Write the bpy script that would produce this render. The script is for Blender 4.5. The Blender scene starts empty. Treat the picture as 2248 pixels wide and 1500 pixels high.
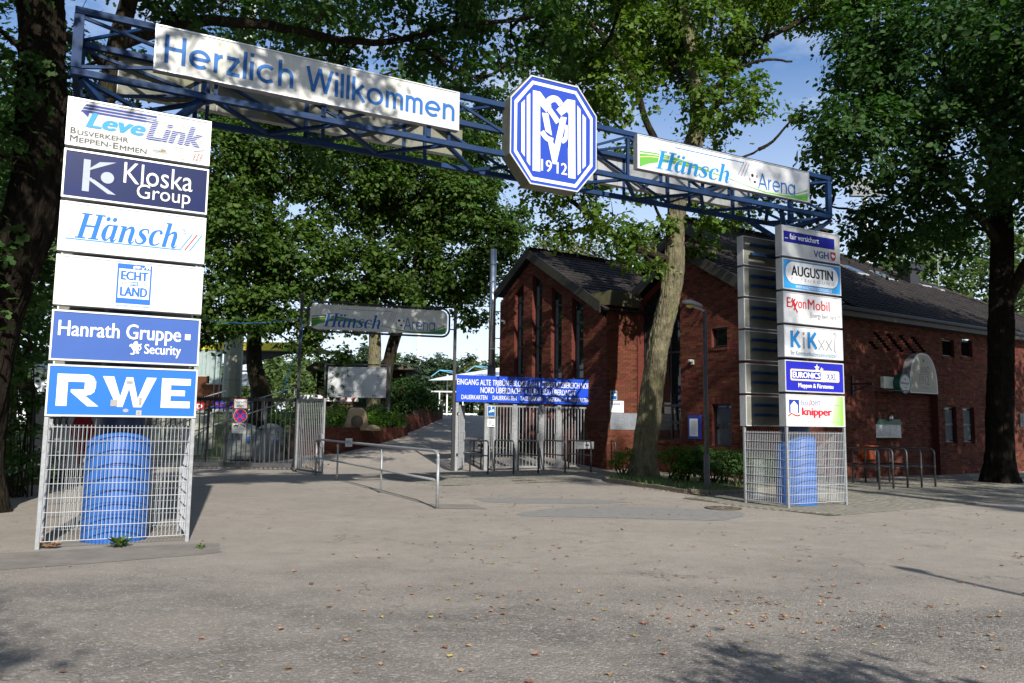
import bpy, math, random
import numpy as np
from mathutils import Vector, Matrix, noise as mnoise

# ------------------------------------------------------------------ camera, light, exposure
scene = bpy.context.scene
R_ = math.radians
random.seed(7)
RNG = np.random.default_rng(11)

cam_d = bpy.data.cameras.new("camera")
cam_d.sensor_width = 36.0
cam_d.lens = 36.0 * 1717.84 / 2248.0
cam_d.clip_start = 0.1
cam_d.clip_end = 1500.0
cam = bpy.data.objects.new("camera", cam_d)
scene.collection.objects.link(cam)
_pit, _rol = 0.1059, -0.0124
_F = Vector((0, math.cos(_pit), math.sin(_pit)))
_U = Vector((0, -math.sin(_pit), math.cos(_pit)))
_R = Vector((1, 0, 0))
_R2 = _R * math.cos(_rol) - _U * math.sin(_rol)
_U2 = _R * math.sin(_rol) + _U * math.cos(_rol)
cam.matrix_world = Matrix(((_R2.x, _U2.x, -_F.x, 0), (_R2.y, _U2.y, -_F.y, 0), (_R2.z, _U2.z, -_F.z, 1.6), (0, 0, 0, 1)))
scene.camera = cam

SUN_ELEV, SUN_X, SUN_Y = 31.0, 0.325, -0.946          # direction towards the sun
world = bpy.data.worlds.new("World")
scene.world = world
world.use_nodes = True
wn = world.node_tree.nodes
wl = world.node_tree.links
wn.clear()
w_out = wn.new("ShaderNodeOutputWorld")
w_bg = wn.new("ShaderNodeBackground")
w_bg.inputs["Strength"].default_value = 0.09
sky = wn.new("ShaderNodeTexSky")
sky.sky_type = 'NISHITA'
sky.sun_disc = False
sky.sun_elevation = R_(SUN_ELEV)
sky.sun_rotation = math.atan2(SUN_X, SUN_Y)
sky.altitude = 0.0
sky.air_density = 1.0
sky.dust_density = 0.6
sky.ozone_density = 2.0
w_tc = wn.new("ShaderNodeTexCoord")
w_sep = wn.new("ShaderNodeSeparateXYZ")
w_add = wn.new("ShaderNodeMath"); w_add.operation = 'ADD'; w_add.inputs[1].default_value = 0.12
w_max = wn.new("ShaderNodeMath"); w_max.operation = 'MAXIMUM'; w_max.inputs[1].default_value = 0.03
w_dx = wn.new("ShaderNodeMath"); w_dx.operation = 'DIVIDE'
w_dy = wn.new("ShaderNodeMath"); w_dy.operation = 'DIVIDE'
w_cmb = wn.new("ShaderNodeCombineXYZ")
w_no = wn.new("ShaderNodeTexNoise")
w_no.inputs["Scale"].default_value = 0.9
w_no.inputs["Detail"].default_value = 9.0
w_no.inputs["Roughness"].default_value = 0.62
w_ramp = wn.new("ShaderNodeValToRGB")
w_ramp.color_ramp.elements[0].position = 0.47
w_ramp.color_ramp.elements[1].position = 0.70
w_ramp.color_ramp.elements[0].color = (0, 0, 0, 1)
w_ramp.color_ramp.elements[1].color = (0.85, 0.85, 0.85, 1)
w_hz = wn.new("ShaderNodeMapRange")
w_hz.inputs["From Min"].default_value = 0.0
w_hz.inputs["From Max"].default_value = 0.42
w_hz.inputs["To Min"].default_value = 0.85
w_hz.inputs["To Max"].default_value = 0.0
w_mx = wn.new("ShaderNodeMath"); w_mx.operation = 'MAXIMUM'
w_mix = wn.new("ShaderNodeMix"); w_mix.data_type = 'RGBA'
w_mix.inputs["B"].default_value = (8.8, 9.3, 9.9, 1)
w_gain = wn.new("ShaderNodeMix"); w_gain.data_type = 'RGBA'; w_gain.blend_type = 'MULTIPLY'
w_gain.inputs["Factor"].default_value = 1.0
w_gain.inputs["B"].default_value = (0.98, 1.14, 1.33, 1)
wl.new(w_tc.outputs["Generated"], w_sep.inputs[0])
wl.new(w_sep.outputs["Z"], w_add.inputs[0]); wl.new(w_add.outputs[0], w_max.inputs[0])
wl.new(w_sep.outputs["X"], w_dx.inputs[0]); wl.new(w_max.outputs[0], w_dx.inputs[1])
wl.new(w_sep.outputs["Y"], w_dy.inputs[0]); wl.new(w_max.outputs[0], w_dy.inputs[1])
wl.new(w_dx.outputs[0], w_cmb.inputs[0]); wl.new(w_dy.outputs[0], w_cmb.inputs[1])
wl.new(w_cmb.outputs[0], w_no.inputs["Vector"])
wl.new(w_no.outputs["Fac"], w_ramp.inputs[0])
wl.new(w_sep.outputs["Z"], w_hz.inputs["Value"])
wl.new(w_ramp.outputs[0], w_mx.inputs[0]); wl.new(w_hz.outputs[0], w_mx.inputs[1])
wl.new(sky.outputs[0], w_gain.inputs["A"])
wl.new(w_gain.outputs["Result"], w_mix.inputs["A"])
wl.new(w_mx.outputs[0], w_mix.inputs["Factor"])
wl.new(w_mix.outputs["Result"], w_bg.inputs["Color"])
wl.new(w_bg.outputs[0], w_out.inputs["Surface"])

sun_d = bpy.data.lights.new("sun", 'SUN')
sun_d.energy = 5.0
sun_d.angle = R_(0.55)
sun_d.color = (1.0, 0.95, 0.87)
sun = bpy.data.objects.new("sun", sun_d)
scene.collection.objects.link(sun)
_sd = Vector((SUN_X * math.cos(R_(SUN_ELEV)), SUN_Y * math.cos(R_(SUN_ELEV)), math.sin(R_(SUN_ELEV)))).normalized()
sun.rotation_euler = _sd.to_track_quat('Z', 'Y').to_euler()
sun.location = (6, -12, 30)

scene.view_settings.view_transform = 'Standard'
scene.view_settings.look = 'None'
scene.view_settings.exposure = 0.5
scene.view_settings.gamma = 1.0
scene.view_settings.use_curve_mapping = False
scene.cycles.max_bounces = 6
scene.cycles.diffuse_bounces = 3
scene.cycles.glossy_bounces = 3
scene.cycles.transmission_bounces = 3
scene.cycles.transparent_max_bounces = 4

# ------------------------------------------------------------------ materials
MATS = {}
def mat(name, col, rough=0.6, metal=0.0, spec=0.5, var=0.0, vscale=6.0, col2=None, stain=0.0, sscale=1.0, stain_col=(0.03, 0.03, 0.02),
        bump=0.0, bscale=60.0, island=0.0, coords='Object', streak=False, emit=None, transl=None, ior=None, detail=6.0):
    m = bpy.data.materials.new(name)
    m.use_nodes = True
    nt = m.node_tree; n = nt.nodes; l = nt.links
    b = n["Principled BSDF"]
    b.inputs["Roughness"].default_value = rough
    b.inputs["Metallic"].default_value = metal
    b.inputs["Specular IOR Level"].default_value = spec
    if ior: b.inputs["IOR"].default_value = ior
    cur = None
    tc = n.new("ShaderNodeTexCoord")
    src = tc.outputs[coords] if coords != 'Position' else n.new("ShaderNodeNewGeometry").outputs["Position"]
    def mixc(f, a, bcol, blend='MIX'):
        x = n.new("ShaderNodeMix"); x.data_type = 'RGBA'; x.blend_type = blend
        if isinstance(f, (int, float)): x.inputs["Factor"].default_value = f
        else: l.new(f, x.inputs["Factor"])
        for key, v in (("A", a), ("B", bcol)):
            if isinstance(v, tuple): x.inputs[key].default_value = (*v[:3], 1)
            else: l.new(v, x.inputs[key])
        return x.outputs["Result"]
    cur = tuple(col)
    if col2 is not None or var > 0:
        nz = n.new("ShaderNodeTexNoise"); nz.inputs["Scale"].default_value = vscale; nz.inputs["Detail"].default_value = detail
        nz.inputs["Roughness"].default_value = 0.65
        l.new(src, nz.inputs["Vector"])
        mr = n.new("ShaderNodeMapRange"); mr.inputs["From Min"].default_value = 0.32; mr.inputs["From Max"].default_value = 0.68
        l.new(nz.outputs["Fac"], mr.inputs["Value"])
        c2 = col2 if col2 is not None else tuple(max(0, c * (1 - var)) for c in col)
        cur = mixc(mr.outputs[0], cur, c2)
    if island > 0:
        g = n.new("ShaderNodeNewGeometry")
        mr = n.new("ShaderNodeMapRange"); mr.inputs["To Min"].default_value = 1 - island; mr.inputs["To Max"].default_value = 1 + island
        l.new(g.outputs["Random Per Island"], mr.inputs["Value"])
        h = n.new("ShaderNodeHueSaturation")
        if isinstance(cur, tuple): h.inputs["Color"].default_value = (*cur[:3], 1)
        else: l.new(cur, h.inputs["Color"])
        l.new(mr.outputs[0], h.inputs["Value"])
        mh = n.new("ShaderNodeMapRange"); mh.inputs["To Min"].default_value = 0.5 - island * 0.05; mh.inputs["To Max"].default_value = 0.5 + island * 0.05
        mu = n.new("ShaderNodeMath"); mu.operation = 'MULTIPLY'; mu.inputs[1].default_value = 7.31
        fr = n.new("ShaderNodeMath"); fr.operation = 'FRACT'
        l.new(g.outputs["Random Per Island"], mu.inputs[0]); l.new(mu.outputs[0], fr.inputs[0]); l.new(fr.outputs[0], mh.inputs["Value"])
        l.new(mh.outputs[0], h.inputs["Hue"])
        cur = h.outputs["Color"]
    if stain > 0:
        nz = n.new("ShaderNodeTexNoise"); nz.inputs["Scale"].default_value = sscale; nz.inputs["Detail"].default_value = 8.0
        nz.inputs["Roughness"].default_value = 0.7
        if streak:
            mp = n.new("ShaderNodeMapping"); mp.inputs["Scale"].default_value = (1, 1, 0.12)
            l.new(src, mp.inputs["Vector"]); l.new(mp.outputs[0], nz.inputs["Vector"])
        else: l.new(src, nz.inputs["Vector"])
        mr = n.new("ShaderNodeMapRange"); mr.inputs["From Min"].default_value = 0.45; mr.inputs["From Max"].default_value = 0.75
        mr.inputs["To Max"].default_value = stain
        l.new(nz.outputs["Fac"], mr.inputs["Value"])
        cur = mixc(mr.outputs[0], cur, stain_col)
    if isinstance(cur, tuple): b.inputs["Base Color"].default_value = (*cur[:3], 1)
    else: l.new(cur, b.inputs["Base Color"])
    if bump > 0:
        nz = n.new("ShaderNodeTexNoise"); nz.inputs["Scale"].default_value = bscale; nz.inputs["Detail"].default_value = 5.0
        l.new(src, nz.inputs["Vector"])
        bp = n.new("ShaderNodeBump"); bp.inputs["Strength"].default_value = bump; bp.inputs["Distance"].default_value = 0.01
        l.new(nz.outputs["Fac"], bp.inputs["Height"]); l.new(bp.outputs[0], b.inputs["Normal"])
    if emit:
        b.inputs["Emission Color"].default_value = (*emit[:3], 1); b.inputs["Emission Strength"].default_value = emit[3]
    if transl:
        tr = n.new("ShaderNodeBsdfTranslucent")
        if isinstance(cur, tuple): tr.inputs["Color"].default_value = (*transl[:3], 1)
        else: l.new(mixc(1.0, cur, tuple(transl[:3]), 'MULTIPLY'), tr.inputs["Color"])
        ms = n.new("ShaderNodeMixShader"); ms.inputs[0].default_value = transl[3]
        l.new(b.outputs[0], ms.inputs[1]); l.new(tr.outputs[0], ms.inputs[2]); l.new(ms.outputs[0], n["Material Output"].inputs["Surface"])
    MATS[name] = m
    return m

def leafmat(name, col, tcol, isl=0.35, tw=0.38):
    return mat(name, col, rough=0.6, spec=0.2, island=isl, coords='Position', var=0.3, vscale=0.9, detail=2.0, transl=(*tcol, tw))

M_galv = mat("galvanised_steel", (0.36, 0.375, 0.39), 0.5, 0.35, var=0.35, vscale=14, stain=0.25, sscale=5, stain_col=(0.2, 0.2, 0.18))
M_wire = mat("galvanised_wire", (0.52, 0.54, 0.56), 0.45, 0.2)
M_void = mat("shade_black", (0.006, 0.005, 0.004), 1.0, spec=0)  # flat black for the sheets that stand in for darkness
M_galvd = mat("weathered_steel", (0.1, 0.105, 0.112), 0.5, 0.6, var=0.35, vscale=10)
M_darksteel = mat("dark_steel", (0.03, 0.03, 0.033), 0.5, 0.3, var=0.4, vscale=12)
M_blue = mat("blue_paint", (0.009, 0.038, 0.12), 0.6, 0.0, spec=.2, var=0.35, vscale=9, stain=0.75, sscale=7, stain_col=(0.02, 0.035, 0.05), bump=0.1, bscale=40)
M_navy = mat("navy_column_paint", (0.01, 0.03, 0.12), 0.4, var=0.3, vscale=3)
M_cover = mat("blue_plastic", (0.03, 0.125, 0.42), 0.5, spec=.3, var=0.2, vscale=3, stain=0.25, sscale=4, stain_col=(0.03, 0.1, 0.3), streak=True)
M_groove = mat("dark_groove", (0.008, 0.03, 0.12), 0.6)
M_casing = mat("aluminium_casing", (0.46, 0.47, 0.48), 0.45, 0.35, var=0.2, vscale=5, stain=0.5, sscale=3, stain_col=(0.16, 0.16, 0.13), streak=True)
M_frame = mat("aluminium_trim", (0.62, 0.63, 0.64), 0.35, 0.3, stain=0.3, sscale=8, stain_col=(0.3, 0.3, 0.27))
M_back = mat("algae_grey_back", (0.2, 0.2, 0.17), 0.7, var=0.5, vscale=3, col2=(0.12, 0.12, 0.1), stain=0.9, sscale=1.6, stain_col=(0.16, 0.17, 0.045), streak=True)
M_face = mat("white_acrylic", (0.7, 0.71, 0.72), 0.5, spec=0.3, var=0.05, vscale=2, stain=.35, sscale=2.5, stain_col=(.45, .45, .42), streak=True)
M_facedirty = mat("grimy_white_acrylic", (0.6, 0.6, 0.58), 0.5, spec=0.3, var=0.15, vscale=3, stain=0.8, sscale=1.7, stain_col=(0.24, 0.25, 0.15), streak=True)
M_facegrey = mat("weathered_white_acrylic", (0.58, 0.59, 0.58), 0.5, spec=0.3, var=0.15, vscale=2, stain=0.5, sscale=2.4, stain_col=(0.3, 0.3, 0.24), streak=True)
M_brick = mat("red_brick", (0.115, 0.036, 0.022), 0.9, spec=.15, island=0.38, var=0.35, vscale=9, bump=0.25, bscale=90)
M_mortar = mat("mortar", (0.10, 0.08, 0.066), 0.95, spec=.1, var=0.3, vscale=20)
M_tile = mat("roof_tile", (0.03, 0.025, 0.024), 0.8, spec=.2, island=0.3, var=0.4, vscale=3, stain=0.4, sscale=2, stain_col=(0.06, 0.052, 0.04))
M_fascia = mat("brown_fascia", (0.02, 0.016, 0.013), 0.6, var=0.3, vscale=2, stain=0.6, sscale=1.2, stain_col=(0.05, 0.05, 0.018))
M_winframe = mat("dark_window_frame", (0.012, 0.013, 0.018), 0.4)
M_glass = mat("window_glass", (0.012, 0.016, 0.016), 0.03, ior=1.5, spec=0.5)
M_curtain = mat("net_curtain", (0.11, 0.12, 0.125), 0.9, var=0.5, vscale=30, streak=True)
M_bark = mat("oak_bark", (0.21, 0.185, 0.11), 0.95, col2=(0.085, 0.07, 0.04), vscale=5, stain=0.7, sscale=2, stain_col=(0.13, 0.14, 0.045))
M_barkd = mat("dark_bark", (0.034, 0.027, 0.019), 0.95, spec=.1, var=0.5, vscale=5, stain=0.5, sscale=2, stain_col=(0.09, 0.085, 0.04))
def bark_bump(m, s=1.0):
    nt = m.node_tree; n = nt.nodes; l = nt.links
    g = n.new("ShaderNodeTexCoord"); mp = n.new("ShaderNodeMapping"); mp.inputs["Scale"].default_value = (16, 16, 2.6)
    v = n.new("ShaderNodeTexNoise"); v.inputs["Scale"].default_value = 1.0; v.inputs["Detail"].default_value = 5; v.inputs["Distortion"].default_value = 0.6
    b = n.new("ShaderNodeBump"); b.inputs["Strength"].default_value = s; b.inputs["Distance"].default_value = 0.16
    l.new(g.outputs["Object"], mp.inputs["Vector"]); l.new(mp.outputs[0], v.inputs["Vector"]); l.new(v.outputs["Fac"], b.inputs["Height"])
    l.new(b.outputs[0], n["Principled BSDF"].inputs["Normal"])
M_barkx = mat("shade_dark_bark", (0.022, 0.017, 0.012), 0.95, spec=.1, var=0.5, vscale=5)  # near-black tone puts the left trunk's deep shade into its bark
bark_bump(M_bark); bark_bump(M_barkd); bark_bump(M_barkx)
M_leaf_oak = leafmat("oak_leaves", (0.09, 0.15, 0.02), (1.6, 1.9, 0.7), .45)
M_leaf_dark = leafmat("dark_leaves", (0.048, 0.1, 0.026), (1.2, 1.6, 0.6))
M_leaf_mid = leafmat("mid_leaves", (0.062, 0.112, 0.018), (1.5, 1.8, 0.7), .5)
M_leaf_far = leafmat("far_leaves", (0.1, 0.155, 0.045), (1.2, 1.4, 0.8))
M_leaf_pine = leafmat("pine_needles", (0.055, 0.09, 0.045), (1.0, 1.2, 0.8))
M_leaf_bush = leafmat("hedge_leaves", (0.07, 0.15, 0.015), (1.5, 1.9, 0.6))
M_litter = mat("fallen_leaves", (0.36, 0.19, 0.09), 0.8, island=0.5, var=0.3, vscale=30)
M_grass = mat("grass_blades", (0.09, 0.15, 0.03), 0.7, island=0.4)
M_soil = mat("soil", (0.075, 0.06, 0.04), 0.95, col2=(0.06, 0.085, 0.025), vscale=2.5, bump=0.5, bscale=25)
M_grassland = mat("lawn", (0.05, 0.085, 0.02), 0.95, col2=(0.08, 0.1, 0.035), vscale=1.4, bump=0.5, bscale=18)
M_paver = mat("paver", (0.215, 0.2, 0.165), 0.9, island=0.14, var=0.3, vscale=3, stain=0.4, sscale=0.9, stain_col=(0.12, 0.115, 0.07), coords='Position', bump=0.15, bscale=60)
M_joint = mat("sandy_joint", (0.1, 0.095, 0.06), 0.98, var=0.4, vscale=3)
M_kerb = mat("kerb_concrete", (0.19, 0.165, 0.125), 0.9, var=0.35, vscale=6, bump=0.3, bscale=40)
M_iron = mat("cast_iron", (0.1, 0.075, 0.05), 0.7, 0.2, var=0.4, vscale=20)
M_concrete = mat("pale_concrete", (0.42, 0.43, 0.36), 0.85, var=0.2, vscale=2, stain=0.5, sscale=1.5, stain_col=(0.26, 0.27, 0.12), streak=True)
M_white = mat("white_paint", (0.8, 0.81, 0.82), 0.5)
M_stain = mat("stainless_steel", (0.55, 0.56, 0.57), 0.28, 0.95, var=0.15, vscale=3)
M_orange = mat("orange_plastic", (0.62, 0.1, 0.01), 0.5, var=0.2, vscale=5)
M_greyplast = mat("grey_plastic", (0.17, 0.19, 0.185), 0.55, var=0.25, vscale=3)
M_stone = mat("sandstone", (0.4, 0.3, 0.17), 0.9, col2=(0.27, 0.2, 0.12), vscale=4, bump=0.6, bscale=12)
M_bronze = mat("bronze_plaque", (0.06, 0.05, 0.04), 0.5, 0.5)
M_greenmetal = mat("pale_green_sheet", (0.3, 0.37, 0.35), 0.6, var=0.15, vscale=3)
M_greenpaint = mat("green_paint", (0.01, 0.09, 0.06), 0.5)
M_lampglass = mat("lamp_bowl", (0.5, 0.42, 0.12), 0.3)
M_anno = mat("warm_grey_sign", (0.3, 0.285, 0.22), 0.6, stain=0.35, sscale=3, stain_col=(0.2, 0.18, 0.12))
M_cream = mat("cream_sheet", (0.6, 0.6, 0.5), 0.7)
COLS = {}
def ink(r, g, b, rough=0.55):
    k = (round(r, 3), round(g, 3), round(b, 3))
    if k not in COLS:
        kk = k if min(k) > .5 else tuple(c * .72 for c in k)
        COLS[k] = mat("print_%02x%02x%02x" % tuple(min(255, int(c * 255)) for c in k), kk, rough, spec=0.25, stain=0.12, sscale=5, stain_col=tuple(c * 0.6 for c in k))
    return COLS[k]

def asphalt_material():
    m = bpy.data.materials.new("worn_asphalt"); m.use_nodes = True
    nt = m.node_tree; n = nt.nodes; l = nt.links; b = n["Principled BSDF"]
    b.inputs["Roughness"].default_value = 0.9; b.inputs["Specular IOR Level"].default_value = 0.25
    geo = n.new("ShaderNodeNewGeometry"); P = geo.outputs["Position"]
    def noise(scale, det=8, rough=0.6, dist=0.0, mp=None):
        z = n.new("ShaderNodeTexNoise"); z.inputs["Scale"].default_value = scale; z.inputs["Detail"].default_value = det
        z.inputs["Roughness"].default_value = rough; z.inputs["Distortion"].default_value = dist
        if mp:
            q = n.new("ShaderNodeMapping"); q.inputs["Scale"].default_value = mp; q.inputs["Rotation"].default_value = (0, 0, 0.35)
            l.new(P, q.inputs["Vector"]); l.new(q.outputs[0], z.inputs["Vector"])
        else: l.new(P, z.inputs["Vector"])
        return z.outputs["Fac"]
    def ramp(v, a, c, t0=0.0, t1=1.0):
        r = n.new("ShaderNodeMapRange"); r.inputs["From Min"].default_value = a; r.inputs["From Max"].default_value = c
        r.inputs["To Min"].default_value = t0; r.inputs["To Max"].default_value = t1; l.new(v, r.inputs["Value"]); return r.outputs[0]
    def mix(f, a, c, mode='MIX'):
        x = n.new("ShaderNodeMix"); x.data_type = 'RGBA'; x.blend_type = mode
        if isinstance(f, float): x.inputs["Factor"].default_value = f
        else: l.new(f, x.inputs["Factor"])
        for k, v in (("A", a), ("B", c)):
            if isinstance(v, tuple): x.inputs[k].default_value = (*v, 1)
            else: l.new(v, x.inputs[k])
        return x.outputs["Result"]
    def mth(op, a, c):
        x = n.new("ShaderNodeMath"); x.operation = op
        for i, v in enumerate((a, c)):
            if isinstance(v, (int, float)): x.inputs[i].default_value = v
            else: l.new(v, x.inputs[i])
        return x.outputs[0]
    base = mix(ramp(noise(0.35, 6), 0.35, 0.65), (0.335, 0.298, 0.256), (0.278, 0.248, 0.214))
    base = mix(ramp(noise(3.0, 8, 0.7), 0.42, 0.72, 0, 0.5), base, (0.185, 0.165, 0.145))
    # darker worn zones nearer the viewer where the top coat has gone
    sep = n.new("ShaderNodeSeparateXYZ"); l.new(P, sep.inputs[0])
    edge = mth('ADD', sep.outputs["Y"], mth('MULTIPLY', noise(0.45, 5, 0.6, 0.3), -7.0))
    near = ramp(edge, 6.6, 2.6)
    wn_ = ramp(noise(0.9, 8, 0.65, 0.4, (0.7, 1.15, 1)), 0.43, 0.6)
    base = mix(mth('MULTIPLY', near, 0.6), base, (0.19, 0.17, 0.152))
    base = mix(mth('MULTIPLY', mth('MULTIPLY', near, wn_), 0.75), base, (0.115, 0.105, 0.096))
    base = mix(mth('MULTIPLY', ramp(noise(1.1, 7, 0.7, 0.5, (0.8, 1.2, 1)), 0.56, 0.66), 0.25), base, (0.13, 0.115, 0.1))
    # aggregate
    v = n.new("ShaderNodeTexVoronoi"); v.inputs["Scale"].default_value = 95.0; l.new(P, v.inputs["Vector"])
    agg = n.new("ShaderNodeSeparateColor"); l.new(v.outputs["Color"], agg.inputs[0])
    spec = ramp(agg.outputs[0], 0.78, 0.98)
    dark = ramp(agg.outputs[1], 0.7, 1.0)
    base = mix(mth('MULTIPLY', spec, 0.35), base, (0.45, 0.43, 0.39))
    base = mix(mth('MULTIPLY', dark, 0.4), base, (0.07, 0.065, 0.06))
    v2 = n.new("ShaderNodeTexVoronoi"); v2.inputs["Scale"].default_value = 38.0; l.new(P, v2.inputs["Vector"])
    a2 = n.new("ShaderNodeSeparateColor"); l.new(v2.outputs["Color"], a2.inputs[0])
    base = mix(mth('MULTIPLY', mth('MULTIPLY', ramp(a2.outputs[0], 0.8, 0.95), near), 0.45), base, (0.4, 0.38, 0.35))
    # a few hair cracks
    vc = n.new("ShaderNodeTexVoronoi"); vc.feature = 'DISTANCE_TO_EDGE'; vc.inputs["Scale"].default_value = 0.42
    wp = n.new("ShaderNodeMix"); wp.data_type = 'RGBA'; wp.blend_type = 'ADD'; wp.inputs["Factor"].default_value = 1.0
    wz = n.new("ShaderNodeTexNoise"); wz.inputs["Scale"].default_value = 2.2; wz.inputs["Detail"].default_value = 6; l.new(P, wz.inputs["Vector"])
    l.new(P, wp.inputs["A"]); l.new(wz.outputs["Color"], wp.inputs["B"]); l.new(wp.outputs["Result"], vc.inputs["Vector"])
    crack = mth('MULTIPLY', ramp(vc.outputs["Distance"], 0.006, 0.0015), ramp(noise(0.5, 3), 0.47, 0.56))
    base = mix(mth('MULTIPLY', crack, 0.6), base, (0.06, 0.055, 0.05))
    l.new(base, b.inputs["Base Color"])
    hgt = mth('ADD', mth('MULTIPLY', v.outputs["Distance"], -0.5), mth('MULTIPLY', noise(220, 3), 0.5))
    hgt = mth('ADD', hgt, mth('MULTIPLY', mth('MULTIPLY', v2.outputs["Distance"], near), -1.2))
    hgt = mth('ADD', hgt, mth('MULTIPLY', noise(5, 6, 0.6), 1.2))
    bp = n.new("ShaderNodeBump"); bp.inputs["Strength"].default_value = 0.55; bp.inputs["Distance"].default_value = 0.012
    l.new(hgt, bp.inputs["Height"]); l.new(bp.outputs[0], b.inputs["Normal"])
    return m
M_asphalt = asphalt_material()
M_patch = mat("pale_repair_tar", (0.235, 0.228, 0.215), 0.85, var=0.25, vscale=6, bump=0.3, bscale=120, coords='Position')
M_patchd = mat("dark_repair_tar", (0.225, 0.202, 0.178), 0.9, var=0.35, vscale=2.5, bump=0.5, bscale=120, coords='Position')

# ------------------------------------------------------------------ object helpers
COLL = scene.collection
def tag(o, label=None, cat=None, group=None, kind=None):
    if label: o["label"] = label
    if cat: o["category"] = cat
    if group: o["group"] = group
    if kind: o["kind"] = kind
    return o
def thing(name, label, cat, loc=(0, 0, 0), rz=0.0, group=None):
    o = bpy.data.objects.new(name, None)
    o.empty_display_size = 0.2
    COLL.objects.link(o); o.location = loc; o.rotation_euler = (0, 0, rz)
    return tag(o, label, cat, group)
def pmat(p):
    if p is None: return Matrix.Identity(4)
    m = Matrix.Translation(p.location) @ Matrix.Rotation(p.rotation_euler[2], 4, 'Z')
    return pmat(p.parent) @ m if p.parent else m
def link(name, me, parent=None, m=None, kind=None, smooth=False):
    o = bpy.data.objects.new(name, me); COLL.objects.link(o)
    if parent: o.parent = parent
    if m is not None and not me.materials: me.materials.append(m)
    if smooth: me.polygons.foreach_set("use_smooth", [True] * len(me.polygons))
    if kind: o["kind"] = kind
    return o
class MB:
    def __init__(s): s.v = []; s.f = []
    def add(s, vs, fs):
        b = len(s.v); s.v += [tuple(p) for p in vs]; s.f += [tuple(b + i for i in f) for f in fs]; return s
    def box(s, x0, x1, y0, y1, z0, z1):
        return s.add([(x0, y0, z0), (x1, y0, z0), (x1, y1, z0), (x0, y1, z0), (x0, y0, z1), (x1, y0, z1), (x1, y1, z1), (x0, y1, z1)],
                     [(0, 3, 2, 1), (4, 5, 6, 7), (0, 1, 5, 4), (1, 2, 6, 5), (2, 3, 7, 6), (3, 0, 4, 7)])
    def bar(s, p0, p1, w, h=None, up=(0, 0, 1)):
        h = w if h is None else h
        p0 = Vector(p0); p1 = Vector(p1); d = (p1 - p0).normalized(); u = Vector(up)
        if abs(d.dot(u)) > 0.95: u = Vector((0, 1, 0))
        a = d.cross(u).normalized() * (w / 2); c = a.cross(d).normalized() * (h / 2)
        vs = [p0 - a - c, p0 + a - c, p0 + a + c, p0 - a + c, p1 - a - c, p1 + a - c, p1 + a + c, p1 - a + c]
        return s.add(vs, [(0, 3, 2, 1), (4, 5, 6, 7), (0, 1, 5, 4), (1, 2, 6, 5), (2, 3, 7, 6), (3, 0, 4, 7)])
    def tube(s, pts, r, n=8, caps=True):
        pts = [Vector(p) for p in pts]; N = len(pts)
        rs = r if isinstance(r, (list, tuple)) else [r] * N
        t0 = (pts[1] - pts[0]).normalized()
        u = Vector((0, 0, 1)) if abs(t0.z) < 0.9 else Vector((1, 0, 0))
        a = t0.cross(u).normalized(); vs = []; fs = []
        for i, p in enumerate(pts):
            t = (pts[min(i + 1, N - 1)] - pts[max(i - 1, 0)]).normalized()
            a = (a - t * a.dot(t)).normalized(); c = t.cross(a)
            for k in range(n):
                an = 2 * math.pi * k / n
                vs.append(p + (a * math.cos(an) + c * math.sin(an)) * rs[i])
        for i in range(N - 1):
            for k in range(n):
                k2 = (k + 1) % n
                fs.append((i * n + k, i * n + k2, (i + 1) * n + k2, (i + 1) * n + k))
        if caps:
            fs.append(tuple(range(n - 1, -1, -1))); fs.append(tuple((N - 1) * n + k for k in range(n)))
        return s.add(vs, fs)
    def prism(s, poly, f0, f1):
        """poly of 2-D points; f0/f1 map (a,b) to the two end faces"""
        n = len(poly); vs = [f0(*p) for p in poly] + [f1(*p) for p in poly]
        fs = [tuple(range(n)), tuple(range(2 * n - 1, n - 1, -1))] + [(i, n + i, n + (i + 1) % n, (i + 1) % n) for i in range(n)]
        return s.add(vs, fs)
    def lathe(s, prof, c=(0, 0, 0), n=20):
        vs = []; fs = []
        for (r, z) in prof:
            for k in range(n):
                a = 2 * math.pi * k / n; vs.append((c[0] + r * math.cos(a), c[1] + r * math.sin(a), c[2] + z))
        for i in range(len(prof) - 1):
            for k in range(n):
                k2 = (k + 1) % n; fs.append((i * n + k, i * n + k2, (i + 1) * n + k2, (i + 1) * n + k))
        return s.add(vs, fs)
    def disc(s, c, r, n=20, ax='y', ry=None):
        ry = ry or r; vs = []
        for k in range(n):
            a = 2 * math.pi * k / n
            q = (r * math.cos(a), ry * math.sin(a))
            vs.append({'y': (c[0] + q[0], c[1], c[2] + q[1]), 'z': (c[0] + q[0], c[1] + q[1], c[2]), 'x': (c[0], c[1] + q[0], c[2] + q[1])}[ax])
        return s.add(vs, [tuple(range(n))])
    def mesh(s, name, m):
        me = bpy.data.meshes.new(name); me.from_pydata(s.v, [], s.f); me.validate(); me.update()
        if m: me.materials.append(m)
        return me
    def build(s, name, m, parent=None, smooth=False, world=False, kind=None, bevel=0.0):
        if world and parent is not None:
            inv = pmat(parent).inverted(); s.v = [tuple(inv @ Vector(p)) for p in s.v]
        o = link(name, s.mesh(name, m), parent, None, kind, smooth)
        if bevel > 0:
            md = o.modifiers.new("bevel", 'BEVEL'); md.width = bevel; md.segments = 2; md.limit_method = 'ANGLE'
        return o
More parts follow.
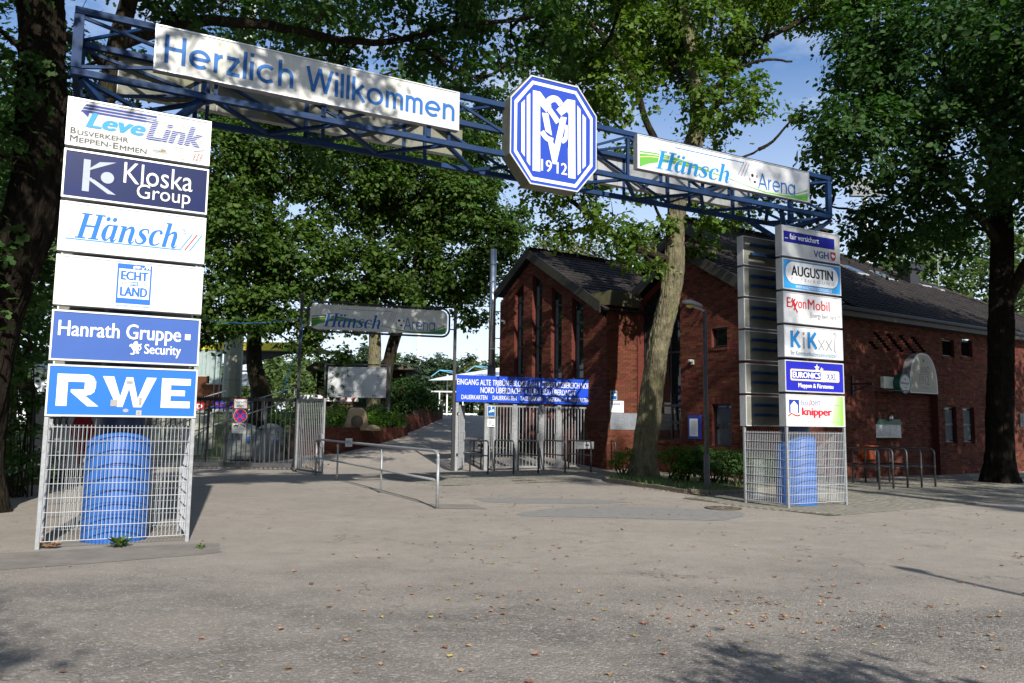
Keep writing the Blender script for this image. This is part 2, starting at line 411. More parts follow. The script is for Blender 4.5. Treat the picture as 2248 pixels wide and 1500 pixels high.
def np_mesh(name, V, F, m, sizes=None):
    """V (n,3) array, F (k,4) or (k,3) int array"""
    me = bpy.data.meshes.new(name)
    k, c = F.shape
    me.vertices.add(len(V)); me.vertices.foreach_set("co", np.ascontiguousarray(V, dtype=np.float32).ravel())
    me.loops.add(k * c); me.loops.foreach_set("vertex_index", np.ascontiguousarray(F, dtype=np.int32).ravel())
    me.polygons.add(k); me.polygons.foreach_set("loop_start", np.arange(0, k * c, c, dtype=np.int32))
    me.update(calc_edges=True)
    if m: me.materials.append(m)
    return me
def copy_tree(o, parent=None):
    c = o.copy(); COLL.objects.link(c); c.parent = parent
    for ch in [x for x in bpy.data.objects if x.parent == o]: copy_tree(ch, c)
    return c
def catmull(pts, sub=5):
    out = []
    P = [np.array(p, float) for p in pts]
    for i in range(len(P) - 1):
        p0 = P[max(i - 1, 0)]; p1 = P[i]; p2 = P[i + 1]; p3 = P[min(i + 2, len(P) - 1)]
        for k in range(sub):
            t = k / sub
            out.append(0.5 * ((2 * p1) + (-p0 + p2) * t + (2 * p0 - 5 * p1 + 4 * p2 - p3) * t * t + (-p0 + 3 * p1 - 3 * p2 + p3) * t ** 3))
    out.append(P[-1]); return out
# ------------------------------------------------------------------ lettering
_TXT = {}
def text_poly(body, bold=0.0, shear=0.0, space=1.0, res=3):
    k = (body, bold, shear, space)
    if k in _TXT: return _TXT[k]
    cu = bpy.data.curves.new("lettering_tmp", 'FONT')
    cu.body = body; cu.resolution_u = res; cu.offset = bold; cu.shear = shear; cu.space_character = space; cu.fill_mode = 'FRONT'
    ob = bpy.data.objects.new("lettering_tmp", cu)
    me = bpy.data.meshes.new_from_object(ob)
    v = np.array([x.co[:2] for x in me.vertices]); f = [tuple(p.vertices) for p in me.polygons]
    nz = [p.normal.z for p in me.polygons]
    f = [q if z > 0 else q[::-1] for q, z in zip(f, nz)]
    bpy.data.meshes.remove(me); bpy.data.objects.remove(ob); bpy.data.curves.remove(cu)
    _TXT[k] = (v, f); return _TXT[k]
def stroke_poly(pts, w):
    """a ribbon of constant or varying width; returns (verts, faces)"""
    P = [np.array(p, float) for p in pts]; n = len(P)
    W = w if isinstance(w, (list, tuple, np.ndarray)) else [w] * n
    vs = []; fs = []
    for i in range(n):
        a = P[i] - P[i - 1] if i > 0 else P[1] - P[0]
        b = P[i + 1] - P[i] if i < n - 1 else P[-1] - P[-2]
        a = a / (np.linalg.norm(a) + 1e-9); b = b / (np.linalg.norm(b) + 1e-9)
        na = np.array([-a[1], a[0]]); nb = np.array([-b[1], b[0]]); m = na + nb
        L = np.linalg.norm(m); m = m / L if L > 1e-6 else na
        s = min(1.0 / max(0.35, m @ na), 2.2)
        vs += [P[i] - m * s * W[i] / 2, P[i] + m * s * W[i] / 2]
    for i in range(n - 1): fs.append((2 * i, 2 * i + 2, 2 * i + 3, 2 * i + 1))
    return vs, fs
def arc(cx, cy, rx, ry, a0, a1, n=14):
    return [(cx + rx * math.cos(math.radians(a0 + (a1 - a0) * i / n)), cy + ry * math.sin(math.radians(a0 + (a1 - a0) * i / n))) for i in range(n + 1)]
def geo_glyphs(s, w, xh=0.7):
    """geometric round sans drawn as strokes; returns list of (verts,faces), total width"""
    out = []; x = 0.0; r = xh / 2; h = w / 2
    def S(p, ww=w): out.append(stroke_poly([(x + a, b) for a, b in p], ww))
    for ch in s:
        if ch == ' ': x += 0.42; continue
        if ch == 'H': S([(h, 0), (h, 1)]); S([(.66 - h, 0), (.66 - h, 1)]); S([(w, .52), (.66 - w, .52)]); adv = .66
        elif ch == 'W':
            S([(.03, 1), (.26, h * .4)]); S([(.26, h * .4), (.5, 1)]); S([(.5, 1), (.74, h * .4)]); S([(.74, h * .4), (.97, 1)]); adv = 1.0
        elif ch == 'A': S([(h, 0), (.42, 1)]); S([(.42, 1), (.84 - h, 0)]); S([(.2, .32), (.64, .32)]); adv = .84
        elif ch == 'K': S([(h, 0), (h, 1)]); S([(.6, 1), (h * 1.6, .42)]); S([(.24, .58), (.64, 0)]); adv = .62
        elif ch == 'e': S(arc(r, r, r - h, r - h, 0, 312, 20)); S([(w, r), (2 * r - h, r)]); adv = 2 * r
        elif ch == 'c': S(arc(r, r, r - h, r - h, 45, 315, 18)); adv = 2 * r * .92
        elif ch == 'o': S(arc(r, r, r - h, r - h, 0, 360, 24)); adv = 2 * r
        elif ch == 'a': S(arc(r, r, r - h, r - h, 0, 360, 24)); S([(2 * r - h, 0), (2 * r - h, xh)]); adv = 2 * r
        elif ch == 'r': S([(h, 0), (h, xh)]); S(arc(.3, xh - .3, .3 - h, .3 - h, 180, 95, 8)); adv = .3
        elif ch == 'z': S([(0.02, xh - h), (.42, xh - h)]); S([(.4, xh - h), (.06, h)]); S([(.02, h), (.46, h)]); adv = .46
        elif ch == 'l': S([(h, 0), (h, 1)]); adv = w
        elif ch == 'i': S([(h, 0), (h, xh)]); S([(h, .86), (h, 1)]); adv = w
        elif ch in 'hn':
            S([(h, 0), (h, 1 if ch == 'h' else xh)]); S(arc(.27, xh - .27, .27 - h, .27 - h, 180, 0, 10) + [(.54 - h, 0)]); adv = .54
        elif ch == 'm':
            S([(h, 0), (h, xh)])
            for k in (0, 1):
                c = .22 + k * (.44 - w); S(arc(c, xh - .22, .22 - h, .22 - h, 180, 0, 10) + [(c + .22 - h, 0)])
            adv = .88 - w
        elif ch == 'k': S([(h, 0), (h, 1)]); S([(.46, xh), (h * 1.5, .3)]); S([(.2, .42), (.5, 0)]); adv = .5
        elif ch == 'x': S([(0, xh), (.4, 0)]); S([(.4, xh), (0, 0)]); adv = .4
        x += adv + 0.1
    return out
def serif_glyphs(shear=0.24):
    """the six letters of the bold italic serif word, drawn stem by stem"""
    out = []; x = 0.0
    def Pg(p): out.append(([(x + a + b * shear, b) for a, b in p], [tuple(range(len(p)))]))
    def rc(a, b, c, d): Pg([(a, b), (c, b), (c, d), (a, d)])
    def V(pts, ws, sub=5):
        q = catmull([(p[0], p[1], w_) for p, w_ in zip(pts, ws)], sub)
        v, f = stroke_poly([(a[0], a[1]) for a in q], [max(0.02, a[2]) for a in q])
        out.append(([(x + a[0] + a[1] * shear, a[1]) for a in v], f))
    def dot(cx, cy, r): Pg(arc(cx, cy, r, r, 0, 342, 18))
    # H
    rc(.10, 0, .29, 1); rc(.62, 0, .81, 1); rc(.29, .47, .62, .54)
    for a in (0.0, .52): rc(a, 0, a + .40, .05); rc(a, .95, a + .40, 1)
    x += 0.96
    # a + dots
    V([(.30, .64), (.17, .60), (.10, .42), (.10, .22), (.18, .06), (.29, .04), (.40, .2)], [.04, .09, .17, .18, .12, .05, .04])
    rc(.38, .10, .55, .66); V([(.465, .14), (.47, .04), (.56, .02), (.64, .12)], [.17, .12, .06, .03]); V([(.28, .63), (.40, .60), (.45, .5)], [.04, .05, .06])
    dot(.10, .87, .085); dot(.36, .87, .085)
    x += 0.66
    # n
    def en(hh):
        rc(.08, 0, .25, hh); rc(.0, hh - .045, .2, hh)
        V([(.22, .46), (.34, .60), (.46, .62), (.52, .5), (.52, .3), (.52, .10)], [.03, .07, .13, .17, .17, .17])
        V([(.52, .14), (.54, .04), (.62, .02), (.70, .12)], [.17, .11, .05, .03])
    en(.66); x += 0.72
    V([(.44, .46), (.42, .60), (.28, .635), (.15, .56), (.14, .44), (.27, .33), (.38, .2), (.32, .06), (.17, .025), (.06, .08), (.02, .2)],
      [.05, .06, .05, .1, .15, .18, .16, .09, .05, .06, .05]); x += 0.52
    V([(.46, .50), (.42, .61), (.30, .635), (.15, .53), (.10, .3), (.16, .10), (.28, .03), (.42, .07), (.50, .16)],
      [.14, .09, .05, .14, .18, .15, .06, .05, .03]); x += 0.54
    en(1.0)
    return out
class Art:
    """flat print on a face; u,v in 0..1 over w x h metres; local x right, z up, -y out"""
    def __init__(s, root, w, h, x0=0.0, z0=0.0, y=0.0):
        s.r = root; s.w = w; s.h = h; s.x0 = x0; s.z0 = z0; s.y = y; s.k = 0; s.g = {}
    def _put(s, col, pts, faces, layer, name):
        s.k += 1
        y = s.y - 0.0011 * layer - 0.00003 * s.k
        mb = s.g.setdefault((col, name), MB())
        mb.add([(s.x0 + u, y, s.z0 + v) for u, v in pts], faces)
    def poly(s, col, uv, layer=1, name='print'):
        s._put(col, [(u * s.w, v * s.h) for u, v in uv], [tuple(range(len(uv)))], layer, name)
    def rect(s, col, u0, v0, u1, v1, layer=1, name='print'): s.poly(col, [(u0, v0), (u1, v0), (u1, v1), (u0, v1)], layer, name)
    def circ(s, col, u, v, r, layer=1, name='print', rz=None, n=24):
        s._put(col, [(u * s.w + a, v * s.h + b) for a, b in arc(0, 0, r, rz or r, 0, 360 - 360 / n, n - 1)], [tuple(range(n))], layer, name)
    def text(s, col, body, u0, v0, u1, v1, layer=2, bold=0.0, shear=0.0, space=1.0, name='lettering', mirror=False):
        v, f = text_poly(body, min(0.0, bold), shear, space)
        if bold <= 0.004: s.fit(col, [(v, f)], u0, v0, u1, v1, layer, name); return
        n = 3 if bold < .03 else 5
        parts = [(v + np.array([d * bold * .8, e * bold * .3]), f) for d, e in zip(np.linspace(-1, 1, n), (0, 1, 0, -1, 0) if n == 5 else (0, 1, 0))]
        s.fit(col, parts, u0, v0, u1, v1, layer, name)
    def fit(s, col, parts, u0, v0, u1, v1, layer=2, name='lettering', rot=0.0):
        A = np.vstack([np.array([(p[0], p[1]) for p in v]) for v, f in parts]); lo = A.min(0); hi = A.max(0)
        for v, f in parts:
            q = (np.array([(p[0], p[1]) for p in v]) - lo) / (hi - lo)
            s._put(col, [((u0 + a * (u1 - u0)) * s.w, (v0 + b * (v1 - v0)) * s.h) for a, b in q], f, layer, name)
    def stroke(s, col, uv, wd, layer=2, name='print', closed=False):
        pts = [(u * s.w, v * s.h) for u, v in uv]
        if closed: pts = pts + [pts[0]]
        v, f = stroke_poly(pts, wd); s._put(col, v, f, layer, name)
    def done(s):
        for (col, name), mb in s.g.items():
            mb.build(name, ink(*col) if isinstance(col, tuple) else col, s.r)
BLUE = (0.015, 0.13, 0.62); WHITE = (0.8, 0.8, 0.8); BLACK = (0.01, 0.01, 0.012); RED = (0.62, 0.03, 0.03)
def sign_box(name, label, w, h, loc, rz, face, depth=0.18, group=None, cat="sign", trim=0.022, z0=0.0):
    t = thing(name, label, cat, loc, rz, group)
    MB().box(0, w, 0.012, depth, 0, h).build("casing", M_casing, t)
    m = MB(); a = trim
    m.box(0, w, 0, 0.012, 0, a); m.box(0, w, 0, 0.012, h - a, h); m.box(0, a, 0, 0.012, a, h - a); m.box(w - a, w, 0, 0.012, a, h - a)
    m.build("trim", M_frame, t)
    MB().add([(a, 0.0105, a), (w - a, 0.0105, a), (w - a, 0.0105, h - a), (a, 0.0105, h - a)], [(0, 1, 2, 3)]).build("face", face, t)
    return t, Art(t, w, h, y=0.0095)
def football(art, u, v, r, layer=4):
    art.circ((0.7, 0.7, 0.7), u, v, r, layer, 'football_print')
    def pent(cx, cy, rr, rot, sx=1, sy=1):
        art._put((0.015, 0.015, 0.015), [(u * art.w + cx + sx * rr * math.cos(math.radians(rot + 72 * k)), v * art.h + cy + sy * rr * math.sin(math.radians(rot + 72 * k))) for k in range(5)], [(0, 1, 2, 3, 4)], layer + 1, 'football_print')
    pent(-r * .3, r * .42, r * .33, 90); pent(r * .72, r * .38, r * .27, 60, .5, 1.2); pent(r * .22, -r * .62, r * .3, 90, 1.1, .8)
    pent(-r * .84, -r * .3, r * .22, 90, .4, 1.3)
def arena_art(a, serif_col, arena_col, green, pale, yellow):
    def band(col, top, bot, layer):
        us = sorted(set([p[0] for p in top] + [p[0] for p in bot] + [i / 40 for i in range(41)]))
        T = catmull([(p[0], p[1]) for p in top], 6); B = catmull([(p[0], p[1]) for p in bot], 6)
        u0 = max(T[0][0], B[0][0]); u1 = min(T[-1][0], B[-1][0])
        tx = [p[0] for p in T]; tz = [p[1] for p in T]; bx = [p[0] for p in B]; bz = [p[1] for p in B]
        X = np.linspace(u0, u1, 32); tt = np.interp(X, tx, tz); bb = np.interp(X, bx, bz)
        pts = [(x * a.w, b * a.h) for x, b in zip(X, bb)] + [(x * a.w, t * a.h) for x, t in zip(X, tt)]
        n = len(X); a._put(col, pts, [(i, i + 1, n + i + 1, n + i) for i in range(n - 1)], layer, 'green_swoosh')
    band(green, [(.012, .52), (.1, .56), (.2, .54), (.3, .46), (.42, .33), (.52, .24), (.62, .14), (.72, .07), (.8, .06)], [(.012, .05), (.06, .2), (.14, .33), (.24, .35), (.33, .33), (.42, .29), (.52, .22), (.62, .115), (.72, .03), (.8, .04)], 1)
    band(yellow, [(.012, .36), (.08, .44), (.18, .46), (.28, .41), (.4, .32)], [(.012, .33), (.08, .41), (.18, .435), (.28, .39), (.4, .305)], 2)
    band(WHITE, [(.012, .47), (.1, .515), (.16, .51)], [(.012, .445), (.1, .495), (.16, .5)], 2)
    band(green, [(.62, .14), (.74, .07), (.84, .08), (.93, .16), (.988, .27)], [(.62, .12), (.74, .035), (.84, .02), (.93, .03), (.988, .04)], 1)
    band(pale, [(.74, .12), (.84, .14), (.92, .24), (.988, .42)], [(.74, .11), (.84, .125), (.92, .215), (.988, .36)], 2)
    band(pale, [(.74, .085), (.84, .095), (.92, .17), (.988, .3)], [(.74, .07), (.84, .07), (.92, .13), (.988, .24)], 2)
    a.fit((0.75, 0.78, 0.8), serif_glyphs(), .088, .085, .506, .675, 3, 'lettering_outline')
    a.fit(serif_col, serif_glyphs(), .092, .095, .502, .665, 5)
    a.stroke(serif_col, [(.2, .845), (.588, .845), (.553, .42)], 0.011, 5)
    a.stroke(RED, [(.604, .845), (.572, .42)], 0.012, 5)
    a.stroke(serif_col, [(.621, .845), (.590, .42)], 0.011, 5)
    football(a, .646, .42, a.h * .185, 5)
    a.fit(arena_col, geo_glyphs("Arena", .085), .672, .13, .905, .64, 9)

# ------------------------------------------------------------------ foliage
LEAF_BASE = np.array([(0, 0, 0), (.30, .34, .05), (.27, .72, .09), (0, 1.0, 0.0), (-.27, .72, .09), (-.30, .34, .05)])
LEAF_LOBED = np.array([(0, 0, 0), (.13, .2, .02), (.36, .40, .06), (.17, .56, .04), (.27, .84, .07), (0, 1.05, 0), (-.27, .80, .07), (-.17, .53, .04), (-.36, .36, .06), (-.13, .2, .02)])
def leaves_np(C, N, size, rng, simple=False):
    """C (k,3) leaf positions, N (k,3) preferred normals"""
    k = len(C)
    n = N + rng.normal(0, 0.55, (k, 3)); n /= np.linalg.norm(n, axis=1)[:, None] + 1e-9
    t = rng.normal(0, 1, (k, 3)); t[:, 2] -= 0.5; t -= n * (t * n).sum(1)[:, None]; t /= np.linalg.norm(t, axis=1)[:, None] + 1e-9
    b = np.cross(n, t); s = size * np.clip(rng.lognormal(-.08, .32, k), .4, 1.7)
    if simple:
        L = np.array([(0, 0, 0), (.36, .5, .06), (0, 1, 0), (-.36, .5, .1)])[None] * s[:, None, None]
        V = C[:, None] + L[..., 0:1] * b[:, None] + L[..., 1:2] * t[:, None] + L[..., 2:3] * n[:, None]
        return V.reshape(-1, 3), np.arange(4 * k).reshape(-1, 4)
    if simple is None:
        L = LEAF_LOBED[None] * s[:, None, None]
        V = C[:, None] + L[..., 0:1] * b[:, None] + L[..., 1:2] * t[:, None] + L[..., 2:3] * n[:, None]
        base = (np.arange(k) * 10)[:, None]
        F = np.concatenate([base + np.array([q]) for q in ([0, 1, 2, 3], [0, 3, 4, 5], [0, 5, 6, 7], [0, 7, 8, 9])], 1).reshape(-1, 4)
        return V.reshape(-1, 3), F
    L = LEAF_BASE[None] * s[:, None, None]
    V = C[:, None] + L[..., 0:1] * b[:, None] + L[..., 1:2] * t[:, None] + L[..., 2:3] * n[:, None]
    base = (np.arange(k) * 6)[:, None]
    F = np.concatenate([base + np.array([[0, 1, 2, 3]]), base + np.array([[0, 3, 4, 5]])], 1).reshape(-1, 4)
    return V.reshape(-1, 3), F
def crown_points(blobs, dens, per, cr, rng, flat=0.7, shell=0.35):
    """cluster centres and leaf points for a list of (x,y,z,r)"""
    CC = []; PP = []; NN = []
    for (x, y, z, r) in blobs:
        n = max(3, int(dens * r * r))
        d = rng.normal(0, 1, (n, 3)); d /= np.linalg.norm(d, axis=1)[:, None]
        rad = r * rng.uniform(shell, 1.0, n) ** 0.6 * rng.uniform(0.8, 1.12, n)
        c = np.array([x, y, z]) + d * rad[:, None] * np.array([1, 1, 0.9])
        CC.append(c)
        for q, dd in zip(c, d):
            m = int(per * rng.uniform(0.5, 1.5)); rr = cr * rng.uniform(0.6, 1.3)
            p = rng.normal(0, 0.5, (m, 3)) * rr * np.array([1, 1, flat])
            PP.append(q + p); u = np.array([0, 0, 0.9]) + 0.5 * dd
            NN.append(np.repeat(u[None], m, 0) + p * 0.6 / max(rr, .1))
    return np.vstack(CC), np.vstack(PP), np.vstack(NN)
LEAFY = 2.6
def foliage(name, blobs, m, root, leaf, dens=5.0, per=60, cr=0.55, seed=1, flat=0.7, kind=None, zmin=None, simple=False):
    rng = np.random.default_rng(seed)
    C, P, N = crown_points(blobs, dens * (LEAFY if name == 'crown' else 1.3), per, cr, rng, flat)
    if zmin is not None: k = P[:, 2] > zmin; P = P[k]; N = N[k]
    V, F = leaves_np(P, N, leaf, rng, simple)
    o = root.location
    V = V - np.array([o.x, o.y, o.z])
    link(name, np_mesh(name, V, F, m), root, None, kind)
    return C
def limb(mb, pts, r0, r1, n=8, sub=4, wob=0.0, rng=None):
    q = catmull(pts, sub); k = len(q)
    if wob and rng is not None: q = [p + (rng.normal(0, wob, 3) if 0 < i < k - 1 else 0) for i, p in enumerate(q)]
    rs = [r0 + (r1 - r0) * (i / (k - 1)) ** 0.85 for i in range(k)]
    mb.tube(q, rs, n, caps=True)
    return q, rs
def branches_to(blobs, skel, mb, rng, centers=None, r0=0.11, twigs=3, droop=0.0):
    """bend a branch from the nearest skeleton node to each blob, then twigs to some leaf clusters"""
    nodes = [np.array(p, float) for p in skel]
    for (x, y, z, r) in sorted(blobs, key=lambda b: min(np.linalg.norm(np.array(b[:3]) - p) for p in nodes)):
        c = np.array([x, y, z]); j = int(np.argmin([np.linalg.norm(c - p) + max(0, p[2] - c[2]) * 1.2 for p in nodes])); a = nodes[j]
        d = c - a; L = np.linalg.norm(d)
        if L < 0.2: continue
        mid1 = a + d * 0.35 + rng.normal(0, 0.07 * L, 3) + np.array([0, 0, 0.06 * L]); mid2 = a + d * 0.7 + rng.normal(0, 0.07 * L, 3) + np.array([0, 0, 0.08 * L - droop])
        q, _ = limb(mb, [a, mid1, mid2, c], min(r0, 0.035 + 0.02 * L), 0.022, 6, 3)
        nodes += [q[len(q) // 2], q[-1]]
        for k in range(max(2, int(twigs * max(1, r)))):
            e = c + rng.normal(0, 0.42 * r, 3); s = q[rng.integers(len(q) // 3, len(q))]
            m_ = (s + e) / 2 + rng.normal(0, 0.1 * r, 3)
            mb.tube([s, m_, e], [0.02, 0.013, 0.006], 4, caps=False)
# ------------------------------------------------------------------ ground
BO = Vector((11.7, 25.9, 0)); BA = math.atan2(.5402, .8415)          # frame of the clubhouse: x along the long wall, y into it
BX = Vector((math.cos(BA), math.sin(BA), 0)); BY = Vector((-math.sin(BA), math.cos(BA), 0))
def B2W(t, w, z=0.0): p = BO + BX * t + BY * w; return (p.x, p.y, z)
def W2B(x, y): d = Vector((x, y, 0)) - BO; return d.dot(BX), d.dot(BY)
def sstep(a, b, x): t = min(1, max(0, (x - a) / (b - a))); return t * t * (3 - 2 * t)
def terr(x, y):
    ramp = min(2.15, max(0.0, 0.1 * (y - 28)))
    bank = 2.1 * sstep(33.0, 41.0, y)
    if x < -5: f = 1 - sstep(-9.5, -7.8, x); h = ramp * (1 - f) + bank * f
    else: h = ramp
    return h * (1 - sstep(5.0, 9.0, x) * (1 - sstep(44, 58, y)))
xs = np.unique(np.concatenate([np.linspace(-400, -40, 12), np.linspace(-40, 40, 81), np.linspace(40, 400, 12)]))
ys = np.unique(np.concatenate([np.linspace(-60, -4, 8), np.linspace(-4, 70, 75), np.linspace(70, 700, 14)]))
GV = np.array([(x, y, terr(x, y)) for y in ys for x in xs]); nx = len(xs)
GF = np.array([(j * nx + i, j * nx + i + 1, (j + 1) * nx + i + 1, (j + 1) * nx + i) for j in range(len(ys) - 1) for i in range(nx - 1)])
ground = link("ground", np_mesh("ground", GV, GF, M_asphalt), kind="structure", smooth=True)
def sheet(name, poly, z, m, thick=None):
    mb = MB(); mb.add([(x, y, z) for x, y in poly], [tuple(range(len(poly)))])
    return mb.build(name, m, kind="structure")
# lawn on the stadium bank and the verge behind the left pylon, draped over the ground
def drape(name, x0, x1, y0, y1, m, dz=0.02, step=1.0, wob=0.6):
    X = np.arange(x0, x1 + .01, step); Y = np.arange(y0, y1 + .01, step); n = len(X)
    V = []
    for j, y in enumerate(Y):
        for i, x in enumerate(X):
            e = (i in (0, n - 1)) or (j in (0, len(Y) - 1)); q = RNG.normal(0, wob * .25) if e else 0
            V.append((x + q, y + q, terr(x + q, y + q) + dz))
    F = [(j * n + i, j * n + i + 1, (j + 1) * n + i + 1, (j + 1) * n + i) for j in range(len(Y) - 1) for i in range(n - 1)]
    return link(name, np_mesh(name, np.array(V), np.array(F), m), kind="structure")
drape("lawn", -60, -8.6, 32.5, 62, M_grassland)
drape("verge", -30, -11.2, 16.6, 21.5, M_soil, 0.015, .5, .3)
drape("stadium_lawn", -40, 60, 64, 200, M_grassland, .02, 4.0, 0)
def blob2d(cx, cy, rx, ry, rot, n=70, seed=3, amp=.13):
    r = np.random.default_rng(seed); out = []
    ph = r.uniform(0, 6.28, 4)
    for k in range(n):
        a = 2 * math.pi * k / n; q = 1 + amp * sum(math.sin((i + 2) * a + ph[i]) / (i + 1) for i in range(4))
        q *= 1 + r.normal(0, .012); x = rx * q * math.copysign(abs(math.cos(a)) ** .6, math.cos(a)); y = ry * q * math.copysign(abs(math.sin(a)) ** .6, math.sin(a))
        out.append((cx + x * math.cos(rot) - y * math.sin(rot), cy + x * math.sin(rot) + y * math.cos(rot)))
    return out
tag(sheet("tar_patch", blob2d(2.35, 14.75, 2.0, .95, -.12, seed=4), .004, M_patch), "pale grey tar repair in the asphalt before the right pylon")
tag(sheet("tar_patch", blob2d(.75, 16.9, 1.5, .55, .1, seed=6), .004, M_patch), "narrow pale tar repair farther back in the asphalt")
tag(sheet("tar_patch", [(-1.72, 15.95), (-.72, 15.9), (-.42, 15.1), (-1.42, 15.02)], .004, M_patchd), "small dark square asphalt repair beside the railing end")
tag(sheet("tar_patch", blob2d(-5.2, 9.3, 1.9, .55, .48, seed=9), .004, M_patchd), "dark asphalt strip in front of the left pylon")
# ------------------------------------------------------------------ paving of single stones
def in_poly(x, y, P):
    c = False; j = len(P) - 1
    for i in range(len(P)):
        if (P[i][1] > y) != (P[j][1] > y) and x < (P[j][0] - P[i][0]) * (y - P[i][1]) / (P[j][1] - P[i][1]) + P[i][0]: c = not c
        j = i
    return c
BED = [(-9.25, 2.1), (-9.95, -1.7), (-9.75, -2.25), (-6.9, -2.25), (-5.9, 1.2), (-6.0, 2.6), (-8.6, 3.0)]
def paving(name, t0, t1, w0, w1, skip, nobj, label_xy, cut):
    pv = []; row = 0; w = w0
    while w < w1 - .05:
        t = t0 - (0.1 if row % 2 else 0)
        while t < t1:
            c = (t + .1, w + .05)
            if not skip(*c): pv.append(c)
            t += 0.2
        w += 0.1; row += 1
    a, b, h = .0965, .0465, .006
    def stone(mb_v, mb_f, c, z):
        p = [B2W(c[0] + sx * a, c[1] + sy * b) for sx, sy in ((-1, -1), (1, -1), (1, 1), (-1, 1))]
        q = [B2W(c[0] + sx * (a - .006), c[1] + sy * (b - .006)) for sx, sy in ((-1, -1), (1, -1), (1, 1), (-1, 1))]
        k = len(mb_v); mb_v += [(x, y, 0.006) for x, y, _ in p] + [(x, y, z) for x, y, _ in q]
        mb_f += [(k + 4, k + 5, k + 6, k + 7)] + [(k + i, k + (i + 1) % 4, k + 4 + (i + 1) % 4, k + 4 + i) for i in range(4)]
    root = sheet(name, [B2W(*c)[:2] for c in cut], .008, M_joint)
    pv.sort(key=lambda c: math.hypot(*(B2W(*c)[:2])))
    V = []; F = []
    for c in pv[nobj:]: stone(V, F, c, .016 + random.uniform(-.0025, .0025))
    me = bpy.data.meshes.new("paving_stones"); me.from_pydata(V, [], F); me.materials.append(M_paver)
    link("paving_stones", me, root, kind="stuff")
    V = []; F = []; stone(V, F, (-0.0, 0.0), .016); V = [(x - BO.x, y - BO.y, z) for x, y, z in V]
    pm = bpy.data.meshes.new("paving_stone"); pm.from_pydata(V, [], F); pm.materials.append(M_paver)
    for c in pv[:nobj]:
        o = bpy.data.objects.new("paving_stone", pm); COLL.objects.link(o); x, y, _ = B2W(*c); o.parent = root; o.location = (x, y, random.uniform(-.002, .002))
    return root
paving("forecourt_paving", -11.05, 8.0, -6.35, -.05, lambda t, w: in_poly(t, w, BED) or t < -10.9 + .25 * math.sin(w * 1.7) - (w + 6.35) * .02 or (t < -9.9 and w > -2.6), 300, None,
       [(-11.0, -6.35), (8, -6.35), (8, -.02), (-4.3, -.02), (-5.9, 1.2), (-6.9, -2.25), (-9.75, -2.25), (-11.0, -2.6)])
paving("gate_paving", -14.2, -5.8, 2.7, 7.6, lambda t, w: in_poly(t, w, BED) or w < 2.75 + .12 * math.sin(t * 2.1) or (t + 14.2) * .2 + w > 9.2, 0, None,
       [(-14.2, 2.7), (-9.25, 2.75), (-8.6, 3.05), (-5.9, 2.7), (-5.66, 6.4), (-5.9, 7.6), (-14.2, 7.6)])
# ------------------------------------------------------------------ planting bed and kerb
bed = thing("planting_bed", "small kerbed planting bed with grass and soil under the leaning oak", "flower bed", B2W(-8, 0))
mb = MB(); mb.add([B2W(t, w, .085) for t, w in BED], [tuple(range(len(BED)))]); mb.build("soil", M_soil, bed, world=True)
K = [B2W(*q) for q in BED[-1:] + BED[:4]]; 
def kerb_run(root, pts, L=.5, wdt=.09, h=.115, nm="kerb_stone", m=None):
    for i in range(len(pts) - 1):
        a = Vector(pts[i]); b = Vector(pts[i + 1]); n = max(1, round((b - a).length / L)); d = (b - a) / n
        for k in range(n):
            p = a + d * k; q = a + d * (k + 1) - d.normalized() * .012; z = h + random.uniform(-.012, .012)
            mb = MB(); mb.bar((p.x, p.y, z / 2), (q.x, q.y, z / 2 + random.uniform(-.006, .006)), wdt, z); mb.build(nm, m or M_kerb, root, world=True, bevel=.008)
kerb_run(bed, K)
def tufts(name, pts, n, h, m, root=None, label=None, spread=.12, seed=5, wd=.006):
    r = np.random.default_rng(seed); V = []; F = []
    for i in range(n):
        x, y = pts[i % len(pts)] if len(pts) < n else pts[i]
        x += r.normal(0, spread); y += r.normal(0, spread); z = terr(x, y) + .01
        a = r.uniform(0, 6.28); hh = h * r.uniform(.5, 1.3); w_ = wd * r.uniform(.7, 1.4); lx, ly = r.normal(0, .35, 2) * hh
        k = len(V); ca, sa = math.cos(a) * w_, math.sin(a) * w_
        V += [(x - ca, y - sa, z), (x + ca, y + sa, z), (x + lx * .4 + ca * .7, y + ly * .4 + sa * .7, z + hh * .6), (x + lx * .4 - ca * .7, y + ly * .4 - sa * .7, z + hh * .6), (x + lx, y + ly, z + hh)]
        F += [(k, k + 1, k + 2, k + 3), (k + 3, k + 2, k + 4)]
    me = bpy.data.meshes.new(name); me.from_pydata(V, [], F); me.materials.append(m)
    return tag(link(name, me, root, kind="stuff"), label)
rb = np.random.default_rng(8); bp = []
while len(bp) < 1700:
    t = rb.uniform(-10, -6); w = rb.uniform(-2.2, 2.8)
    if in_poly(t, w, BED) and (rb.random() < .9 if t < -8.3 else rb.random() < .2): x, y, _ = B2W(t, w); bp.append((x, y))
g = tufts("grass", bp, 1700, .13, M_grass, None, "short grass growing in the kerbed bed round the oak", .03); g.location.z = .07
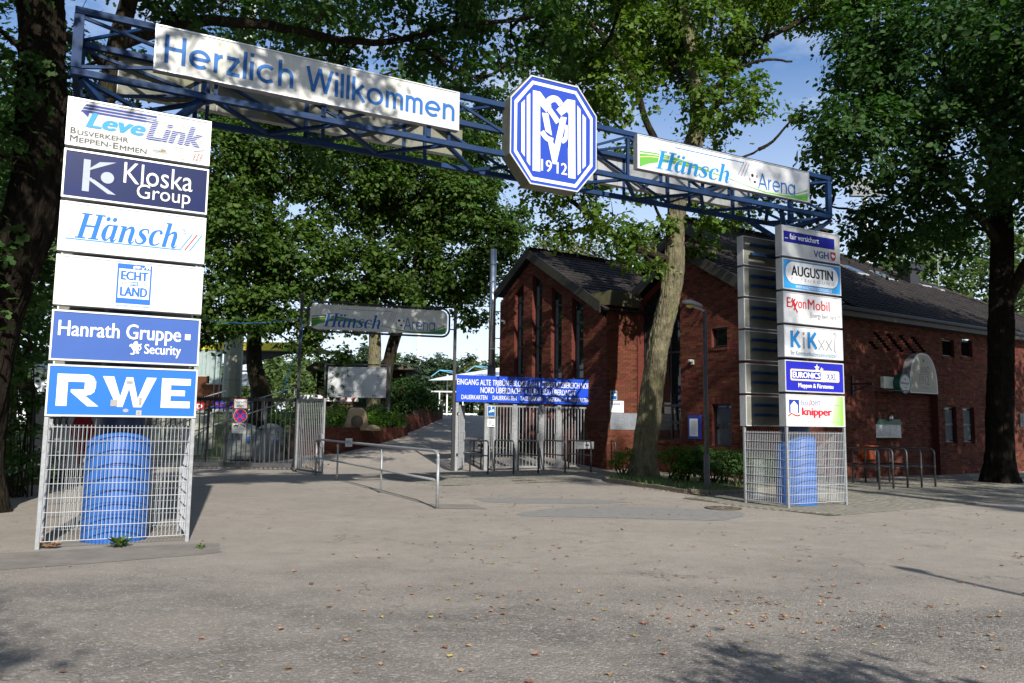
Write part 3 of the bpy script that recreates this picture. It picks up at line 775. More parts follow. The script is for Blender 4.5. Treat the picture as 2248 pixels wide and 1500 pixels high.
# ------------------------------------------------------------------ manhole covers
for (x, y, r, lb) in ((4.22, 15.75, .36, "round cast iron manhole cover in the asphalt left of the right pylon"), (.41, 22.6, .36, "round manhole cover in the paving before the turnstile gates")):
    t = thing("manhole_cover", lb, "manhole cover", (x, y, .004), 0, "manhole covers in the forecourt")
    m = MB(); m.lathe([(r, 0), (r, .012), (r * .86, .012), (r * .86, .006)], n=28); m.build("rim", M_iron, t)
    m = MB(); m.lathe([(r * .84, .0), (r * .84, .014), (0.001, .014)], n=28); m.build("lid", M_kerb, t)
    m = MB()
    for k in range(12):
        a = k * math.pi / 6; m.bar((r * .3 * math.cos(a), r * .3 * math.sin(a), .017), (r * .75 * math.cos(a), r * .75 * math.sin(a), .017), .03, .006)
    m.build("rib", M_iron, t)
# ------------------------------------------------------------------ the entrance arch
LTH, RTH = .4842, .4972
LO = Vector((-5.8223, 9.8128, 0)); RO = Vector((5.547, 15.840, 0))
arch = thing("entrance_arch", "blue steel lattice arch bridging two sign pylons over the entrance", "gateway", LO, LTH)
D0, D1, ZB, ZT, AL = .10, 1.16, 6.17, 7.02, 14.42
def member(nm, a, b, w, h=None): MB().bar(a, b, w, h).build(nm, M_blue, arch)
for y in (D0, D1):
    for z in (ZB, ZT): member("chord", (0, y, z), (AL, y, z), .085, .085)
for x in (.055, AL - .055):
    for y in (D0, D1): member("end_post", (x, y, ZB + .056), (x, y, ZT - .056), .12, .08)
    member("end_tie", (x, D0 + .056, ZB), (x, D1 - .056, ZB), .08); member("end_tie", (x, D0 + .056, ZT), (x, D1 - .056, ZT), .08)
nb = 8; bl = AL / nb; e = .058
for i in range(nb):
    x0 = i * bl; x1 = x0 + bl; xm = (x0 + x1) / 2
    for y in (D0, D1):
        s = 1 if i % 2 == 0 else -1
        zm = (ZB + ZT) / 2
        if i in (0, nb - 1):
            xa = x0 if i == 0 else x1; xb = x1 - .2 if i == 0 else x0 + .2
            member("brace", (xa, y, ZT - e), (xb, y, zm + .03), .042); member("brace", (xa, y + .002, ZB + e), (xb, y + .002, zm - .03), .042)
        else:
            member("brace", (x0, y, (ZB + e if s > 0 else ZT - e)), (x1, y, (ZT - e if s > 0 else ZB + e)), .042)
        if i: member("strut", (x0, y + .004, ZB + e), (x0, y + .004, ZT - e), .05)
    member("brace", (x0, D0 + e, ZB - .004), (xm, D1 - e, ZB - .004), .07, .05); member("brace", (xm + .03, D1 - e, ZB - .006), (x1, D0 + e, ZB - .006), .07, .05)
    member("brace", (x0, D1 - e, ZT + .002), (xm, D0 + e, ZT + .002), .04); member("brace", (xm + .03, D0 + e, ZT + .003), (x1, D1 - e, ZT + .003), .04)
for nm, O, th, lx in (("l", LO, LTH, 0), ("r", RO, RTH, 12.868)):
    cx, cy = .88 + lx, .63
    m = MB(); m.lathe([(.30, 0), (.30, 5.9)], (cx, cy, 0), 24); m.build("column", M_navy, arch, smooth=True)
    for (dx, dy) in ((-.75, 0), (.75, 0)):
        for y in (D0 + .06, D1 - .06): member("column_head", (cx + dx * .1, cy, 5.55), (cx + dx, y, ZB - .04), .09)
    # the curved plastic shell round the foot of the column, with hoop grooves rising to the front
    R = .41; V = []; F = []; n = 40; top = lambda a: 1.30 + .13 * max(0, math.cos(a))
    G = MB()
    for i in range(n):
        a = -math.pi * .86 + 2 * math.pi * .86 * i / (n - 1)
        for rr in (R, R - .012):
            for z in (0, top(a) - .05, top(a)): V.append((cx + (rr - (.03 if z == top(a) else 0)) * math.sin(a), cy - (rr - (.03 if z == top(a) else 0)) * math.cos(a), z))
    for i in range(n - 1):
        a = i * 6; b = a + 6
        F += [(a, b, b + 1, a + 1), (a + 1, b + 1, b + 2, a + 2), (a + 3, a + 4, b + 4, b + 3), (a + 4, a + 5, b + 5, b + 4), (a + 2, b + 2, b + 5, a + 5)]
    mb = MB(); mb.add(V, F); mb.build("column_shell", M_cover, arch, smooth=True)
    for k in range(8):
        for i in range(n - 1):
            a = -math.pi * .86 + 2 * math.pi * .86 * i / (n - 1); b = -math.pi * .86 + 2 * math.pi * .86 * (i + 1) / (n - 1)
            za = top(a) - .11 - k * .158; zb = top(b) - .11 - k * .158
            if min(za, zb) < 0.01: continue
            q = R + .003; G.add([(cx + q * math.sin(a), cy - q * math.cos(a), za - .004), (cx + q * math.sin(b), cy - q * math.cos(b), zb - .004), (cx + q * math.sin(b), cy - q * math.cos(b), zb + .004), (cx + q * math.sin(a), cy - q * math.cos(a), za + .004)], [(0, 1, 2, 3)])
        G.build("hoop_groove", M_groove, arch); G = MB()
# ------------------------------------------------------------------ mesh cages
def wire_panel(w, h0, h1, pitch=.047, rows=9, r=.0037):
    m = MB(); n = int(w / pitch)
    for i in range(n + 1): x = (w - n * pitch) / 2 + i * pitch; m.tube([(x, 0, h0 - .004), (x, 0, h1 + .03)], r, 4, False)
    for k in range(rows):
        z = h0 + (h1 - h0) * k / (rows - 1)
        for y in (-r * 1.7, r * 1.7): m.tube([(0, y, z), (w, y, z)], r, 4, False)
    return m
for O, th, lb in ((LO, LTH, "galvanised wire mesh cage round the foot of the left sign pylon"), (RO, RTH, "galvanised wire mesh cage round the foot of the right sign pylon")):
    c = thing("mesh_cage", lb, "mesh cage", O, th, "mesh cages at the pylon feet")
    W, D = 1.76, 1.2
    for (x, y) in ((0, 0), (W - .05, 0), (W - .05, D - .05), (0, D - .05)): MB().box(x, x + .05, y, y + .05, 0, 1.625).build("post", M_galv, c, bevel=.004)
    f = wire_panel(W - .1, .09, 1.50); me = f.mesh("wire_mesh", M_wire)
    for y in (.025, D - .025): o = link("wire_mesh", me, c); o.location = (.05, y, 0)
    f = wire_panel(D - .1, .09, 1.50); me = f.mesh("wire_mesh", M_wire)
    for x in (.025, W - .025): o = link("wire_mesh", me, c); o.location = (x, .05, 0); o.rotation_euler = (0, 0, math.pi / 2)
# ------------------------------------------------------------------ sign boxes of the left pylon
ZS = [5.79, 5.145, 5.095, 4.45, 4.40, 3.75, 3.70, 3.05, 2.985, 2.34, 2.29, 1.636]
SW = 1.76
def place(O, th, x, y, z): c, s = math.cos(th), math.sin(th); return (O.x + x * c - y * s, O.y + x * s + y * c, z)
def pylon_sign(i, side, label, face):
    O, th = (LO, LTH) if side == 0 else (RO, RTH)
    return sign_box("sign_box", label, SW, ZS[2 * i] - ZS[2 * i + 1], place(O, th, 0, 0, ZS[2 * i + 1]), th, face, group="lit sign boxes on the %s pylon" % ("left" if side == 0 else "right"))
# 1 bus line
t, a = pylon_sign(0, 0, "LeveLink Busverkehr Meppen-Emmen sign, weathered white, topmost on the left pylon", M_facegrey)
DB = (0.03, 0.06, 0.33); CY = (0.05, 0.38, 0.8)
for k, (u0, v1) in enumerate(((.122, .905), (.108, .84), (.097, .775))): a.poly(DB, [(u0 - .012, v1 - .045), (.60, v1 - .04), (.604, v1), (u0, v1)], 2, 'stripe')
a.poly(DB, [(.095, .735), (.142, .735), (.138, .63)], 2, 'stripe')
a.text(CY, "Leve", .125, .42, .53, .745, 3, .055, .28)
a.text(DB, "Link", .535, .375, .94, .80, 3, .045, .28)
for k in range(11): a.rect((0.62, 0.63, 0.62), .53, .40 + k * .041, .945, .412 + k * .041, 4, 'stripe_gap')
for s_, u0, v0, u1, v1 in (("B", .03, .25, .065, .375), ("USVERKEHR", .075, .235, .415, .335), ("M", .03, .08, .08, .215), ("EPPEN-", .09, .08, .305, .18), ("E", .315, .065, .35, .19), ("MMEN", .36, .055, .545, .155)):
    a.text((0.09, 0.085, 0.09), s_, u0, v0, u1, v1, 2, .012)
a.text((0.25, 0.25, 0.3), "MEPPEN", .59, .11, .69, .18, 2, 0)
for k, cc in enumerate(((.1, .5, .2), (.1, .4, .8), (.9, .7, .1), (.8, .2, .1))): a.poly(cc, [(.625 + k * .006, .10 + k * .012 + .05), (.66 + k * .006, .2 - k * .012 + .04), (.66 + k * .006, .18 - k * .012 + .04), (.625 + k * .006, .08 + k * .012 + .05)], 3 + k, 'logo')
for dx in (-.012, -.004, .004, .012): a.stroke((.6, .55, .5), [(.645 + dx, .2), (.645 + dx, .30 - abs(dx) * 3)], .004, 2, 'logo')
for q in (arc(.775, .15, .018, .05, 0, 360, 14), arc(.775, .22, .022, .04, 0, 180, 8), [(.73, .1), (.745, .18), (.755, .12)], [(.82, .1), (.805, .18), (.795, .12)], [(.735, .06), (.815, .06)], [(.74, .30), (.81, .30)]): a.stroke((.6, .55, .5), q, .005, 2, 'crest')
for r in range(3):
    for c_ in range(3): u = .872 + c_ * .024 + r * .006; v = .06 + r * .06; a.stroke(RED if (r + c_) % 2 else (.6, .5, .5), [(u, v), (u + .016, v + .045), (u + .004, v + .04)], .006, 2, 'logo')
a.stroke((.3, .3, .3), [(.88, .27), (.955, .33)], .006, 2, 'logo'); a.done()
# 2
t, a = pylon_sign(1, 0, "Kloska Group sign, white lettering on dark navy, second on the left pylon", mat("navy_print", (0.006, 0.013, 0.10), .22, spec=.3, var=.3, vscale=1.2, col2=(.01, .016, .06)))
GY = (0.5, 0.56, 0.66)
a.poly(GY, [(.13, .17), (.175, .17), (.175, .505), (.175, .83), (.13, .83)], 2, 'logo')
a.poly(GY, [(.13, .55), (.235, .81), (.345, .85), (.175, .62), (.13, .55)], 3, 'logo'); a.poly(GY, [(.13, .47), (.175, .40), (.30, .17), (.355, .17), (.19, .46)], 4, 'logo')
a.poly((0.008, 0.015, 0.11), [(.19, .59), (.30, .62), (.35, .5), (.30, .38), (.19, .44)], 5, 'logo_gap'); a.circ(GY, .292, .505, .078, 6, 'logo')
a.text(WHITE, "Kloska", .40, .45, .885, .89, 7, 0.0, 0, 1.0); a.text(WHITE, "Group", .495, .075, .875, .47, 8, 0.0)
a.done()
# 3
t, a = pylon_sign(2, 0, "white sign with blue italic Haensch word and three slashes, third on left pylon", M_face)
SB = (0.012, 0.20, 0.68)
a.fit(SB, serif_glyphs(), .105, .27, .80, .80, 3)
LB_ = (0.05, 0.35, 0.8)
a.stroke(LB_, [(.045, .255), (.82, .255), (.905, .62)], .013, 3, 'line'); a.stroke(RED, [(.855, .255), (.94, .62)], .014, 3, 'line'); a.stroke(LB_, [(.89, .255), (.975, .62)], .013, 3, 'line')
a.stroke(LB_, [(.848 + .017 * math.cos(q), .665 + .05 * math.sin(q)) for q in np.linspace(0, 6.28, 20)], .006, 3, 'registered_mark'); a.text(LB_, "R", .842, .64, .855, .69, 3); a.done()
# 4
t, a = pylon_sign(3, 0, "plain white sign with square blue Echt Emsland emblem, fourth on left pylon", M_face)
EB = (0.02, 0.18, 0.72)
a.rect(EB, .40, .115, .635, .93, 1, 'emblem'); a.rect(WHITE, .412, .225, .623, .825, 2, 'emblem_field')
a.text(EB, "ECHT", .425, .595, .612, .785, 3, .07); a.text(EB, "LAND", .425, .265, .612, .46, 3, .07)
a.rect(EB, .487, .485, .545, .57, 3, 'emblem'); a.text(WHITE, "EMS", .492, .50, .54, .555, 4, .03)
for k in range(6):
    for s0 in (.423, .552): u = s0 + k * .0098; a.stroke(EB, [(u, .565), (u + .008, .528), (u, .49)], .007, 3, 'tyre_track')
a.poly(WHITE, [(.508, .84), (.505, .885), (.52, .905), (.55, .9), (.56, .87), (.545, .86), (.545, .84), (.54, .84), (.538, .855), (.518, .855), (.516, .84)], 3, 'pig_silhouette')
a.poly(WHITE, [(.562, .845), (.568, .885), (.575, .86), (.585, .9), (.58, .855), (.575, .84)], 3, 'hen_silhouette')
a.poly(WHITE, [(.588, .89), (.583, .915), (.60, .925), (.624, .92), (.622, .84), (.616, .84), (.614, .87), (.604, .87), (.602, .84), (.597, .84), (.595, .875)], 3, 'cow_silhouette')
a.text(EB, "WIR ACKERN FÜR DEN SV MEPPEN", .40, .045, .635, .095, 3, .02, space=1.1); a.done()
# 5
t, a = pylon_sign(4, 0, "Hanrath Gruppe Security sign, white on mid blue, fifth on left pylon", mat("mid_blue_print", (0.035, 0.1, 0.36), .5, spec=.3, var=.1, vscale=2))
a.text(WHITE, "Hanrath Gruppe", .045, .395, .865, .80, 2, .022); a.rect(WHITE, .893, .54, .932, .66, 2, 'dot')
a.text(WHITE, "Security", .615, .145, .87, .41, 2, .022)
lion = [(.52, .2), (.545, .22), (.54, .27), (.53, .3), (.525, .35), (.515, .33), (.512, .37), (.525, .40), (.535, .38), (.54, .42), (.548, .45), (.562, .455), (.57, .42), (.566, .38), (.578, .40), (.585, .37), (.575, .33), (.58, .29), (.57, .26), (.582, .23), (.578, .2), (.56, .21), (.562, .25), (.55, .27), (.556, .21), (.545, .18), (.525, .18)]
a.poly(WHITE, lion, 2, 'lion_emblem'); a.stroke(WHITE, [(.58, .27), (.592, .32), (.585, .37), (.592, .41)], .012, 2, 'lion_emblem'); a.done()
# 6
t, a = pylon_sign(5, 0, "RWE sign, huge white letters on bright blue with stickers, lowest on left pylon", mat("bright_blue_print", (0.010, 0.14, 0.6), .5, spec=.3, var=.08, vscale=2))
Rr = [(.065, .215), (.130, .215), (.130, .655), (.245, .655), (.245, .52), (.152, .52), (.152, .475), (.262, .215), (.333, .215), (.240, .415), (.275, .43), (.298, .48), (.305, .56), (.305, .69), (.290, .76), (.262, .80), (.065, .80)]
def tri_fill(art, col, parts, layer):
    for p in parts: art.poly(col, p, layer, 'lettering')
tri_fill(a, WHITE, [[(.063, .2), (.131, .2), (.131, .82), (.063, .82)], [(.131, .67), (.24, .67), (.29, .69), (.305, .72), (.29, .785), (.262, .82), (.131, .82)],
    [(.238, .52), (.302, .52), (.31, .56), (.31, .70), (.238, .70)], [(.152, .47), (.238, .40), (.28, .43), (.302, .48), (.304, .525), (.152, .525)], [(.152, .472), (.262, .2), (.335, .2), (.235, .425)]], 3)
tri_fill(a, WHITE, [[(.352, .80), (.425, .80), (.468, .44), (.478, .2), (.455, .2)], [(.455, .2), (.492, .2), (.552, .795), (.508, .795)], [(.508, .795), (.552, .795), (.605, .2), (.565, .2)], [(.565, .2), (.618, .2), (.712, .80), (.645, .80), (.60, .44)]], 4)
tri_fill(a, WHITE, [[(.75, .2), (.815, .2), (.815, .80), (.75, .80)], [(.815, .2), (.953, .2), (.953, .335), (.815, .335)], [(.815, .445), (.915, .445), (.915, .56), (.815, .56)], [(.815, .665), (.953, .665), (.953, .80), (.815, .80)]], 3)
for (u, v, w_, h_, c_) in ((.508, .655, .045, .07, (.5, .5, .48)), (.412, .21, .046, .13, (.42, .42, .4)), (.60, .24, .02, .16, (.4, .4, .4)), (.585, .04, .037, .10, (.5, .5, .48))): a.rect(c_, u, v, u + w_, v + h_, 6, 'sticker')
a.circ((.45, .46, .46), .515, .13, .035, 6, 'sticker', rz=.025, n=9); a.text((.2, .2, .2), "NORD", .512, .67, .548, .71, 7); a.text((.2, .2, .2), "A", .596, .06, .61, .11, 7); a.done()
# ------------------------------------------------------------------ right pylon
t, a = pylon_sign(0, 1, "VGH fair versichert insurance sign with blue band, topmost on right pylon", M_facegrey)
a.rect((0.01, 0.015, 0.30), .035, .46, .91, .825, 1, 'band'); a.text(WHITE, "... fair versichert", .055, .575, .635, .76, 2, .02)
a.text((0.02, 0.03, 0.22), "VGH", .535, .10, .80, .335, 2, .03)
a.poly((.6, .04, .03), [(.835, .37), (.925, .37), (.925, .18), (.905, .10), (.88, .07), (.855, .10), (.835, .18)], 2, 'shield'); a.poly(WHITE, [(.85, .28), (.87, .31), (.89, .27), (.912, .26), (.905, .19), (.885, .2), (.88, .14), (.872, .21), (.86, .17)], 3, 'horse_emblem'); a.done()
t, a = pylon_sign(1, 1, "Augustin Entsorgung sign, black letters in a white capsule on sky blue", mat("sky_blue_print", (0.03, 0.3, 0.65), .5, var=.15, vscale=4, col2=(.02, .28, .7)))
def capsule(art, col, u0, v0, u1, v1, layer, name):
    w, h = art.w, art.h; r = (v1 - v0) * h / 2; z = (v0 + v1) / 2 * h
    pts = [(u1 * w - r + r * math.cos(q), z + r * math.sin(q)) for q in np.linspace(-1.57, 1.57, 14)] + [(u0 * w + r - r * math.cos(q), z - r * math.sin(q)) for q in np.linspace(-1.57, 1.57, 14)]
    art._put(col, pts, [tuple(range(len(pts)))], layer, name)
capsule(a, BLACK, .045, .195, .965, .935, 1, 'capsule_edge'); capsule(a, (.74, .75, .76), .05, .208, .96, .922, 2, 'capsule')
a.text(BLACK, "AUGUSTIN", .145, .46, .865, .80, 3, .045); a.text(BLACK, "ENTSORGUNG", .145, .31, .88, .40, 3, -.018, .1, 1.7); a.text(WHITE, "WWW.AUGUSTIN-ENTSORGUNG.DE", .215, .07, .84, .165, 3, .0, .15); a.done()
t, a = pylon_sign(2, 1, "white ExxonMobil sign with red lettering, third on right pylon", M_face)
a.text((.72, .04, .05), "E", .06, .50, .125, .82, 3, .02); a.text((.72, .04, .05), "on", .245, .50, .385, .73, 3, .015); a.text((.72, .04, .05), "Mobil", .41, .50, .79, .83, 3, .015)
for p in ([(.135, .73), (.235, .36)], [(.135, .50), (.20, .80)], [(.175, .42), (.24, .73)], [(.148, .80), (.20, .58)]): a.stroke((.72, .04, .05), p, .035, 3 + p[0][0], 'lettering')
a.text((.1, .1, .11), "Energy lives here™", .455, .19, .965, .41, 3, -.012); a.done()
t, a = pylon_sign(3, 1, "white KiKxxl sign in blue and silver letters, fourth on right pylon", M_face)
for x_ in (0.105, .39): a.fit((0.03, .30, .72), geo_glyphs("K", .2), x_, .28, x_ + .17, .87, 3)
SV = (.36, .36, .38)
a.rect(SV, .31, .29, .34, .66, 3, 'lettering'); a.rect(SV, .31, .74, .34, .82, 3, 'lettering')
for u in (.575, .705): a.stroke(SV, [(u, .62), (u + .10, .285)], .028, 4, 'lettering'); a.stroke(SV, [(u + .105, .64), (u, .285)], .028, 5, 'lettering')
a.stroke(SV, [(.835, .86), (.875, .87), (.855, .42), (.85, .30), (.865, .26), (.885, .27)], .026, 5, 'lettering')
a.text((.10, .26, .42), "Ihr Kommunikationsdienstleister", .105, .06, .89, .215, 3, 0); a.done()
t, a = pylon_sign(4, 1, "royal blue Euronics XXL sign with yellow stars, fifth on right pylon", mat("royal_blue_print", (0.012, 0.016, 0.38), .5, spec=.3, var=.1, vscale=3))
def rrect(art, col, u0, v0, u1, v1, r, layer, name):
    w, h = art.w, art.h; pts = []
    for (cx, cz, a0) in ((u1 * w - r, v0 * h + r, -90), (u1 * w - r, v1 * h - r, 0), (u0 * w + r, v1 * h - r, 90), (u0 * w + r, v0 * h + r, 180)): pts += arc(cx, cz, r, r, a0, a0 + 90, 5)
    art._put(col, pts, [tuple(range(len(pts)))], layer, name)
YL = (.75, .62, .08)
rrect(a, YL, .088, .355, .925, .73, .045, 1, 'frame'); rrect(a, WHITE, .098, .375, .915, .71, .036, 2, 'frame_field'); rrect(a, (.015, .02, .45), .112, .41, .60, .675, .02, 3, 'word_field')
a.text(WHITE, "EURONICS", .125, .45, .59, .64, 4, .05); a.text((.015, .02, .30), "XXL", .69, .43, .875, .65, 6, .01)
def star(art, u, v, r):
    for col, k, ly in ((WHITE, 1.0, 5), (YL, .62, 7)):
        pts = [(u * art.w + k * r * (1 if i % 2 == 0 else .42) * math.sin(i * math.pi / 5), v * art.h + k * r * (1 if i % 2 == 0 else .42) * math.cos(i * math.pi / 5)) for i in range(10)]
        art._put(col, [(u * art.w, v * art.h)] + pts, [(0, i + 1, (i + 1) % 10 + 1) for i in range(10)], ly, 'star')
star(a, .535, .80, .085); star(a, .615, .75, .06); star(a, .66, .60, .05); star(a, .648, .41, .055)
a.text(WHITE, "Meppen & Fürstenau", .215, .10, .81, .285, 4, .03); a.done()
t, a = pylon_sign(5, 1, "white bauXpert knipper sign with blue house and green edge, lowest on right pylon", M_face)
for k in range(10): a.poly((.62 - k * .035, .78 - k * .008, .5 - k * .05), [(.75 + k * .023, .03), (.975, .03), (.975, .97), (.86 + k * .012, .97), (.80 + k * .018, .55)], 1 + k * .1, 'green_edge')
a.rect((.02, .06, .42), .055, .42, .22, .83, 3, 'house_emblem'); a.poly(WHITE, [(.078, .33), (.195, .33), (.195, .66), (.136, .79), (.078, .66)], 4, 'house_emblem')
a.stroke((.7, .04, .04), [(.035, .315), (.09, .40), (.13, .36), (.19, .33), (.235, .36)], .028, 5, 'house_emblem')
a.text((.02, .05, .35), "bau", .26, .66, .395, .83, 3, -.01); a.text((.7, .04, .04), "X", .40, .67, .445, .84, 3, .02); a.text((.02, .05, .35), "pert", .45, .61, .575, .83, 3, -.01)
a.text((.7, .03, .05), "knipper", .26, .27, .775, .60, 3, .06); a.text((.4, .42, .45), "www.bauxpert-knipper.de", .625, .655, .965, .72, 3, -.01); a.text((.35, .38, .42), "Püttkesberge 4 - 49751 Sögel - Tel. 0 59 52 / 20 93", .045, .105, .955, .20, 3, -.015); a.done()
# ------------------------------------------------------------------ rear boxes (backs towards us) and the brackets that hold all boxes
ORD = ("topmost", "second from top", "third from top", "fourth from top", "fifth from top", "lowest")
for side, (O, th, nm) in enumerate(((LO, LTH, "left"), (RO, RTH, "right"))):
    for i in range(6):
        h = ZS[2 * i] - ZS[2 * i + 1]
        t = thing("sign_box", "back of the %s rear sign box on the %s pylon, algae stained" % (ORD[i], nm), "sign", place(O, th, 0, 1.09, ZS[2 * i + 1]), th, "rear sign boxes on the %s pylon" % nm)
        MB().box(0, SW, .015, .18, 0, h).build("casing", M_casing, t); m = MB(); m.box(.02, SW - .02, 0.004, .015, .02, h - .02); m.build("back_sheet", M_back, t)
        m = MB(); m.box(0, SW, 0, .015, 0, .02); m.box(0, SW, 0, .015, h - .02, h); m.box(0, .02, 0, .015, .02, h - .02); m.box(SW - .02, SW, 0, .015, .02, h - .02); m.build("trim", M_frame, t)
        for f in (.36, .68):
            z = ZS[2 * i + 1] + h * f
            b = MB(); x0 = side * 12.868; b.box(x0 + .14, x0 + 1.62, 1.035, 1.086, z - .03, z + .03); b.build("bracket", M_blue, arch)
            b = MB(); b.box(x0 + .14, x0 + 1.62, .186, .236, z - .03, z + .03); b.build("bracket", M_blue, arch)
            for xx in (.62, 1.1):
                b = MB(); b.box(x0 + xx, x0 + xx + .05, .24, 1.032, z - .025, z + .025); b.build("bracket_arm", M_blue, arch)
# ------------------------------------------------------------------ header signs
HZ0, HZ1 = 6.36, 7.01
t, a = sign_box("sign_box", "long grimy white Herzlich Willkommen sign on the left half of the arch", 4.56, .655, place(LO, LTH, .975, -.03, 6.37), LTH, M_facedirty, .13, "header signs on the arch", trim=.018)
HB = (0.02, 0.16, 0.50)
a.fit(HB, geo_glyphs("Herzlich", .13), .028, .20, .412, .82, 3); a.fit(HB, geo_glyphs("Willkommen", .13), .452, .20, .982, .82, 3); a.done()
t, a = sign_box("sign_box", "bright white Arena name sign with green swoosh and football on the arch", 4.50, .66, place(LO, LTH, 9.14, -.03, 6.345), LTH, M_face, .13, "header signs on the arch", trim=.018)
arena_art(a, (0.02, .32, .75), (.03, .25, .72), (.16, .5, .08), (.32, .62, .18), (.8, .72, .3)); a.done()
for (x0, w, lb) in ((.55, 5.6, "streaked grey back of the rear header sign on the arch's left half"), (8.35, 4.9, "pale grey back of the rear header sign on the arch's right half")):
    t = thing("sign_box", lb, "sign", place(LO, LTH, x0, 1.22, 6.42), LTH, "header signs on the arch")
    n = 4
    for k in range(n): MB().box(k * w / n + .004, (k + 1) * w / n - .004, 0, .012, 0, .66).build("back_sheet", M_back if x0 < 5 else M_casing, t)
    MB().box(0, w, .0125, .13, 0, .66).build("casing", M_casing, t)
for x in (1.6, 3.3, 5.0, 9.7, 11.4, 13.1):
    for y in (D0 - .068, D1 + .056): b = MB(); b.box(x, x + .07, y, y + .012, 6.2, 7.0); b.build("bracket", M_blue, arch)
# ------------------------------------------------------------------ club crest
cr = thing("club_crest", "blue and white octagonal SVM 1912 club crest hung on the arch", "crest", place(LO, LTH, 7.29, -.14, 6.61), LTH)
HW, HH = .87, .96
OCT = [(-.545, 1), (.545, 1), (1, .51), (1, -.51), (.545, -1), (-.545, -1), (-1, -.51), (-1, .51)]
def octp(s): return [(u * HW * s, v * HH * s) for u, v in OCT]
MB().prism(octp(1.0)[::-1], lambda x, z: (x, .014, z), lambda x, z: (x, .30, z)).build("casing", M_back, cr)
o_ = octp(1.0); i_ = octp(.975); m = MB()
for k in range(8):
    k2 = (k + 1) % 8; m.add([(*o_[k][:1], 0, o_[k][1]), (o_[k2][0], 0, o_[k2][1]), (i_[k2][0], 0, i_[k2][1]), (i_[k][0], 0, i_[k][1]), (o_[k][0], .014, o_[k][1]), (o_[k2][0], .014, o_[k2][1])], [(3, 2, 1, 0), (0, 1, 5, 4)])
m.build("trim", M_frame, cr)
a = Art(cr, HW, HH, y=.012)
CB = (0.022, 0.075, 0.52)
a.poly(CB, [(u * .977, v * .977) for u, v in OCT][::-1][::-1], 0, 'field')
ro = [(-.513, .905), (.513, .905), (.905, .465), (.905, -.465), (.513, -.92), (-.513, -.92), (-.905, -.465), (-.905, .465)]
ri = [(-.485, .845), (.485, .845), (.845, .425), (.845, -.43), (.485, -.86), (-.485, -.86), (-.845, -.43), (-.845, .425)]
for k in range(8):
    k2 = (k + 1) % 8; a.poly(WHITE, [ro[k], ro[k2], ri[k2], ri[k]], 1, 'ring')
for p in ([(-.5, .729), (-.336, .732), (-.318, -.742), (-.489, -.748)], [(-.336, .732), (-.215, .623), (-.173, .363), (-.323, .472)], [(-.29, .349), (-.146, .36), (-.056, -.035), (-.205, .023)],
          [(.146, .355), (.284, .364), (.047, -.552), (-.035, -.557), (.003, -.212)], [(-.145, -.159), (-.018, -.165), (.004, -.212), (-.035, -.557)],
          [(.329, -.761), (.497, -.755), (.482, .723), (.298, .714)], [(.298, .714), (.041, .465), (.157, .371), (.315, .50)],
          [(-.754, .445), (-.679, .52), (-.667, -.524), (-.742, -.451)], [(-.636, .589), (-.56, .665), (-.544, -.674), (-.621, -.596)], [(.536, .642), (.616, .569), (.624, -.612), (.55, -.684)], [(.664, .499), (.742, .434), (.743, -.473), (.667, -.545)]): a.poly(WHITE, p, 2, 'monogram')
a.stroke(WHITE, [tuple(q) for q in catmull([(.145, .585), (.05, .66), (-.07, .645), (-.155, .56), (-.12, .45), (-.03, .36), (.085, .235)], 5)], .115, 3, 'monogram')
a.stroke(CB, [tuple(q) for q in catmull([(-.09, .50), (.0, .41), (.12, .30)], 4)], .012, 4, 'monogram_gap')
a.stroke(WHITE, [tuple(q) for q in catmull([(-.29, -.0), (-.18, -.10), (-.03, -.13)], 4)], .1, 3, 'monogram')
a.stroke(WHITE, [tuple(q) for q in catmull([(.17, -.11), (.25, -.05), (.285, .07), (.285, .22)], 4)], .08, 3, 'monogram')
a.stroke(CB, [(.315, .45), (.315, -.2)], .02, 4.5, 'monogram_gap')
a.text(WHITE, "19", -.301, -.72, -.055, -.505, 5, .02); a.text(WHITE, "12", .055, -.72, .298, -.505, 5, .02); a.done()
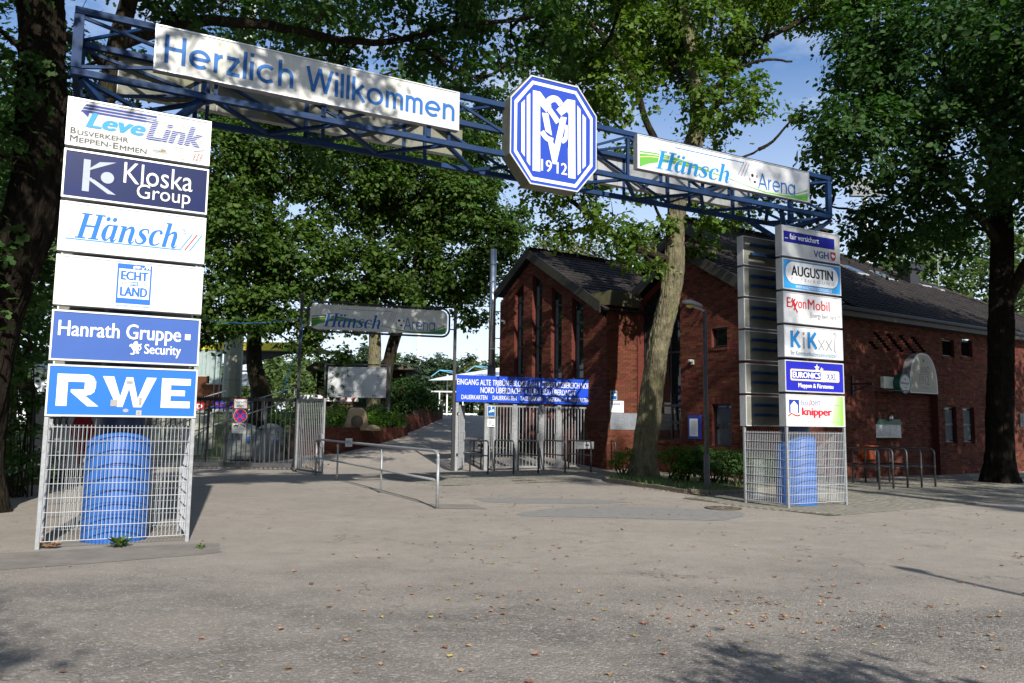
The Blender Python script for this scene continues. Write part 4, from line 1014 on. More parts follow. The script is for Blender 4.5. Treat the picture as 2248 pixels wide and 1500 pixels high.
# ------------------------------------------------------------------ clubhouse
club = thing("clubhouse", "red brick clubhouse with stepped gables and dark tiled roofs", "building", BO, BA)
def ivals(a, b, holes, z0, z1):
    out = [(a, b)]
    for (ha, hb, za, zb) in holes:
        if min(z1, zb) - max(z0, za) > .03:
            nxt = []
            for (p, q) in out:
                if hb <= p or ha >= q: nxt.append((p, q)); continue
                if ha > p: nxt.append((p, ha))
                if hb < q: nxt.append((hb, q))
            out = nxt
    return out
BR_POOL = []
def brick_wall(root, P, u0, u1, z0, ztop, holes=(), course=.0833, bl=.25, bands=(), pool=None, seed=0, V=None, deep=.01, skipfn=None):
    """P(u, z, out) -> local point.  ztop(u) roof line.  bands: (u0,u1,z0,z1) soldier courses."""
    mo = MB(); B = MB(); r = random.Random(seed); z = z0; row = 0
    zmax = max(ztop(u0 + (u1 - u0) * k / 40) for k in range(41))
    def put(a, b, c, d, o):
        if b - a < .03: return
        if pool is not None and abs((b - a) - (bl - .01)) < 1e-4 and abs((d - c) - (course - .012)) < 1e-4: pool.append((P, a, c, root)); 
        else:
            B.add([P(a, c, 0), P(b, c, 0), P(b, d, 0), P(a, d, 0), P(a, c, o), P(b, c, o), P(b, d, o), P(a, d, o)], [(4, 5, 6, 7), (0, 1, 5, 4), (1, 2, 6, 5), (2, 3, 7, 6), (3, 0, 4, 7)])
    hs = list(holes) + [tuple(b[:4]) for b in bands]
    while z < zmax:
        zt = z + course
        lo, hi = None, None
        n = 200
        uu = [u0 + (u1 - u0) * k / n for k in range(n + 1)]
        ok = [u for u in uu if ztop(u) >= z + course * .6]
        if not ok: break
        segs = []; st = ok[0]; pv = ok[0]; stp = (u1 - u0) / n * 1.5
        for u in ok[1:]:
            if u - pv > stp: segs.append((st, pv)); st = u
            pv = u
        segs.append((st, pv))
        for (a, b) in segs:
            for (p, q) in ivals(a, b, holes, z, zt):
                mo.add([P(p, z, 0), P(q, z, 0), P(q, zt, 0), P(p, zt, 0)], [(0, 1, 2, 3)])
            for (p, q) in ivals(a, b, hs, z, zt):
                off = (row % 2) * bl / 2; k = math.floor((p - u0 - off) / bl)
                while u0 + off + k * bl < q:
                    x0 = max(p + .002, u0 + off + k * bl + .005); x1 = min(q - .002, u0 + off + (k + 1) * bl - .005)
                    if not (skipfn and skipfn(x0, x1, z)): put(x0, x1, z + .006, zt - .006, deep + r.uniform(-.0015, .0025))
                    k += 1
        z = zt; row += 1
    for (a, b, c, d) in bands:
        k = a
        while k < b - .02:
            put(k + .004, min(b, k + .0833) - .004, c + .005, d - .005, deep + .003); k += .0833
    mo.build("mortar", M_mortar, root)
    B.build("bricks", M_brick, root, kind="stuff")
GX = -5.65; PX = -4.2; TX = -.1
def PW(u, z, o): return (u, -o, z)                       # long wall, u along x
def PG1(u, z, o): return (GX - o, u, z)                  # first gable (u = local y)
def PG2(u, z, o): return (PX - o, u, z)
def PK(u, z, o): return (u, 6.48 - o, z)                 # ticket wall
def PG3(u, z, o): return (TX - o, u, z)
sl = .6
roofA = lambda y: 8.80 - sl * abs(y - 11.42)
roofB = lambda y: 7.85 - sl * abs(y - 4.12)
# first gable
win1 = [(11.97, 12.66, 7.62, 7.2), (10.58, 11.30, 7.45, 7.88), (9.23, 9.95, 6.72, 7.18), (7.84, 8.57, 6.14, 6.55)]
def zt1(y): return roofA(y) - .3
def skip1(x0, x1, z):
    for (a, b, za, zb) in win1:
        if x1 > a and x0 < b:
            m = (max(a, x0) + min(b, x1)) / 2; t = (m - a) / (b - a)
            if z + .04 < za + (zb - za) * t: return True
    return False
hol = []
for (a, b, za, zb) in win1: hol.append((a, b, 1.2, max(za, zb) + .02))
pool = []
brick_wall(club, PG1, 6.48, 13.85, -.05, zt1, hol, seed=1)
def window(root, P, a, b, z0, z1a, z1b, trans=(), depth=.16, mull=(), fr=.05, curtain=False, sill=True):
    d = -depth
    m = MB(); f = fr
    m.add([P(a, z0, 0), P(a, z0, d), P(a, z1a, d), P(a, z1a, 0), P(b, z0, 0), P(b, z0, d), P(b, z1b, d), P(b, z1b, 0)], [(0, 1, 2, 3), (7, 6, 5, 4), (3, 2, 6, 7), (0, 4, 5, 1)])
    rv = m.build("window_reveal", M_brick, root)
    m = MB()
    def fb(p, q, r_, s_): m.add([P(p, r_, d + .001), P(q, r_, d + .001), P(q, s_, d + .001), P(p, s_, d + .001), P(p, r_, d + .05), P(q, r_, d + .05), P(q, s_, d + .05), P(p, s_, d + .05)], [(4, 5, 6, 7), (0, 1, 5, 4), (1, 2, 6, 5), (2, 3, 7, 6), (3, 0, 4, 7)])
    fb(a, b, z0, z0 + f); fb(a, a + f, z0 + f, min(z1a, z1b) - f * .0); fb(b - f, b, z0 + f, min(z1a, z1b))
    if z1a == z1b: fb(a + f, b - f, z1a - f, z1a)
    for t_ in trans: fb(a + f, b - f, t_ - .04, t_ + .04)
    for u in mull: fb(u - .035, u + .035, z0 + f, min(z1a, z1b) - f)
    fo = m.build("window", M_winframe, root)
    m = MB(); lv = [z0 + f] + sorted(trans) + [None]
    for i in range(len(lv) - 1):
        for (ua, ub) in zip([a + f] + list(mull), list(mull) + [b - f]):
            e = RNG.normal(0, .002); g = MB(); zz = lv[i + 1]
            ta = (ua - a) / (b - a); tb = (ub - a) / (b - a)
            g.add([P(ua, lv[i], d + .012), P(ub, lv[i], d + .012 + e), P(ub, zz if zz else z1a + (z1b - z1a) * tb, d + .012 - e), P(ua, zz if zz else z1a + (z1b - z1a) * ta, d + .012)], [(0, 1, 2, 3)])
            g.build("pane", M_glass, fo)
    if sill:
        m = MB(); n = max(1, int((b - a + .1) / .12))
        for k in range(n):
            x = a - .05 + k * (b - a + .1) / n; y2 = a - .05 + (k + 1) * (b - a + .1) / n - .01
            m.add([P(x, z0 - .1, -depth), P(y2, z0 - .1, -depth), P(y2, z0 - .0, -depth), P(x, z0 - .0, -depth), P(x, z0 - .115, .04), P(y2, z0 - .115, .04), P(y2, z0 - .03, .04), P(x, z0 - .03, .04)], [(4, 5, 6, 7), (0, 1, 5, 4), (1, 2, 6, 5), (2, 3, 7, 6), (3, 0, 4, 7)])
        m.build("window_sill", M_brick, root)
    return fo
TR = [(6.85, 5.75, 4.9, 3.72, 2.4), (6.45, 5.6, 4.85, 3.72, 2.4), (6.38, 5.55, 4.9, 3.72, 2.4), (5.52, 4.9, 3.72, 2.4)]
for (a, b, za, zb), tr in zip(win1, TR):
    fo = window(club, PG1, a, b, 1.2, za, zb, tr, .2, sill=False)
    n = 9
    for k in range(n):
        ua, ub = a + (b - a) * k / n + .004, a + (b - a) * (k + 1) / n - .004
        q = lambda u: za + (zb - za) * (u - a) / (b - a); zt_ = max(za, zb) + .12; lb_ = MB()
        lb_.add([PG1(ua, q(ua), -.2), PG1(ub, q(ub), -.2), PG1(ub, zt_, -.2), PG1(ua, zt_, -.2), PG1(ua, q(ua), .012), PG1(ub, q(ub), .012), PG1(ub, zt_, .012), PG1(ua, zt_, .012)], [(4, 5, 6, 7), (0, 1, 5, 4), (1, 2, 6, 5), (2, 3, 7, 6), (3, 0, 4, 7)])
        lb_.build("lintel_brick", M_brick, club)
    MB().add([PG1(b - .05, 1.3, -.18), PG1(b - .24, 1.3, -.18), PG1(b - .24, min(za, zb) - .1, -.18), PG1(b - .05, min(za, zb) - .1, -.18)], [(0, 1, 2, 3)]).build("curtain", M_curtain, fo)
# ticket wall (faces us, sunlit)
pool = []
brick_wall(club, PK, GX, PX + .01, -.05, lambda u: 6.3, (), seed=2, pool=pool)
V = [PK(0, 0, 0), PK(.24, 0, 0), PK(.24, .0713, 0), PK(0, .0713, 0), PK(0, 0, .01), PK(.24, 0, .01), PK(.24, .0713, .01), PK(0, .0713, .01)]
bm_ = MB(); bm_.add(V, [(4, 5, 6, 7), (0, 1, 5, 4), (1, 2, 6, 5), (2, 3, 7, 6), (3, 0, 4, 7)])
M_bricks2 = []
for k, f in enumerate((1.0, .8, 1.18, .9, 1.05)): M_bricks2.append(mat("red_brick_tone", (0.16 * f, 0.05 * f * (1 + .06 * k - .1), 0.029 * f), .9, spec=.15, var=.4, vscale=9, bump=.25, bscale=90))
bms = [bm_.mesh("brick", m_) for m_ in M_bricks2]
P0 = Vector(PK(0, 0, 0)); rr = random.Random(5); rest = MB()
for i, (P, a, c, rt) in enumerate(sorted(pool, key=lambda q: q[2])):
    d = Vector(P(a, c, 0)) - P0
    if i < 300:
        o = bpy.data.objects.new("brick", rr.choice(bms)); COLL.objects.link(o); o.parent = club; o.location = d + Vector((0, rr.uniform(-.002, .002), 0))
    else: rest.add([tuple(Vector(v) + d) for v in V], [(4, 5, 6, 7), (0, 1, 5, 4), (1, 2, 6, 5), (2, 3, 7, 6), (3, 0, 4, 7)])
rest.build("bricks", M_brick, club, kind="stuff")
# second gable: tall glazing then brick pillar wall
zt2 = lambda y: roofB(y) - .3
gl = (4.22, 6.42)
holes2 = [(gl[0], gl[1], 1.12, 9), (1.98, 2.81, .99, 2.35), (2.1, 2.77, 4.24, 4.88)]
brick_wall(club, PG2, 0, 6.48, -.05, zt2, holes2, seed=3, bands=((1.9, 2.9, 2.36, 2.6),))
window(club, PG2, gl[0], gl[1], 1.12, zt2(gl[0]), zt2(gl[1]), (1.75, 2.35, 4.25), .35, (5.0,), .06)
w_ = window(club, PG2, 1.98, 2.81, .99, 2.35, 2.35, (1.66,), .16)
for zz in (1.05, 1.72): MB().add([PG2(2.1, zz, -.145), PG2(2.72, zz, -.145), PG2(2.72, zz + .5, -.145), PG2(2.1, zz + .5, -.145)], [(3, 2, 1, 0)]).build("curtain", M_curtain, w_)
window(club, PG2, 2.1, 2.77, 4.24, 4.88, 4.88, (), .16)
# long wall
niche = (.52, 4.35, -.1, 2.86)
lw = [(4.78, 5.56, 1.15, 2.45), (6.02, 6.82, 1.15, 2.45), (4.82, 5.64, 4.3, 4.93), (6.12, 6.92, 4.35, 4.98)]
def orn(x0, x1, z): return .3 < x0 and x1 < 3.75 and 4.2 < z < 4.85 and (int((x0 + 40) / .125) + int(z / .0833)) % 3 == 0
brick_wall(club, PW, PX, 12.6, -.05, lambda u: 5.35, [niche] + lw, seed=4, bands=((.3, 7.2, 2.88, 3.12),), skipfn=orn)
MB().add([PW(.3, 4.2, .002), PW(3.75, 4.2, .002), PW(3.75, 4.93, .002), PW(.3, 4.93, .002)], [(0, 1, 2, 3)]).build("ornament_shade_sheet", M_void, club)  # flat black sheet paints the shade inside the brick openings
brick_wall(club, lambda u, z, o: (u, .25 - o, z), .52, 4.35, -.05, lambda u: 2.86, (), seed=5)
MB().add([(.52, .0, 2.86), (4.35, 0, 2.86), (4.35, .25, 2.86), (.52, .25, 2.86), (.52, .25, -.05), (.52, 0, -.05), (4.35, .25, -.05), (4.35, 0, -.05)], [(0, 1, 2, 3), (0, 3, 4, 5), (1, 7, 6, 2)]).build("porch_lining", M_brick, club)
for (a, b, c, d) in lw:
    f_ = window(club, PW, a, b, c, d, d, ((c + d) / 2,) if d - c > 1 else (), .14)
    if d - c < 1: MB().add([PW(a + .055, c + .055, -.12), PW(b - .055, c + .055, -.12), PW(b - .055, d - .055, -.12), PW(a + .055, d - .055, -.12)], [(0, 1, 2, 3)]).build("reflection_cover", M_void, f_)  # added black sheet hides the bright sky reflection in the small panes
    if d - c > 1: MB().add([PW(a + .07, c + .08, -.125), PW(b - .07, c + .08, -.125), PW(b - .07, d - .1, -.125), PW(a + .07, d - .1, -.125)], [(0, 1, 2, 3)]).build("curtain", M_curtain, f_)
# third gable behind
roofC = lambda y: 10.15 - .577 * abs(y - 8.0)
brick_wall(club, PG3, 0.2, 15.8, 5.2, lambda y: roofC(y) - .4, (), seed=6, course=.0833)
# unseen solid ends
m = MB(); m.box(GX + .3, TX, 13.5, 13.7, 0, 7); m.box(12.4, 12.6, 0.02, 16, 0, 5.2); m.box(TX + .1, 12.4, 15.8, 16, 0, 5.2); m.build("rear_wall", M_brick, club)
# roofs made of tiles
tile_pool = []
def roof_plane(p00, p10, p01, p11, tl=.33, tw=.30, near=False):
    """quad: p00 eave start, p10 eave end, p01 ridge start, p11 ridge end; returns deck + tiles"""
    p00, p10, p01, p11 = map(Vector, (p00, p10, p01, p11))
    U = (p10 - p00); L = max(U.length, (p11 - p01).length); ud = (U if U.length > .1 else p11 - p01).normalized()
    n = ud.cross(p01 - p00); n = n if n.length > .01 else ud.cross(p11 - p10); n.normalize()
    if n.z < 0: n = -n
    S = (p01 - p00); S = S - ud * S.dot(ud); if_ = S.length; sd = S.normalized()
    rows = int(if_ / tl); 
    a0 = 0.0; b0 = U.dot(ud); a1 = (p01 - p00).dot(ud); b1 = (p11 - p00).dot(ud)
    for r in range(rows + 1):
        t = r / max(1, rows); lo = a0 + (a1 - a0) * t; hi = b0 + (b1 - b0) * t
        k = math.floor(lo / tw)
        while k * tw < hi:
            x0 = max(lo, k * tw); x1 = min(hi, (k + 1) * tw)
            if x1 - x0 > .08: tile_pool.append((p00 + sd * (r * tl) + ud * x0, ud, sd, n, x1 - x0, tl, (x1 - x0) > tw - .001))
            k += 1
    q = [p - n * .03 for p in (p00, p10, p11, p01)]
    return q
decks = MB()
ov = .25
def addroof(*q):
    d = roof_plane(*q); decks.add([tuple(v) for v in d], [(0, 1, 2, 3)])
addroof((GX - ov, 6.3, 5.80 - .0), (TX + 1.5, 6.3, 5.80), (GX - ov, 11.42, 8.88), (TX + .0, 11.42, 8.88))
addroof((TX, 14.1, 7.3), (GX - ov, 14.1, 7.3), (TX, 11.42, 8.88), (GX - ov, 11.42, 8.88))
addroof((PX - ov, -.35, 5.3), (TX + .0, -.35, 5.3), (PX - ov, 4.12, 7.95), (TX, 4.12, 7.95))
addroof((TX + 2, 6.6, 6.45), (PX - ov, 6.6, 6.45), (TX, 4.12, 7.95), (PX - ov, 4.12, 7.95))
addroof((TX - ov, -.35, 5.42), (18.3, -.35, 5.42), (TX - ov, 8, 10.22), (10, 8, 10.22))
addroof((10, 16.3, 5.42), (TX - ov, 16.3, 5.42), (10, 8, 10.22), (TX - ov, 8, 10.22))
decks.build("roof_deck", M_darksteel, club)
tile_pool.sort(key=lambda q: (pmat(club) @ q[0] - Vector((0, 0, 1.6))).length if q[6] else 1e9)
def tile_geo(p, u, s, n, w, l, j=0.0):
    a = .012 + j; L = l + .05
    def Q(x, y, z): return tuple(p + u * x + s * y + n * z)
    return [Q(0, 0, a + .028), Q(w * .33, 0, a + .052), Q(w * .66, 0, a + .03), Q(w, 0, a + .03), Q(0, L, a - .004), Q(w * .33, L, a + .016), Q(w * .66, L, a - .004), Q(w, L, a - .004), Q(0, 0, a - .012), Q(w, 0, a - .012)], [(0, 1, 5, 4), (1, 2, 6, 5), (2, 3, 7, 6), (8, 9, 3, 2), (8, 2, 1, 0)]
tms = {}
TS = MB()
for i, (p, u, s, n, w, l, full) in enumerate(tile_pool):
    if i < 300 and full:
        key = tuple(round(c, 3) for c in (*u, *s))
        if key not in tms: v, f = tile_geo(Vector((0, 0, 0)), u, s, n, w, l); q = MB(); q.add(v, f); tms[key] = q.mesh("roof_tile", M_tile)
        o = bpy.data.objects.new("roof_tile", tms[key]); COLL.objects.link(o); o.parent = club; o.location = p + n * random.uniform(0, .008)
    else: v, f = tile_geo(p, u, s, n, w, l, random.uniform(0, .01)); TS.add(v, f)
TS.build("roof_tiles", M_tile, club, kind="stuff")
# barge boards, eaves
def board(a, b, h, th=.05, nm="fascia", dz=0.0):
    a = Vector(a); b = Vector(b); d = (b - a); o = Vector((-d.y, d.x, 0)).normalized() * th / 2 if (abs(d.x) + abs(d.y)) > .01 else Vector((th, 0, 0))
    m = MB(); vs = [a - o, b - o, b + o, a + o]; m.add([tuple(v - Vector((0, 0, h))) for v in vs] + [tuple(v) for v in vs], [(0, 3, 2, 1), (4, 5, 6, 7), (0, 1, 5, 4), (1, 2, 6, 5), (2, 3, 7, 6), (3, 0, 4, 7)])
    return m.build(nm, M_fascia, club)
gx = GX - ov
board((gx, 11.42, 8.98), (gx, 14.15, 7.38), .42); board((gx - .003, 6.55, 6.12), (gx - .003, 11.42, 8.98), .42)
m = MB(); m.box(gx, GX - .0, 6.3, 13.9, 0, 0)
# boxed eave corner of the first gable
m = MB(); c0 = (gx, 7.2, 6.28); 
m.add([(gx - .005, 7.3, 6.45), (gx - .005, 7.3, 6.02), (gx + .25, 6.25, 5.98), (gx + .25, 6.25, 6.52), (PX, 6.25, 6.52), (PX, 6.25, 5.98), (PX, 6.48, 5.98), (GX, 6.48, 5.98), (GX, 7.3, 6.02)], [(0, 1, 2, 3), (3, 2, 5, 4), (2, 1, 8, 7), (2, 7, 6, 5)])
m.build("eave_box", mat("mossy_fascia", (.04, .035, .02), .7, stain=.8, sscale=1.5, stain_col=(.09, .09, .025)), club)
px_ = PX - ov
board((px_, 4.12, 8.04), (px_, 6.6, 6.55), .42); board((px_ - .003, -.4, 5.33), (px_ - .003, 4.12, 8.04), .42)
tx_ = TX - ov
board((tx_, 8, 10.32), (tx_, 15.8, 5.82), .5); board((tx_ - .003, 4.2, 8.13), (tx_ - .003, 8, 10.32), .5)
for (a, b) in (((px_, -.40), (18.3, -.40)),):
    board((a[0], a[1], 5.50), (b[0], b[1], 5.50), .30)
m = MB(); m.box(px_, 18, -.37, 0, 5.20, 5.24); m.build("soffit", M_fascia, club)
m = MB(); m.tube([(px_, -.46, 5.44), (18.3, -.46, 5.40)], .07, 8); m.build("gutter", M_darksteel, club)
# ridge caps
for (a, b) in (((gx, 11.42, 8.93), (TX, 11.42, 8.93)), ((px_, 4.12, 8.0), (TX, 4.12, 8.0)), ((tx_, 8, 10.27), (10, 8, 10.27)), ((10, 8, 10.27), (18.3, -.35, 5.47))):
    a = Vector(a); b = Vector(b); n = int((b - a).length / .4); m = MB()
    for k in range(n): p = a + (b - a) * k / n; q = a + (b - a) * (k + .98) / n; m.tube([p + Vector((0, 0, .02)), q], [.11, .095], 6)
    m.build("ridge_tiles", M_tile, club, kind="stuff")
# chimney, skylights, dormer vent, antenna
m = MB(); m.box(6.9, 7.9, 6.6, 7.4, 8.8, 10.7); ch = m.build("chimney", M_brick, club); MB().box(6.8, 8.0, 6.5, 7.5, 10.7, 10.8).build("chimney_cap", M_fascia, ch)
def on_roof(x, y): return 5.42 + (y + .35) * .575
for (x, y) in ((6.9, 4.6), (9.1, 4.6), (11.9, 4.6), (13.1, 4.4)):
    m = MB(); c = [(x, y, on_roof(x, y) + .1), (x + .8, y, on_roof(x, y) + .1), (x + .8, y + .9, on_roof(x, y + .9) + .1), (x, y + .9, on_roof(x, y + .9) + .1)]
    m.add(c + [(p[0], p[1], p[2] - .12) for p in c], [(0, 1, 2, 3), (0, 4, 5, 1), (1, 5, 6, 2), (2, 6, 7, 3), (3, 7, 4, 0)]); s_ = m.build("skylight", M_casing, club)
    m = MB(); m.add([(x + .06, y + .06, on_roof(x, y + .06) + .105), (x + .74, y + .06, on_roof(x, y + .06) + .105), (x + .74, y + .84, on_roof(x, y + .84) + .105), (x + .06, y + .84, on_roof(x, y + .84) + .105)], [(0, 1, 2, 3)]); m.build("pane", M_glass, s_)
x, y = 10.9, 4.6; m = MB(); m.box(x, x + .7, y, y + .6, on_roof(x, y) - .1, on_roof(x, y) + .75); m.box(x - .25, x + 1.1, y - .1, y + .7, on_roof(x, y) + .753, on_roof(x, y) + 1.0); m.build("roof_vent", M_darksteel, club)
m = MB(); m.tube([(14.4, 5.2, 8.3), (14.4, 5.2, 10.6)], .025, 6); 
for z, l in ((10.5, .5), (10.2, .7), (9.9, .4)): m.tube([(14.4 - l, 5.2, z), (14.4 + l, 5.2, z)], .012, 4)
m.build("antenna", M_galv, club)
# stainless flue on the left gable edge
fl = thing("flue_pipe", "tall stainless steel flue on the gable's left edge", "flue", (0, 0, 0))
fb_ = pmat(club) @ Vector((GX - .32, 14.0, 0)); FX, FY = fb_.x, fb_.y
fl.location = (FX, FY, 0)
m = MB(); m.tube([(0, 0, 3.9), (0, 0, 9.4)], .15, 16); m.build("pipe", M_stain, fl, smooth=True)
for z in (4.9, 5.9, 6.9, 7.9, 8.7): MB().tube([(0, 0, z), (0, 0, z + .03)], .157, 16).build("joint_band", M_galv, fl)
m = MB(); m.box(-.18, .18, -.18, .18, 3.4, 4.1); m.bar((0, 0, 3.4), (.35, .1, 3.0), .2); m.build("bracket", M_galvd, fl)
for z in (5.4, 6.6, 8.2): MB().bar((.12, 0, z), (.5, .15, z), .04).build("clamp", M_galv, fl)
# fixtures on the walls
def on(P, a, z, o): return pmat(club) @ Vector(P(a, z, o))
def fixture(nm, lb, cat, P, a, z, o, rzl, group=None): p = on(P, a, z, o); return thing(nm, lb, cat, p, BA + rzl, group)
# anno sign
t = fixture("anno_sign", "arched warm grey Anno 1912 sign on the shaded brick wall", "sign", PW, 2.98, 2.86, .012, 0)
arch_p = [(-.86, 0), (.86, 0)] + [(.86 * math.cos(q) ** .8 if math.cos(q) > 0 else 0, .25 + 1.15 * math.sin(q) ** 1.0) for q in np.linspace(0.0, 1.5707, 12)] + [(-.86 * math.cos(q) ** .8 if math.cos(q) > 0 else 0, .25 + 1.15 * math.sin(q)) for q in np.linspace(1.5, 0.0, 12)]
MB().prism(arch_p, lambda x, z: (x, -.30, z), lambda x, z: (x, 0, z)).build("casing", M_casing, t)
a = Art(t, 1.72, 1.4, -.86, 0, -.303); a.poly(M_anno, [((x * .94 + .86) / 1.72, .02 + z / 1.4 * .955) for x, z in arch_p], 1, 'face')
a.text((.10, .09, .07), "ANNO", .30, .50, .71, .67, 2, -.01); a.rect((.10, .09, .07), .30, .465, .71, .475, 2, 'line'); a.text((.10, .09, .07), "1912", .34, .22, .68, .44, 2, -.015)
a.poly((.10, .09, .07), [(.5, .76), (.53, .80), (.52, .84), (.5, .89), (.48, .84), (.47, .80)], 2, 'lily'); a.text((.2, .18, .14), "SV MEPPEN", .40, .12, .62, .155, 2); a.done()
t = fixture("beer_sign", "small round green rimmed beer sign with Bitburger lettering on a white box", "sign", PW, 1.72, 3.15, .012, 0)
MB().box(-.85, -.02, -.12, 0, -.17, .22).build("backing_box", M_cream, t)
m = MB(); m.tube([(0, -.13, 0), (0, -.36, 0)], .34, 28); m.build("rim", M_greenpaint, t, smooth=False)
a = Art(t, .6, .6, -.3, -.3, -.362); a.circ((.55, .55, .53), .5, .5, .285, 1, 'face', n=28); a.text((.05, .04, .03), "Bitburger", .10, .42, .90, .60, 2, .03); a.text((.35, .05, .04), "Stubb'n", .4, .25, .68, .33, 2); a.poly((.3, .04, .03), [(.5, .68), (.56, .74), (.5, .84), (.44, .74)], 2, 'logo'); a.done()
t = fixture("menu_box", "glazed menu box with green roof in the shaded porch recess", "menu box", PW, .58, 1.32, -.145, 0)
MB().box(0, 1.45, -.12, .09, 0, .45).build("case", M_cream, t); MB().prism([(-.04, .45), (1.5, .45), (1.35, .62), (.12, .62)], lambda x, z: (x, -.16, z), lambda x, z: (x, .09, z)).build("roof", M_greenpaint, t)
MB().add([(.05, -.1215, .05), (1.4, -.1215, .05), (1.4, -.1215, .41), (.05, -.1215, .41)], [(0, 1, 2, 3)]).build("glazing", mat("frosted_glass", (.45, .47, .48), .15, var=.6, vscale=4), t)
m = MB(); m.lathe([(.001, .16), (.09, .1), (.1, 0), (.04, -.06), (.001, -.07)], (.7, -.2, .62), 12); m.bar((.7, -.05, .62), (.7, -.2, .64), .02); m.build("lamp", M_stain, t, smooth=True)
t = fixture("litter_bin", "orange litter bin on the brick wall behind the right barriers", "bin", PW, -.12, .62, .012, 0)
m = MB(); m.prism([(-.22, 0), (.22, 0), (.25, .42), (-.25, .42)], lambda x, z: (x, -.3, z), lambda x, z: (x, 0, z)); m.build("body", M_orange, t, bevel=.02); MB().box(-.26, .26, -.31, -.01, .425, .45).build("rim", M_orange, t)
a = Art(t, .4, .4, -.2, 0, -.301); a.circ((.6, .6, .6), .8, .5, .08, 1, 'sticker'); a.done()
t = fixture("awning_bracket", "dark iron awning arm on the wall right of the pylon", "bracket", PW, -.75, 2.9, .012, 0)
m = MB(); m.bar((0, 0, .15), (0, -.75, .15), .05); m.bar((0, -.03, -.2), (0, -.03, .4), .07); m.bar((0, 0, -.1), (0, -.7, .12), .03); m.tube([(0, -.7, .1), (.9, -.75, -.05), (2.0, -.7, -.02)], .02, 6); m.build("arm", M_darksteel, t)
t = fixture("wall_box", "small pale electrical box on the wall beside the right tree", "box", PW, 7.75, 2.55, .012, 0); MB().box(0, .16, -.1, 0, 0, .42).build("case", M_casing, t, bevel=.01)
t = fixture("vent_grille", "dark louvred vent grille in the shaded wall at far right", "vent", PW, 10.2, 1.75, .012, 0)
MB().box(0, .5, -.03, 0, 0, .55).build("frame", M_darksteel, t)
for k in range(6): MB().box(.03, .47, -.05, -.032, .04 + k * .085, .09 + k * .085).build("slat", M_galvd, t)
# ticket wall signs
def camera_icon(a):
    a.rect((.01, .17, .55), .05, .04, .95, .96, 1, 'field'); a.stroke(WHITE, [(.5, .94), (.5, .68)], .035, 2, 'camera_symbol')
    a.poly(WHITE, [(.3, .58), (.82, .72), (.88, .48), (.78, .42), (.62, .46), (.4, .38), (.32, .42), (.2, .36), (.16, .46), (.3, .52)], 3, 'camera_symbol')
t = fixture("camera_sign", "small blue video camera sign on the sunlit ticket wall", "sign", PK, -5.49, 2.545, .014, 0)
MB().box(0, .30, -.012, 0, 0, .32).build("plate", M_white, t); a = Art(t, .30, .32, 0, 0, -.0125); camera_icon(a); a.done()
t = fixture("ticket_sign", "white Kasse 1 plate on the sunlit ticket wall", "sign", PK, -5.51, 2.09, .014, 0)
MB().box(0, .64, -.012, 0, 0, .42).build("plate", M_white, t); a = Art(t, .64, .42, 0, 0, -.0125); NV = (.02, .03, .25)
a.text(NV, "Kasse 1", .07, .62, .95, .93, 1, .03); a.rect((.2, .2, .2), .02, .5, .98, .51, 1, 'line')
a.text((.2, .2, .2), "Kartenverkauf", .2, .37, .8, .44, 1, .01); a.text((.2, .2, .2), "und", .45, .27, .55, .32, 1); a.text((.2, .2, .2), "Tageskarten", .15, .12, .85, .19, 1, .01); a.done()
t = fixture("notice_board", "plain grey steel plan board below the Kasse plate", "notice board", PK, -5.51, 1.47, .014, 0)
MB().box(0, 1.28, -.015, 0, 0, .60).build("panel", mat("brushed_panel", (.33, .36, .4), .3, .3, var=.3, vscale=3), t)
a = Art(t, 1.28, .60, 0, 0, -.016); DG = (.12, .13, .15)
for q in ([(.2, .2), (.2, .85), (.65, .85), (.65, .2), (.2, .2)], [(.3, .3), (.3, .72), (.52, .72), (.52, .3), (.3, .3)]): a.stroke(DG, q, .004, 1, 'plan_line')
for k in range(26): a.rect(DG, .08 + (k * 37 % 60) / 75, .08 + (k * 23 % 50) / 62, .09 + (k * 37 % 60) / 75, .10 + (k * 23 % 50) / 62, 1, 'plan_mark')
a.text(DG, "STADIONPLAN", .3, .06, .68, .11, 1); a.done()
t = fixture("notice_case", "blue framed menu case with white sheet on the brick pillar", "notice board", PG2, 3.28, 1.20, .013, -math.pi / 2)
# local x of this frame runs along -y of the clubhouse
m = MB(); m.box(-.54, 0, -.08, 0, 0, .8); m.build("frame", mat("blue_enamel", (.01, .03, .25), .4), t)
MB().add([(-.46, -.0815, .09), (-.08, -.0815, .09), (-.08, -.0815, .68), (-.46, -.0815, .68)], [(0, 1, 2, 3)]).build("sheet", M_white, t)
a = Art(t, .38, .6, -.46, .09, -.0825)
for k in range(14): a.rect((.3, .3, .3), .1 + .05 * (k % 2), .08 + k * .058, .85 - .1 * (k % 3), .09 + k * .058, 1, 'text_line')
a.done()
for (P, yy, zz, lb) in ((PG2, 3.62, 3.72, "small grey wall spotlight on the brick pillar beside the lamp post"), (PG1, 13.45, 6.0, "small white security camera high on the gable beside the flue")):
    t = fixture("wall_light", lb, "wall light", P, yy, zz, .013, -math.pi / 2); MB().box(-.05, .05, -.06, 0, 0, .16).build("base", M_casing, t); MB().box(-.06, .06, -.2, -.062, .08, .17).build("head", M_casing, t, bevel=.02)
